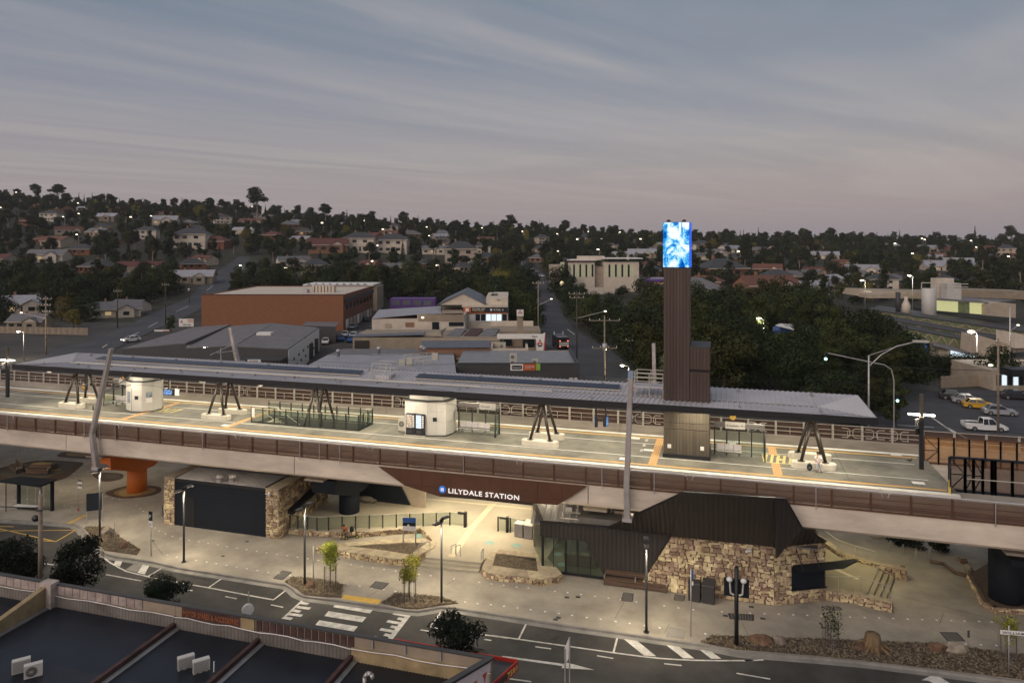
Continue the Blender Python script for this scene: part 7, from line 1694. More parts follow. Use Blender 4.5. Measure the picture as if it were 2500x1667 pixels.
# grey gabled workshop right below the canopy line
t=bld('grey workshop roof with cream guard rails and roof vents','workshop','building',980,110)
P=roofpoly(t,[(745,897,104),(1114,915,100),(1108,868,122),(800,868,126)],'paleroof',wall=[(0,1)])
roofpoly(t,[(800,867.5,126),(1108,867.5,122),(1105,853,136),(838,853,140)],'greyroof')
for x_,y_ in ((826,866),(925,860),(1035,860),(823,893),(1030,857)):c=D((x_,y_),118);MB().lathe([(.25,-.3),(.25,.5),(.38,.5),(.38,.8),(.1,.95)],c,9).build('roof_vent',M['galv'],t)
for x_ in (940,1010):c=D((x_,868),124);MB().obox(c.x,c.y,c.z+.05,5,1.6,.15,YAW).build('skylight',M['dglass'],t)
for (x0_,y0_,x1_,y1_) in ((985,878,1060,872),(985,895,1050,890),(1000,888,1070,880)):
 p,q=D((x0_,y0_+6),108),D((x1_,y1_+6),108);m=MB()
 for k in range(5):r=p.lerp(q,k/4);m.tube(r,r+Vector((0,0,1.1)),.04,n=5)
 for h_ in (.55,1.1):m.tube(p+Vector((0,0,h_)),q+Vector((0,0,h_)),.035,n=5)
 m.build('guard_rail',M['rail'],t)
for x_,y_ in ((982,890),(1000,887),(1062,875)):c=D((x_,y_),108);MB().obox(c.x,c.y,c.z-.2,.9,.6,1.0,YAW).build('roof_plant',M['rail'],t)
# charcoal plumbing store
z=108;t=bld('charcoal flat store with a white orange and green shop board','flat_store','building',1260,z)
xa,xb=gx(1112,z),gx(1415,z);hb=hz_(888,z)
blk(t,xa,xb,z,z+.3,-.3,hb,'char','front_wall');blk(t,xb-.3,xb,z+.3,z+17,-.3,hb,'char','side_wall');blk(t,xa,xb-.3,z+.3,z+17,hb-1.2,hb-.55,'steel','roof');blk(t,xa,xb+.05,z-.06,z+.36,hb,hb+.12,'char','parapet_capping');blk(t,gx(1352,z),xb,z+16.7,z+17,-.3,hb-.5,'beige','back_wall')
fq(t,z,1246,888,1277,904,'shop_board','white',.1);fq(t,z,1277.3,888,1307.5,904,'shop_board','oransign',.1);fq(t,z,1308.5,887,1319,904,'shop_board','green',.1)
fq(t,z,1250,891.5,1274,901,'board_oval','black',.17,.02);ftext(t,'reece',z,1252,898.7,.46,'white',1.2,.22);ftext(t,'plumbing',z,1283,895.5,.36,'white',1.25,.2);ftext(t,'centre',z,1283,900.5,.36,'white',.85,.2)
fq(t,z,1390,922,1398,930,'notice','white');fq(t,z,1402,922,1409,930,'notice','white');fq(t,z,1240,925,1330,929,'awning','galv',.05,1.2)
ac(GX(1253,z+1.2,hb-.6)+Vector((0,0,0)),'tall two fan air conditioner on the charcoal store roof',YAW,1.1,2.0,.5,2,'air conditioners on the town roofs');ac(GX(1306,z+1.6,hb-.6),'pale square air conditioner on the charcoal store roof',YAW,.9,1.1,.5,1,'air conditioners on the town roofs')
# speckled brick shop and its flat roofed neighbour
z=126;t=bld('speckled brick shop with a blue grey ribbed roof','brick_shop','building',1140,z)
xa,xb=gx(1022,z),gx(1196,z);hb=hz_(850,z);blk(t,xa,xb,z,z+8,-.3,hb,'brick2')
roofpoly(t,[(1028,850,z-.3),(1197,849,z-.3),(1194,832,z+9),(1030,834,z+9)],'blueroof')
t=bld('low red brick store with a flat parapet roof beside the white pylon','parapet_store','building',1245,z)
xc=gx(1290,z);hb=hz_(862,z);blk(t,xb+.02,xc,z+.5,z+9,-.3,hb-.4,'brick');blk(t,xb+.02,xc,z+.5,z+.9,hb-.4,hb+.7,'creamwall','parapet');blk(t,xb+.02,xb+.4,z+.9,z+9,hb-.4,hb+.7,'creamwall','parapet');blk(t,xc-.4,xc,z+.9,z+9,hb-.4,hb+.7,'creamwall','parapet');blk(t,xb+.4,xc-.4,z+8.6,z+9,hb-.4,hb+.7,'creamwall','parapet');fq(t,z-.6,1115,873,1288,878,'pipe_ledge','creamwall')
ac(GX(1226,z+6,hb-.4),'grilled air conditioner on the parapet store roof',YAW,1.3,1.5,.6,1,'air conditioners on the town roofs')
# rendered workshop with the roller door
z=150;t=bld('long tan rendered workshop with brown roller door and skylit roof','rendered_workshop','building',1000,z)
xa,xb=gx(861,z),gx(1220,z);hb=hz_(824,z);blk(t,xa,xb,z,z+14,-.3,hb,'tanwall');fq(t,z,866,831,902,858,'roller_door','darksteel');roofpoly(t,[(862,823,z),(1035,818,z),(1040,808,z+14),(880,809,z+14)],'blueroof')
fq(t,z-3,1030,826,1220,830,'parapet','beige');
roofpoly(t,[(1030,818,z+1),(1075,810,z+2),(1090,800,z+12),(1078,822,z)],'tanwall')
for i in range(3):roofpoly(t,[(1088+i*42,822,z+2),(1124+i*42,820,z+2),(1140+i*40,802,z+13),(1112+i*38,803,z+13)],'greyroof' if i !=1 else 'rustcap','roof')
t=thing('skip_bin','dark blue skip container before the tan workshop','skip',GX(955,147),YAW);c=GX(953,146);MB().obox(c.x,c.y,0,6,2.2,1.6,YAW).build('container',M['navy'],t);MB().obox(c.x-1.4,c.y-1.2,1.0,1,.1,.3,YAW).build('plate',M['white'],t)
# pale workshop with the sloping roof and tyre shop
z=178;t=bld('cream workshop with a sloping pale roof and a brown fascia','cream_workshop','building',1000,z)
xa,xb=gx(908,z),gx(1135,z);blk(t,xa,gx(1020,z),z,z+20,-.1,hz_(778,z),'creamwall');blk(t,gx(1020,z),xb,z-1,z+20,-.1,hz_(768,z),'creamwall')
roofpoly(t,[(908,778,z-.3),(1020,768,z-.3),(1078,766,z-.2),(1076,748,z+20),(925,757,z+20)],'paleroof');roofpoly(t,[(1080,766,z-.2),(1132,765,z-.2),(1125,751,z+20),(1078,749,z+20)],'tanwall')
fq(t,z-1,1021,768,1134,784,'fascia','tanwall');fq(t,z-1,1055,786,1072,804,'door','dglass');fq(t,z-1,1096,786,1132,796,'window','dglass');fq(t,z,990,787,1011,798,'window','brick2');fq(t,z,940,790,956,800,'door','beige')
l_=GX(1032,z-2.2,hz_(773,z));MB().ball(l_,.35,.35,.2).build('wall_lamp',M['lampfar'],t)
z=186;t=bld('tyre shop with a long black and gold sign over lit windows','tyre_shop','building',1190,z)
xa,xb=gx(1128,z),gx(1240,z);blk(t,xa,xb,z,z+22,-.1,hz_(745,z),'creamwall');g=shed(t,gx(1072,z),gx(1185,z),z+1,z+24,hz_(745,z),3.0,'blueroof',False);[MB().poly(f_).build('gable',M['creamwall'],t) for f_ in ([g.v[i] for i in q_] for q_ in g.f)]
blk(t,gx(1186,z),gx(1240,z),z+2,z+24,hz_(745,z),hz_(728,z),'creamwall','parapet');fq(t,z,1127,750,1240,762,'shop_sign','black',.1,.4);fq(t,z,1132,750,1150,762,'sign_badge','oransign',.55,.05);fq(t,z,1137,752,1145,760,'sign_badge','white',.62,.05)
ftext(t,'DUNLOP',z,1154,756.5,.75,'white',3.2,.6);ftext(t,'SUPER DEALER',z,1154,759.6,.3,'goldtext',3.0,.6);ftext(t,'9735 0',z,1205,758.5,.75,'white',2.6,.6);fq(t,z,1197,753,1201.5,758.5,'sign_badge','white',.55,.05);fq(t,z,1125,762.3,1240,764.2,'sign_band','oransign',.1,.3)
fq(t,z,1146,768,1158,784,'door','white')
for i in range(6):fq(t,z,1161+i*13,767,1172+i*13,783,'window','wincool' if i in (2,3,4) else 'dglass');fq(t,z,1160+i*13,765,1161+i*13,784,'window_frame','white',.12)
fq(t,z,1160,783,1234,785,'window_frame','white',.12);fq(t,z+22,1211,729,1228,734,'wall_sign','white');ftext(t,'TMG',z+2,1212,733.5,.5,'black',1.0,.3)
t=bld('row of purple framed sheds behind the tyre shop','purple_shed','building',1000,235);z=235;blk(t,gx(952,z),gx(1062,z),z,z+6,-.2,hz_(729,z),'purple')
for i in range(4):fq(t,z,957+i*26,733,976+i*26,745,'bay_panel','blueroof')
z=262;t=bld('blue fronted shop with a sawtooth white roof behind the brick warehouse','blue_shop','building',890,z);xa,xb=gx(740,z),gx(902,z);blk(t,xa,xb,z,z+14,0,hz_(698,z),'blue');blk(t,xa,xb+1.5,z-.3,z+14,hz_(698,z),hz_(694,z),'white','roof');blk(t,xb,xb+2.6,z+1,z+14,0,hz_(700,z),'tanwall','side_wall');ftext(t,'Reading',z,876,710,.9,'white',2.3,.3);ftext(t,'Fun',z,876,714,.9,'white',1.2,.3)
for i in range(9):roofpoly(t,[(748+i*17,696.5,z-.4),(762+i*17,696.5,z-.4),(755+i*17,692,z+1)],'char','roof_tooth')
# car yard: portal, pylons
z=132;t=bld('white portal sign of the car yard with a Parts board','yard_portal','sign',1290,z);fq(t,z,1214,815,1328,826,'portal_beam','white',0,.6);fq(t,z,1309,826,1327,866,'portal_leg','white',0,.6);fq(t,z+2,1232,826,1308,845,'back_wall','tanwall',0,.2);fq(t,z+1.5,1230,828,1250,844,'opening','dglass');fq(t,z+1.5,1276,828,1305,848,'opening','dglass');ftext(t,'Parts',z,1299,822.5,.55,'char',1.1,.7)
t=bld('tapering white and red pylon sign with three red diamonds','pylon_sign','sign',1318,z-2);z=130;pp=[D(p,z) for p in ((1311,880),(1324,880),(1331,812),(1309,826))];MB().slab(pp,(-SY,CY,0),.5).build('pylon_face',M['white'],t);pp=[D(p,z) for p in ((1324.5,880),(1330,878),(1331.5,812),(1331,812))];MB().slab(pp,(-SY,CY,0),.5).build('pylon_edge',M['redsign'],t)
def diamonds(t,cx,cyy,r,z,m='redsign'):
 for dx_,dy_,k in ((0,-r*.8,0),(-r*.75,r*.45,1),(r*.75,r*.45,2)):
  c=D((cx+dx_,cyy+dy_),z);s=r*z/F;X_=Vector((CY,SY,0));U_=Vector((0,0,1));q=[(0,.8),(.45,0),(0,-.8),(-.45,0)] if k==0 else [(-.8,-.5),(.1,-.5),(.8,.5),(-.1,.5)] if k==1 else [(-.1,-.5),(.8,-.5),(.1,.5),(-.8,.5)]
  MB().slab([c+X_*(a*s)+U_*(b*s) for a,b in q][::-1],(SY,-CY,0),.02).build('diamond',M[m],t)
diamonds(t,1318,836,5.2,z-.1);fq(t,z,1313,842,1323,846,'sign_line','char',0,.05)
z=150;t=bld('square white sign with three red diamonds on a tan pillar','pillar_sign','sign',1269,z);fq(t,z,1262,771,1277,812,'pillar','tanwall',0,1.0);fq(t,z-.2,1261.5,756,1278,770.5,'sign_box','white',0,1.3);diamonds(t,1269.5,762,3.6,z-1.7)
z=160;t=bld('low flat roofed car showroom behind the portal sign','showroom','building',1250,z);blk(t,gx(1195,z),gx(1320,z),z,z+10,0,hz_(808,z),'tanwall');blk(t,gx(1195,z),gx(1305,z),z+9.7,z+10,hz_(808,z),hz_(795,z),'creamwall','parapet')
for z,px,py,lab in ((205,395,815,'white car yard sign with black print beside the hill street'),(215,455,788,'white and red car yard sign behind the grey roofs')):
 t=bld(lab,'yard_sign','sign',px,z);fq(t,z,px-18,py-10,px+18,py+9,'board','white');ftext(t,'USED CARS',z,px-8,py+6,.6,'black',2.4,.2);diamonds(t,px-12,py-3,2.6,z-.2);[fq(t,z,px+4,py-8+4*k,px+17,py-6.4+4*k,'stripe','redsign',.12) for k in range(2)];fq(t,z+.2,px-15,py+9,px-14,py+26,'leg','steel')
# pale civic block with tall windows beside the main street
M['windim2']=mat('office_window',(.2,.2,.15),.3,0,0,emit=(.9,.85,.5),estr=.22)
z=330;t=bld('pale two storey civic building with tall lit windows and thin flat roofs','civic_building','building',1450,z);hg=hz_(682,z)
for (p0,p1,py0,dz,m) in ((1388,1452,641,0,'creamwall'),(1452,1482,652,3,'beige'),(1474,1560,640,0,'creamwall'),(1380,1392,632,3,'darksteel'),(1345,1380,648,4,'beige')):blk(t,gx(p0,z),gx(p1,z),z+dz,z+14+dz,hg-6,hz_(py0,z),m)
for (p0,p1,py0) in ((1385,1456,636),(1470,1568,632)):blk(t,gx(p0,z),gx(p1,z),z-1.5,z+15,hz_(py0,z),hz_(py0-2,z),'white','roof')
blk(t,gx(1415,z),gx(1480,z),z+5,z+14,hz_(636,z),hz_(626,z),'creamwall','plant_room')
for p0,p1,n in ((1394,1449,11),(1480,1548,13)):
 for i in range(n):w=(p1-p0)/n;fq(t,z,p0+i*w+.5,646,p0+(i+1)*w-.5,676,'window',('windim2','dglass','windim2')[(i*7) % 3])
for i in range(3):fq(t,z,1484+26*i,635.5,1500+26*i,638.5,'window','dglass')
fq(t,z+3,1368,640,1378,668,'window','windim2');
z=322;t=bld('low brightly lit forecourt wall before the civic building','lit_wall','wall',1420,z);blk(t,gx(1372,z),gx(1500,z),z,z+.5,-.5+H0(gx(1400,z),z),H0(gx(1400,z),z)+3,'creamwall');MB().ball(GX(1372,z-1,H0(gx(1372,z),z)+4.6),1.0,.6,1.3).build('glowing_sign',M['winlit'],t)
t=bld('purple roofed shop just left of the tower','purple_shop','building',1600,300);z=300;blk(t,gx(1585,z),gx(1640,z),z,z+10,0,hz_(683,z),'purple');fq(t,z,1597,690,1625,694,'sign','buff')
# ---- factory at the right
z=190;t=bld('long saw roofed factory with glowing green tinted glazing and steel trusses','factory','building',2300,z)
M['facglass']=mat('factory_glazing',(.10,.12,.06),.4,0,.5,1.2,emit=(.62,.66,.30),estr=.07);M['facbright']=mat('factory_glazing_lit',(.2,.2,.1),.4,0,.2,2,emit=(.95,.92,.45),estr=.5)
def band(pts,zz,m,name,th=.2):return MB().slab([D(p,zz) for p in pts],(-SY,CY,0),th).build(name,M[m],t)
rows=[((2100,770),(2480,838),13,26,176),((2145,790),(2390,838),14,26,168),((2120,757),(2500,812),8,16,186)]
for (l,r,hl_,hr,zz) in rows:
 n=16
 for i in range(n):
  a0,a1_=i/n,(i+1)/n;xl_,xr_=lerp(l[0],r[0],a0)+.4,lerp(l[0],r[0],a1_)-.4;yl,yr=lerp(l[1],r[1],a0),lerp(l[1],r[1],a1_);h0_,h1_=lerp(hl_,hr,a0),lerp(hl_,hr,a1_)
  band([(xl_,yl+h0_),(xr_,yr+h1_),(xr_,yr),(xl_,yl)],zz,'facglass','glazing')
  if i % 2==0:p,q=D((xl_,yl),zz-.4),D((xr_,yr+h1_),zz-.4)
  else:p,q=D((xl_,yl+h0_),zz-.4),D((xr_,yr),zz-.4)
  MB().bar(p,q,.3).build('truss_bar',M['tanwall'],t)
 MB().slab([D((l[0],l[1]),zz-.6),D((r[0],r[1]),zz-.6),D((r[0]+10,r[1]-14),zz+16),D((l[0]+25,l[1]-9),zz+16)],(0,0,1),.3).build('roof',M['char'],t)
 MB().bar(D((l[0],l[1]+hl_),zz-.5),D((r[0],r[1]+hr),zz-.5),.5).build('gutter',M['tanwall'],t)
for i in range(9):band([(2284+i*14,758+i*1.2),(2297+i*14,759+i*1.2),(2297+i*14,734+i*.8),(2284+i*14,733+i*.8)],200,'facbright' if i not in (4,5) else 'facglass','glazing')
MB().slab([D((2280,732),199),D((2410,741),199),D((2480,735),220),D((2330,727),220)],(0,0,1),.3).build('roof',M['greyroof'],t);band([(2408,770),(2480,776),(2480,742),(2440,738),(2408,744)],198,'beige','gable_wall',8)
band([(2384,872),(2500,858),(2500,850),(2388,818)],160,'beige','gable_wall',6);band([(2478,850),(2520,850),(2520,822),(2476,812)],158,'creamwall','gable_wall',6)
for i in range(2):band([(2322+i*31,875+i*9),(2350+i*31,882+i*9),(2350+i*31,862+i*8),(2322+i*31,853+i*8)],158,'wincool','lit_bay')
band([(2290,872),(2318,876),(2318,850),(2292,846)],158.5,'beige','wall',3);band([(2295,860),(2384,886),(2384,870),(2295,845)],159,'tanwall','wall',4)
MB().slab([D((2270,842),157),D((2388,872),157),D((2388,860),172),D((2290,836),172)],(0,0,1),.25).build('roof',M['greyroof'],t)
band([(2120,726),(2340,732),(2340,716),(2130,711)],250,'tanwall','wall',20);band([(2345,725),(2520,732),(2520,712),(2345,706)],230,'tanwall','wall',10);band([(2120,728),(2175,728),(2175,716),(2120,718)],215,'beige','wall',6)
t=bld('tall white silo tank standing over the factory roofs','silo','tank',2272,195);c=D((2268,758),195);MB().lathe([(1.8,-4),(1.8,5.8),(1.6,6.0)],c,20).build('tank',M['tile'],t);MB().path([c+Vector((-1.8,0,6)),c+Vector((-1.8,0,7.5)),c+Vector((1.0,0,7.5)),c+Vector((1.0,0,6.3))],.12,5).build('pipe',M['rail'],t)
t=bld('white plant tower with railings beside the silo','plant_tower','building',2320,205);c=D((2322,720),205);MB().obox(c.x,c.y,c.z-4,4,3,7.4,YAW).build('tower',M['tile'],t);MB().obox(c.x-1.2,c.y+4,c.z-4,5,3,8.6,YAW).build('tower',M['creamwall'],t);MB().path([c+Vector((-4,-2.2,3.2)),c+Vector((4,-1,3.2))],.12,5).path([c+Vector((-4,-2.2,2.4)),c+Vector((4,-1,2.4))],.1,5).build('railing',M['rail'],t)
t=bld('short blackened flue stack with a cream cone left of the silo','flue','chimney',2210,190);c=D((2212,756),190);MB().lathe([(1.1,-1),(1.1,1.2),(.45,2.6),(.45,3.4)],c,12).build('cone',M['creamwall'],t);MB().lathe([(.6,-1),(.6,4.6)],c+Vector((-1.9,0,0)),10).build('stack',M['char'],t)
z=150;t=bld('blue topped factory office with white print and a yellow warning triangle','factory_office','building',2230,z);fq(t,z,2190,836,2261,858,'sign_band','blue',0,.4);blk(t,gx(2190,z),gx(2261,z),z,z+9,0,hz_(836,z),'beige');roofpoly(t,[(2176,836,z-.6),(2240,836,z-.6),(2236,824,z+10),(2180,825,z+10)],'paleroof');ftext(t,'nexans',z,2226,848,1.0,'white',2.0,.5);fq(t,z,2225,858,2242,868,'window','winlit')
c=D((2250,849),z-.6);MB().slab([c+XD*-.45-Vector((0,0,.4)),c+XD*.45-Vector((0,0,.4)),c+Vector((0,0,.45))],(SY,-CY,0),.03).build('warning_triangle',M['yellow'],t)
t=bld('small blue booth with a pale roof among the dark trees','booth','building',1915,140);z=140;blk(t,gx(1906,z),gx(1937,z),z+.1,z+4,0,hz_(817,z),'char');blk(t,gx(1905,z),gx(1938,z),z,z+4,hz_(817,z),hz_(803,z),'blue','fascia');roofpoly(t,[(1893,795,z-1),(1938,806,z-1),(1937,793,z+5),(1905,791,z+5)],'white')
t=bld('shop with a black awning and bright lamp at the right edge','awning_shop','building',2480,120);z=122;blk(t,gx(2425,z),gx(2620,z),z,z+12,0,hz_(905,z),'beige');fq(t,z,2440,895,2560,912,'awning','black',0,3);[fq(t,z,2432+i*14,915,2443+i*14,940,'window','wincool' if i % 2 else 'dglass') for i in range(6)]
t=bld('cream boundary wall between the dark hedge and the car park','boundary_wall','wall',2350,118);p,q=D((2298,938),124),D((2398,930),126);MB().slab([Vector((p.x,p.y,0)),Vector((q.x,q.y,0)),Vector((q.x,q.y,2)),Vector((p.x,p.y,2))],(-SY,CY,0),.3).build('wall',M['tanwall'],t)
# ---- vehicles
def car(loc,rz,label,body,kind='car',L=4.5,group='cars of the town',lights=None):
 t=thing('parked_car' if kind !='ute' else 'pickup_truck',label,'car' if kind=='car' else 'pickup',loc,rz,group);Tm=WM[t];w=.88
 def ap(name,mb,m):mb.v=[tuple(Tm @ Vector(v)) for v in mb.v];return mb.build(name,M[m],t)
 def ring(x,hw,z0,z1):return [(x,-hw,z0),(x,hw,z0),(x,hw*.96,z1),(x,-hw*.96,z1)]
 k=L/4.5;prof=[(-2.25*k,.72,.42,.78),(-2.1*k,.84,.3,.92),(-1.2*k,w,.25,.95),(1.0*k,w,.25,.93),(1.9*k,.84,.28,.84),(2.25*k,.7,.4,.66)]
 mb=MB();rs_=[ring(*p) for p in prof]
 for a,b in zip(rs_[:-1],rs_[1:]):
  for i in range(4):mb.poly([a[i],a[(i+1) % 4],b[(i+1) % 4],b[i]])
 mb.poly(rs_[0]).poly(rs_[-1][::-1]);ap('body',mb,body)
 c0,c1,c2,c3=((-1.75*k,-1.25*k,.35*k,1.0*k) if kind=='car' else (-.55,-.45,.75,1.35));ht=1.42 if kind=='car' else 1.7
 base=[(c0,-.82,.93),(c3,-.82,.93),(c3,.82,.93),(c0,.82,.93)];top=[(c1,-.62,ht),(c2,-.62,ht),(c2,.62,ht),(c1,.62,ht)]
 ap('glasshouse',MB().hexa(base,top),'dglass');ap('roof',MB().hexa([(x*1.0,y*1.03,z-.03) for x,y,z in top],[(x,y*.95,z+.03) for x,y,z in top]),body)
 for x in ((c0+c1)/2+.05,(c2+c3)/2-.05,(c1+c2)/2):
  for s in (-1,1):ap('pillar',MB().bar((x if x==(c1+c2)/2 else (c0 if x<0 else c3),s*.82,.93),(x if x==(c1+c2)/2 else (c1 if x<0 else c2),s*.62,ht),.07),body)
 if kind=='ute':ap('tray_liner',MB().box(-2.2*k,-.78,.9,-.62,.78,1.0),'black');[ap('tray_side',MB().box(-2.3*k,s*.86-.04,.7,-.6,s*.86+.04,1.12),body) for s in (-1,1)];ap('tailgate',MB().box(-2.36*k,-.8,.6,-2.28*k,.8,1.1),body)
 for x in (-1.38*k,1.38*k):
  for s in (-1,1):ap('wheel',MB().tube((x,s*.70,.33),(x,s*.90,.33),.34,n=14),'tyre');ap('rim',MB().tube((x,s*.90,.33),(x,s*.915,.33),.2,n=10),'chrome')
 for s in (-1,1):ap('headlight',MB().box(2.12*k,s*.6-.16,.58,2.24*k,s*.6+.16,.7),'lampc' if lights else 'chrome');ap('tail_light',MB().box(-2.27*k,s*.62-.12,.66,-2.2*k,s*.62+.12,.82),'redsign');ap('mirror',MB().box(c3-.35,s*.9-.07,.95,c3-.2,s*.9+.1,1.08),body)
 return t
M['silver']=mat('silver_paint',(.42,.43,.45),.3,.4,0);M['carwhite']=mat('car_white',(.75,.74,.72),.3,0,0);M['carblue']=mat('car_blue',(.02,.10,.35),.3,.2,0);M['caryellow']=mat('car_yellow',(.62,.36,.03),.35,0,0);M['cardark']=mat('car_dark',(.03,.03,.035),.3,.2,0);M['carred']=mat('car_red',(.3,.03,.03),.3,.2,0)
ang=YAW
car(T((2405,1052))+Vector((0,0,.1)),ang-.18,'white double cab pickup with a black tray in the car park','carwhite','ute',5.3)
car(T((2440,1014))+Vector((0,0,.1)),ang-.30,'silver sedan parked beside a yellow car','silver');car(T((2390,998))+Vector((0,0,.1)),ang-.35,'yellow car between two silver sedans','caryellow');car(T((2362,986))+Vector((0,0,.1)),ang-.4,'silver sedan behind the yellow car','silver');car(T((2330,976))+Vector((0,0,.1)),ang-.4,'black car deepest in the parked row by the hedge','cardark');car(T((2480,975))+Vector((0,0,.1)),ang-.3,'dark hatchback standing alone before the awning shop','cardark')
car(T((320,835))+Vector((0,0,.15)),ang-2.2,'white car with headlights on coming down the hill street','carwhite',lights=True)
car(T((513,682))+Vector((0,0,.15)),ang-2.1,'silver car far up the hill street','silver',lights=False)
for k,(px,py,b,lab) in enumerate(((862,793,'silver','silver car by the brick warehouse doors'),(842,812,'carwhite','white car behind the blue car in the lane'),(831,822,'carblue','blue car in the lane beside the open shed'),(863,815,'carwhite','second white car in the lane, by the tan workshop'),(857,825,'carblue','blue car half hidden by the tan workshop'),(893,775,'cardark','dark car with red roof in the alley by the cream workshop'),(905,800,'cardark','black car in the alley by the cream workshop'),(795,830,'carwhite','white car under the edge of the open shed'),(1303,853,'silver','silver car behind the pylon sign'),(1285,845,'carwhite','white car under the portal sign'))):car(G((px,py+9)),ang-1.6+.2*(k % 3),lab,b,group='cars in the yards')
for k,(px,py,b) in enumerate(((1297,660,'carwhite'),(1308,666,'silver'),(1322,677,'carwhite'),(1262,651,'carred'))):car(T((px,py))+Vector((0,0,.15)),ang+1.9,['upper white car parked along the main street','middle silver car parked along the main street','lower white car parked along the main street','red tailed car on the far main street'][k],b,group='cars along the main street')
c=T((1368,850));t=thing('tip_truck','dark truck with white tailgate and red tail lights driving away up the main street','truck',c,ang+1.75,None);Tm=WM[t]
def ap(name,mb,m):mb.v=[tuple(Tm @ Vector(v)) for v in mb.v];mb.build(name,M[m],t)
ap('body',MB().hexa([(-3.2,-1.2,1.1),(1.6,-1.2,1.1),(1.6,1.2,1.1),(-3.2,1.2,1.1)],[(-3.4,-1.25,3.0),(1.6,-1.25,3.0),(1.6,1.25,3.0),(-3.4,1.25,3.0)]),'cardark');ap('cab',MB().hexa([(1.8,-1.2,.6),(3.8,-1.2,.6),(3.8,1.2,.6),(1.8,1.2,.6)],[(1.8,-1.15,3.1),(3.4,-1.1,3.1),(3.4,1.1,3.1),(1.8,1.15,3.1)]),'cardark');ap('tailgate',MB().box(-3.5,-1.15,1.0,-3.42,1.15,1.9),'tile');ap('chassis',MB().box(-3.3,-.5,.6,3.5,.5,1.0),'black')
M['tail']=mat('tail_lamp',(.5,.02,.02),.3,0,0,emit=(1,.15,.08),estr=3)
for s in (-1,1):
 ap('tail_light',MB().box(-3.52,s*.95-.15,2.1,-3.44,s*.95+.15,2.3),'tail');ap('bumper_light',MB().box(-3.52,s*.95-.15,.85,-3.44,s*.95+.15,.98),'tail');ap('exhaust',MB().tube((1.7,s*1.1,1.0),(1.7,s*1.1,3.9),.08,n=7),'chrome')
 for x in (-2.5,-1.3,2.8):ap('wheel',MB().tube((x,s*.85,.5),(x,s*1.2,.5),.5,n=14),'tyre')
# ---- poles and street lamps of the town
def powerpole(p,H,arms,label,trans=False,m='barkpale',lamp=None):
 t=thing('power_pole',label,'pole',p,0,'power poles of the town');MB().lathe([(.17,-.3),(.12,H)],p,8).build('pole',M[m],t)
 for h,w in arms:MB().bar(p+XD*-w/2+Vector((0,0,h)),p+XD*w/2+Vector((0,0,h)),.12,.14).build('cross_arm',M['barkpale'],t);[MB().lathe([(.05,0),(.07,.12),(.04,.3)],p+XD*(-w/2+.1+(w-.2)*k/3)+Vector((0,0,h+.07)),6).build('insulator',M['white'],t) for k in range(4)]
 if trans:MB().lathe([(.42,0),(.42,1.2)],p+Vector((.1,-.5,H*.52)),10).build('transformer',M['galv'],t)
 if lamp:e=p+XD*lamp+Vector((0,0,H*.72));MB().path([p+Vector((0,0,H*.62)),e],.05,5).build('lamp_arm',M['galv'],t);MB().ball(e,.3,.2,.12).build('lamp_head',M['lampfar'],t)
 return t
powerpole(G((112,868)),13.3,((12.6,2.6),(11.2,2.2),(9.8,1.8)),'tall pale power pole with three crossarms at the left',lamp=-5.5);powerpole(G((404,792)),13,((12.2,2.2),),'brown power pole beside the hill street near the white cottage',m='bark');powerpole(G((287,800)),11.5,((10.8,2.4),),'brown power pole before the white cottage',m='bark');powerpole(G((463,750)),12,((11.3,2.2),),'brown power pole with transformer on the hill street bend',True,'bark')
powerpole(G((1314,845)),16,((15.3,2.8),),'tall power pole beside the pillar sign with a lit lamp',lamp=3.2);powerpole(G((1408,885)),15,((14.4,3.4),(13.6,3.0)),'brown power pole with wishbone arms near the truck',m='bark',lamp=6);powerpole(G((1476,945)),12.5,((11.6,5.4),(6.8,4.4)),'grey power pole with transformer just behind the canopy',True)
powerpole(G((2437,1058)),12.5,((12.0,.6),),'leaning timber power pole in front of the white pickup',lamp=-1);powerpole(G((2466,905)),12.5,(),'slender pole with twin lamps before the factory',m='galv',lamp=1.6)
def glow(p,e,col=(1,.86,.6),r=.3,label=None,H=None,group='lit street lamps of the town'):
 t=thing('street_lamp',label,'lamp',p,0,group);h=H or 7.5;MB().lathe([(.09,-.2),(.07,h)],p,6).build('pole',M['galv'],t);MB().path([p+Vector((0,0,h)),p+Vector((-.9,-.3,h+.25))],.05,5).build('arm',M['galv'],t);MB().ball(p+Vector((-1.1,-.4,h+.2)),r*1.3,r,r*.5).build('lamp_head',M['lampfar'],t)
 if e:l=bpy.data.lights.new('lamp_light','POINT');l.energy=e;l.color=col;l.shadow_soft_size=.3;o=link('lamp_light',l,t);o.location=(-1.1,-.6,h-.3)
 return t
glow(G((58,880)),1500,(1,.85,.62),.3,'lit street lamp over the dark yard at the far left',6);glow(G((514,905)),1600,(1,.85,.6),.3,'lit street lamp behind the canopy before the dark warehouse',4.5);glow(G((1535,945)),1300,(1,.88,.55),.3,'lit street lamp at the mouth of the main street behind the canopy',3.6);glow(G((2385,905)),1800,(1,.92,.75),.55,'bright floodlight on the factory gable',7.5);glow(G((2112,770)),1500,(1,.95,.8),.5,'bright floodlight at the far corner of the factory',12);glow(G((2228,775)),1200,(1,.95,.8),.5,'bright floodlight on the factory roof left of the silo',14)
glow(E(gx(1865,150),150,0),1400,(1,.97,.8),.45,'bright white lamp shining among the dark trees right of the tower',9.2);glow(E(gx(1606,158),158,0),2600,(.85,1,.4),.15,'lamp lighting a yellow green patch of foliage beside the tower',6.6)
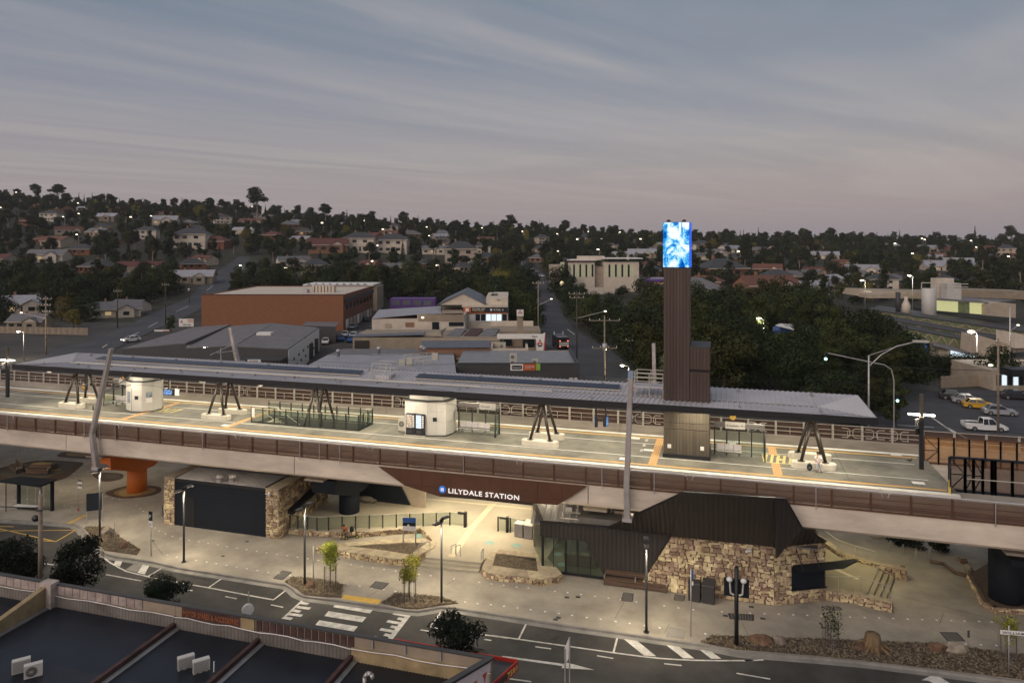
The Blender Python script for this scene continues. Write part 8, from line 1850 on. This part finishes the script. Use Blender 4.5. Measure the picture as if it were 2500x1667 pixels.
# big curved mast arm lamp and signals right of the canopy
b_=G((2121,1075));t=thing('signal_mast','tall grey mast with a long curved lamp arm and green signals right of the canopy','lamp',b_,0);Hm=10.8
MB().lathe([(.14,0),(.10,Hm)],b_,9).build('pole',M['galv'],t);U=lambda x,h:b_+XD*x+Vector((0,0,h))
MB().path([U(0,Hm-1.4),U(1.6,Hm+.1),U(3.6,Hm+1.2),U(6.0,Hm+1.75)],.07,6).build('curved_arm',M['galv'],t);MB().path([U(0,Hm),U(2.8,Hm+.9),U(6.0,Hm+1.72)],.04,5).build('arm_tie',M['galv'],t);MB().box(*(U(5.8,Hm+1.68)-Vector((.1,.2,0))),*(U(7.4,Hm+1.9)+Vector((.1,.2,0)))).build('lamp_head',M['rail'],t)
MB().path([U(3.2,0),U(3.2,7.6),U(2.9,9.0),U(2.0,9.6),U(0,Hm-.8),U(-5.2,Hm+.3)],.08,6).build('signal_arm',M['galv'],t);M['siggreen']=mat('signal_green',(.1,.3,.25),.3,0,0,emit=(.45,1,.85),estr=5)
for x,h in ((-5.5,Hm-.2),(3.6,5.3)):c=U(x,h);MB().obox(c.x,c.y,c.z-.5,.35,.3,1.1,YAW).build('signal_box',M['black'],t);MB().ball(c+Vector((0,-.25,-.2)),.17).build('signal_lens',M['siggreen'],t)
# wires between the town poles
wt_=thing('power_lines','thin black power lines between the town poles','cable',G((1400,880)))
for a,b in (((1314,706,117),(1404,778,158)),((1404,778,158),(1474,820,125)),((110,742,160),(287,728,214)),((404,695,222),(463,682,282)),((1474,820,125),(2437,905,105))):
 p,q=D(a[:2],a[2]),D(b[:2],b[2])
 for s in (-1,1):MB().path([p.lerp(q,k/8)+XD*s-Vector((0,0,1.2*4*(k/8)*(1-k/8))) for k in range(9)],.02,4).build('wire',M['black'],wt_)
# ================================================================ houses, trees and lamps of the hills
rh=random.Random(77)
WALLS={'white':M['creamwall'],'brown brick':M['brick2'],'red brick':M['brick'],'tan':M['tanwall'],'cream':M['beige']}
M['redtile']=mat('red_tile_roof',(.13,.05,.035),.85,0,.25,1.5,rnd=.2);M['greytile']=mat('grey_tile_roof',(.13,.125,.13),.8,0,.2,1.5,rnd=.2);M['windim']=mat('dim_lit_window',(.2,.17,.1),.3,0,0,emit=(1,.72,.35),estr=.35);M['silverroof']=mat('silver_roof',(.34,.33,.35),.5,.2,.15,1,rnd=.1)
ROOFS={'red tiled':M['redtile'],'grey tiled':M['greytile'],'silver metal':M['silverroof'],'dark':M['char']}
def house(wall,roof,w,d,h,gable,lit,storeys=1):
 t=thing('house','x','house',(0,-400,-60));H=h*storeys;Tm=WM[t]
 def hp(name,mb,m):mb.v=[tuple(Tm @ Vector(v)) for v in mb.v];return mb.build(name,m,t)
 hp('wall',MB().box(-w/2,-d/2,-3,w/2,d/2,H),WALLS[wall]);o=.55;r=d*.27
 if gable:
  hp('roof',MB().poly([(-w/2-o,-d/2-o,H-.15),(w/2+o,-d/2-o,H-.15),(w/2+o,0,H+r),(-w/2-o,0,H+r)]).poly([(w/2+o,d/2+o,H-.15),(-w/2-o,d/2+o,H-.15),(-w/2-o,0,H+r),(w/2+o,0,H+r)]),ROOFS[roof])
  for s in (-1,1):hp('gable',MB().poly([(s*w/2,-d/2,H),(s*w/2,d/2,H),(s*w/2,0,H+r)]),WALLS[wall])
  x=w*.22;hp('porch_gable',MB().prism([(x-2.4,-d/2-1.6),(x+2.4,-d/2-1.6),(x+2.4,-d/2),(x-2.4,-d/2)],-3,H-.1),WALLS[wall]);hp('porch_roof',MB().poly([(x-2.8,-d/2-2,H-.2),(x,-d/2-2,H+1.4),(x,0,H+1.4),(x-2.8,0,H-.2)]).poly([(x,-d/2-2,H+1.4),(x+2.8,-d/2-2,H-.2),(x+2.8,0,H-.2),(x,0,H+1.4)]),ROOFS[roof]);hp('porch_face',MB().poly([(x-2.4,-d/2-1.62,H-.1),(x+2.4,-d/2-1.62,H-.1),(x,-d/2-1.62,H+1.2)]),WALLS['white'])
 else:hp('roof',MB().poly([(-w/2-o,-d/2-o,H-.1),(w/2+o,-d/2-o,H-.1),(w/2-d*.42,0,H+r),(-w/2+d*.42,0,H+r)]).poly([(w/2+o,d/2+o,H-.1),(-w/2-o,d/2+o,H-.1),(-w/2+d*.42,0,H+r),(w/2-d*.42,0,H+r)]).poly([(w/2+o,-d/2-o,H-.1),(w/2+o,d/2+o,H-.1),(w/2-d*.42,0,H+r)]).poly([(-w/2-o,d/2+o,H-.1),(-w/2-o,-d/2-o,H-.1),(-w/2+d*.42,0,H+r)]),ROOFS[roof])
 hp('eave',MB().box(-w/2-.6,-d/2-.62,H-.35,w/2+.6,-d/2-.5,H-.12),M['creamwall'])
 yf=-d/2-(1.66 if gable else .06);k=0
 for s in range(storeys):
  for fx in (-.36,-.12,.22):
   y=yf if gable and fx==.22 else-d/2-.06;hp('window',MB().box(fx*w-.9,y,s*h+.9,fx*w+.9,y+.06,s*h+2.1),M['windim' if k==lit else 'dglass']);k+=1
 hp('door',MB().box(.4,-d/2-.05,0,1.3,-d/2,2.1),M['char']);hp('chimney',MB().box(-w*.2,.6,H,-w*.2+.7,1.2,H+r+.9),WALLS['brown brick']);return t
KINDS_=[(wl_,rf,rh.uniform(12,19),rh.uniform(8,11),3.0,i % 2==0,rh.choice([0,1,9,9,9]),2 if i in (3,9) else 1) for i,(wl_,rf) in enumerate((('white','silver metal'),('red brick','dark'),('brown brick','red tiled'),('white','dark'),('tan','grey tiled'),('brown brick','grey tiled'),('cream','red tiled'),('red brick','red tiled'),('white','grey tiled'),('cream','dark'),('tan','silver metal'),('brown brick','dark')))]
HP=[house(*k) for k in KINDS_];hused=[False]*len(HP);houses=[];seenl={}
def put_house(k,px,z,rz=0.0,s=1.0,label=None):
 x=gx(px,z);p=E(x,z,H0(x,z)-.1);q=KINDS_[k];nm=f"{q[0]} {'gabled' if q[5] else 'hip roofed'} {'two storey ' if q[7] == 2 else ''}house"
 where=('the far left slope','the left slope','left of the main street','near the main street','beyond the tower','the far right slope')[max(0,min(5,int((px+150)/460)))];hgt='low' if z<400 else 'halfway up' if z<580 else 'high up'
 lab=label or f'{nm}, {q[1]} roof, {hgt} {where}';g='hillside '+nm+'s';n=seenl.get(lab,0);seenl[lab]=n+1
 if not hused[k]:o=HP[k];hused[k]=True
 else:o=dup(HP[k])
 o.location=p;o.rotation_euler=(0,0,YAW+rz);o.scale=(s,)*3;o['label']=lab;o['group']=g if not label else 'cottages at the foot of the hill';houses.append((x,z,9*s));return o
put_house(0,62,258,.25,1.15,'white weatherboard cottage with silver roof at the left edge of the town');put_house(8,280,246,.5,1.0,'white cottage with grey roof beside the hill street');put_house(4,75,214,.1,.8,'low tan unit block behind the paling fence');put_house(8,318,262,-.3,.8,'second white cottage just behind the first by the hill street')
for k,px,z,rz,s in ((3,470,470,.1,1.5),(7,520,475,-.1,1.5),(3,360,500,.2,1.0),(2,800,470,.3,1.6),(3,880,485,0,1.5),(3,960,495,0,1.5),(8,715,420,.5,1.1),(9,770,385,.35,1.1),(9,1125,455,.1,1.6),(8,1060,500,.2,1.1),(8,1115,505,.2,1.1),(2,1040,380,.4,1.1),(4,960,400,.5,1.0),(0,395,590,.2,1.4),(1,200,420,.1,1.0),(8,120,395,.1,1.2),(10,470,350,.2,1.1),(2,1870,330,.2,1.6),(0,1960,340,.1,1.2),(1,1760,420,.2,1.8),(7,1720,350,-.5,1.2),(5,1690,300,.3,1.7)):put_house(k,px,z,rz,s)
tries=0
while len(houses)<235 and tries<7000:
 tries+=1;z=330+520*rh.random()**.9;px=rh.uniform(-80,2600);x=gx(px,z)
 if any(abs(x-a)<14 and abs(z-b)<20 for a,b,c in houses):continue
 if (px-1270)**2<45**2 or (z<480 and abs(px-lerp(600,470,(480-z)/150))<45):continue
 put_house(rh.randrange(12),px,z,rh.uniform(-.7,.7),rh.uniform(.75,1.15))
# paling fence and its yard
t=thing('paling_fence','weathered timber paling fence round the dark yard at the left','fence',GX(100,200));p,q=G((-60,812)),G((215,818))
for i in range(60):a=p.lerp(q,i/60);MB().obox(a.x,a.y,0,.95,.06,1.9+.1*rh.random(),YAW).build('paling_bay',M['barkpale' if i % 3 else 'tanwall'],t)
# streets keep free of trees
corr=[]
for cl,w in (([(185,870),(320,812),(425,760),(510,716),(556,664),(598,626)],10),([(1540,945),(1490,908),(1408,848),(1356,805),(1337,755),(1322,691),(1263,633)],7.2)):
 g=[T(c) for c in cl]
 for a,b in zip(g[:-1],g[1:]):
  for k in range(12):r=a.lerp(b,k/12);corr.append((CY*r.x+SY*r.y,-SY*r.x+CY*r.y,w))
def free(x,z,r):
 if any((x-a)**2+(z-b)**2<(w+r*.6)**2 for a,b,w in corr):return False
 for a,b,w in houses:
  if abs(x-a*z/b)<w*.95 and b-27<z<b+9:return False
  if abs(x-a)<w+r*.7 and abs(z-b)<9:return False
 return True
ntree=0
TL={0:'round',1:'broad',2:'tall',3:'bushy',4:'spreading'}
def plant(key,k,px,z,s,lab,grp,sz=None):
 global ntree
 x=gx(px,z);tree(PR[key][k % len(PR[key])],E(x,z,H0(x,z)-.1),s,lab,grp,sz=sz);ntree+=1;done.append((x,z))
done=[]
def fill(n,pxr,zr,gap,keyf,srange,where,grp,ok=lambda px,z:True):
 c=0;tr=0
 while c<n and tr<n*60:
  tr+=1;px=rh.uniform(*pxr);z=rh.uniform(*zr);x=gx(px,z)
  if not ok(px,z) or not free(x,z,1) or any((x-a)**2+(z-b)**2<gap*gap for a,b in done):continue
  key=keyf(z);k=rh.randrange(len(PR[key]));s=rh.uniform(*srange)*(.76 if k==2 else 1)*(.70 if z>150 and 1395<px<1595 and z<240 else 1)
  plant(key,k,px,z,s,where(TL[k],px,z),grp);c+=1
# the big dark trees behind the tower
def sec(names,cuts,rows,rc,tail):
 pick=lambda v,nn,cc:nn[sum(v>c for c in cc)]
 return lambda kind,px,z:f"{kind} dark tree {pick(z, rows, rc)} {pick(px, names, cuts)} {tail}".strip()
fill(9,(2050,2195),(99,112),4.2,lambda z:'near',(.55,.85),sec(['left of the signal mast','behind the signal mast','right of the signal mast'],[2095,2145],['nearer','farther'],[105],'behind the canopy end'),'dense trees behind the tower')
fill(130,(1395,2290),(113,235),6.1,lambda z:'near' if z<170 else 'mid',(.95,1.5),sec(['at the main street edge','behind the brown power pole','behind the grey transformer pole','just left of the tower','straight behind the tower','just right of the tower','left of the blue booth','behind the blue booth','right of the blue booth','behind the signal arm','left of the curved lamp','near the car park'],[1450,1500,1560,1615,1690,1770,1860,1940,2010,2080,2150],['in front','second deep','third deep','at the back'],[138,168,200],''),'dense trees behind the tower',
 lambda px,z:(px>lerp(1545,1395,min(1,(z-113)/45))) and not (px>2010 and z>150) and not (px>2150 and z>126) and not (1875<px<1955 and 128<z<141) and not (1830<px<1885 and z<149) and not (1588<px<1640 and z<156) and not (px>1980 and z<111) and px<2205)
fill(13,(1300,1420),(236,318),6.5,lambda z:'mid',(.6,.9),sec(['left of the main street','right of the main street'],[1345],['lower','middle','upper'],[262,290],'below the civic building'),'street trees of the main street')
fill(13,(1180,1330),(196,275),5.5,lambda z:'mid',(1.0,1.35),sec(['behind the tyre shop','behind the pillar sign','at the street corner'],[1255,1300],['nearer','farther'],[220],'by the main street'),'trees by the tyre shop')
fill(40,(560,1400),(282,345),8.5,lambda z:'mid',(1.0,1.5),sec(['by the hill street','over the left of the brick warehouse','over the right of the brick warehouse','over the blue shop','over the purple sheds','over the tyre shop','left of the main street','right of the main street'],[640,740,840,950,1060,1180,1290],['in the front row','in the back row'],[312],''),'trees behind the shops')
fill(46,(-120,470),(222,335),8.5,lambda z:'mid',(.95,1.4),sec(['at the left edge','above the weatherboard cottage','above the golden trees','left of the twin cottages','above the twin cottages','by the hill street'],[40,120,200,270,350],['low','halfway','high'],[275,305],'in the dark wood'),'trees below the left slope',lambda px,z:z>268 or px<10 or 130<px<225)
fill(5,(330,420),(200,235),6,lambda z:'mid',(.5,.7),sec(['on the left verge','on the right verge'],[375],['near','far'],[218],'of the hill street'),'small trees on the verge')
for px,z,s,lab in ((150,232,.85,'golden round tree behind the white cottage'),(180,214,.6,'smaller golden tree beside the golden round tree'),(275,330,1.0,'golden tree glowing in the dark mass on the left'),(490,640,1.5,'wide golden tree high on the left slope'),(1130,400,.7,'golden tree beside the pale house in the middle'),(1225,330,1.1,'yellow green willow left of the main street'),(1950,480,1.2,'golden tree beyond the tower'),(2075,500,.9,'small golden tree on the right'),(905,395,.5,'small golden bush by the street lamp'),(1400,640,1.0,'golden tree behind the civic building')):plant('gold',int(px),px,z,s,lab,'golden trees')
ORD='first second third fourth fifth sixth seventh eighth ninth tenth eleventh twelfth thirteenth fourteenth fifteenth sixteenth seventeenth eighteenth nineteenth twentieth twenty-first twenty-second twenty-third twenty-fourth twenty-fifth'.split()
for k,(px,s) in enumerate(((-20,1.2),(85,1.5),(140,1.75),(225,1.25),(340,1.0),(510,1.2),(628,2.1),(728,1.2),(795,1.6),(905,1.3),(985,1.45),(1105,1.0),(1250,1.5),(1380,1.3),(1440,1.0),(1500,1.1),(1570,1.1),(1700,1.0),(1775,1.2),(1960,1.3),(2030,1.3),(2290,1.3),(2330,1.1),(2380,1.6),(2470,1.7))):
 z=640 if px in (628,795) else rh.uniform(700,790);plant('conifer' if k in (3,14,23) else 'gum',k,px,z,s,('tall gum tree' if k not in (3,14,23) else 'tall dark conifer')+' breaking the skyline, '+ORD[k]+' of these from the left','skyline trees')
# everything farther: the wooded slopes as one mass, instances of joined far trees
pc=bpy.data.collections.new('far_tree_forms')
def joined(cm,tm2,name):
 mb=MB();mats=[cm.materials[0],tm2.materials[0]]
 for i,me in enumerate((cm,tm2)):
  n=len(mb.v);mb.v+=[tuple(v.co) for v in me.vertices]
  for p_ in me.polygons:mb.f.append([n+v for v in p_.vertices]);mb.mi.append(i);mb.smooth.append(False)
 o=bpy.data.objects.new(name,mb.mesh(name,mats));pc.objects.link(o)
for k,pr in enumerate(PR['far']+PR['gum'][:2]+PR['conifer'][:1]+PR['gold'][:1]):joined(*pr,'form')
pts,scl,idx=[],[],[];cell={}
def scatter(n,zr,pxr,gap,sr,pw=1.0):
 for _ in range(n):
  z=zr[0]+(zr[1]-zr[0])*rh.random()**pw;px=rh.uniform(*pxr);x=gx(px,z);ck=(int(x/gap),int(z/gap))
  if any((cell.get((ck[0]+i,ck[1]+j),(1e9,1e9))[0]-x)**2+(cell.get((ck[0]+i,ck[1]+j),(1e9,1e9))[1]-z)**2<gap*gap for i in (-1,0,1) for j in (-1,0,1)):continue
  if 1368<px<1500 and 285<z<352:continue
  if px>2080 and z<275:continue
  if not free(x,z,3):continue
  cell[ck]=(x,z);pts.append(tuple(E(x,z,H0(x,z)-.3)));scl.append(rh.uniform(*sr));r=rh.random();idx.append(rh.randrange(5) if r<.82 else 5+rh.randrange(2) if r<.93 else 7 if r<.975 else 8)
scatter(3500,(640,880),(-600,3100),6.5,(.7,1.2));scatter(14000,(285,900),(-600,3100),8.0,(.5,1.08),.8);scatter(4500,(800,1500),(-400,2900),12,(.8,1.5));scatter(2500,(1500,3600),(-300,2800),40,(1.0,1.8))
me=bpy.data.meshes.new('wooded_slopes');me.from_pydata(pts,[],[])
at=me.attributes.new('tscale','FLOAT','POINT');at.data.foreach_set('value',scl);ai=me.attributes.new('tform','INT','POINT');ai.data.foreach_set('value',idx)
wood=link('wooded_slopes',me,None,'stuff')
ng=bpy.data.node_groups.new('scatter_trees','GeometryNodeTree');ng.interface.new_socket('Geometry',in_out='INPUT',socket_type='NodeSocketGeometry');ng.interface.new_socket('Geometry',in_out='OUTPUT',socket_type='NodeSocketGeometry')
N_=lambda t_:ng.nodes.new(t_);gi,go,ip,ci,na,nb,rv=N_('NodeGroupInput'),N_('NodeGroupOutput'),N_('GeometryNodeInstanceOnPoints'),N_('GeometryNodeCollectionInfo'),N_('GeometryNodeInputNamedAttribute'),N_('GeometryNodeInputNamedAttribute'),N_('FunctionNodeRandomValue')
ci.inputs['Collection'].default_value=pc;ci.inputs['Separate Children'].default_value=True;ci.inputs['Reset Children'].default_value=True
na.data_type='FLOAT';na.inputs['Name'].default_value='tscale';nb.data_type='INT';nb.inputs['Name'].default_value='tform';rv.data_type='FLOAT_VECTOR';rv.inputs[0].default_value=(0,0,0);rv.inputs[1].default_value=(0,0,6.28)
ip.inputs['Pick Instance'].default_value=True;L_=ng.links.new
L_(gi.outputs[0],ip.inputs['Points']);L_(ci.outputs[0],ip.inputs['Instance']);L_([s for s in nb.outputs if s.enabled][0],ip.inputs['Instance Index']);L_([s for s in na.outputs if s.enabled][0],ip.inputs['Scale']);L_(rv.outputs[0],ip.inputs['Rotation']);L_(ip.outputs[0],go.inputs[0])
wood.modifiers.new('scatter','NODES').node_group=ng
# hedge before the factory, shrubs by the car park
def hedge(p,q,h,n,label):
 p,q=G(p),G(q);L=(q-p).length;d=(q-p).normalized();lo=[(d.x*L*i/n,d.y*L*i/n,h*.5,1.7,h*.55) for i in range(n+1)]
 t=thing('hedge',label,'hedge',p,0);link('foliage',crown_mesh('foliage',lo,900*n,.34,rh,M['leaf']),t)
hedge((2195,925),(2390,915),4.2,12,'long dark hedge between the factory and the boundary wall')
t=tree(PR['mid'][1],GX(2445,128),.75,'white flowering tree before the factory gable','trees by the car park');
# lamps scattered over the hillside
nl=0;tries=0
while nl<60 and tries<900:
 tries+=1;z=rh.uniform(330,800);px=rh.uniform(0,2500);x=gx(px,z)
 if free(x,z,0):glow(E(x,z,H0(x,z)),0,r=rh.uniform(.18,.48)+z*.0005,label='small lit lamp among the trees and houses of the '+('left slope','middle of the town','right slope')[min(2,int(px/850))],H=rh.uniform(8,11),group='small far lamps of the hillside');nl+=1
chips.build('mulch_chips',M['mulchchip'],None,'stuff')
# twins are told apart by their distance
bylab={}
for o in SC.objects:
 if o.parent is None and o.get('category') and o.get('label'):bylab.setdefault(o['label'],[]).append(o)
for lab,os_ in bylab.items():
 if 1<len(os_)<7 and len(lab.split())<15:
  os_.sort(key=lambda o:o.location.length)
  for o,w in zip(os_,('nearest','farthest') if len(os_)==2 else ('nearest','second-nearest','third-nearest','fourth-nearest','fifth-nearest','farthest')):o['label']=w+' '+lab
# ---- thin dusk air
hz=MB().box(-3900,-420,-27,3900,4300,128).build('haze',[],None,'stuff')
hm_=bpy.data.materials.new('haze_air');hm_.use_nodes=True;ht=hm_.node_tree;ht.nodes.clear()
ho,hv=ht.nodes.new('ShaderNodeOutputMaterial'),ht.nodes.new('ShaderNodeVolumePrincipled');ht.links.new(hv.outputs[0],ho.inputs['Volume'])
hv.inputs['Color'].default_value=(.9,.92,.96,1);hv.inputs['Density'].default_value=.00009;hv.inputs['Anisotropy'].default_value=.1
hz.data.materials.clear();hz.data.materials.append(hm_)
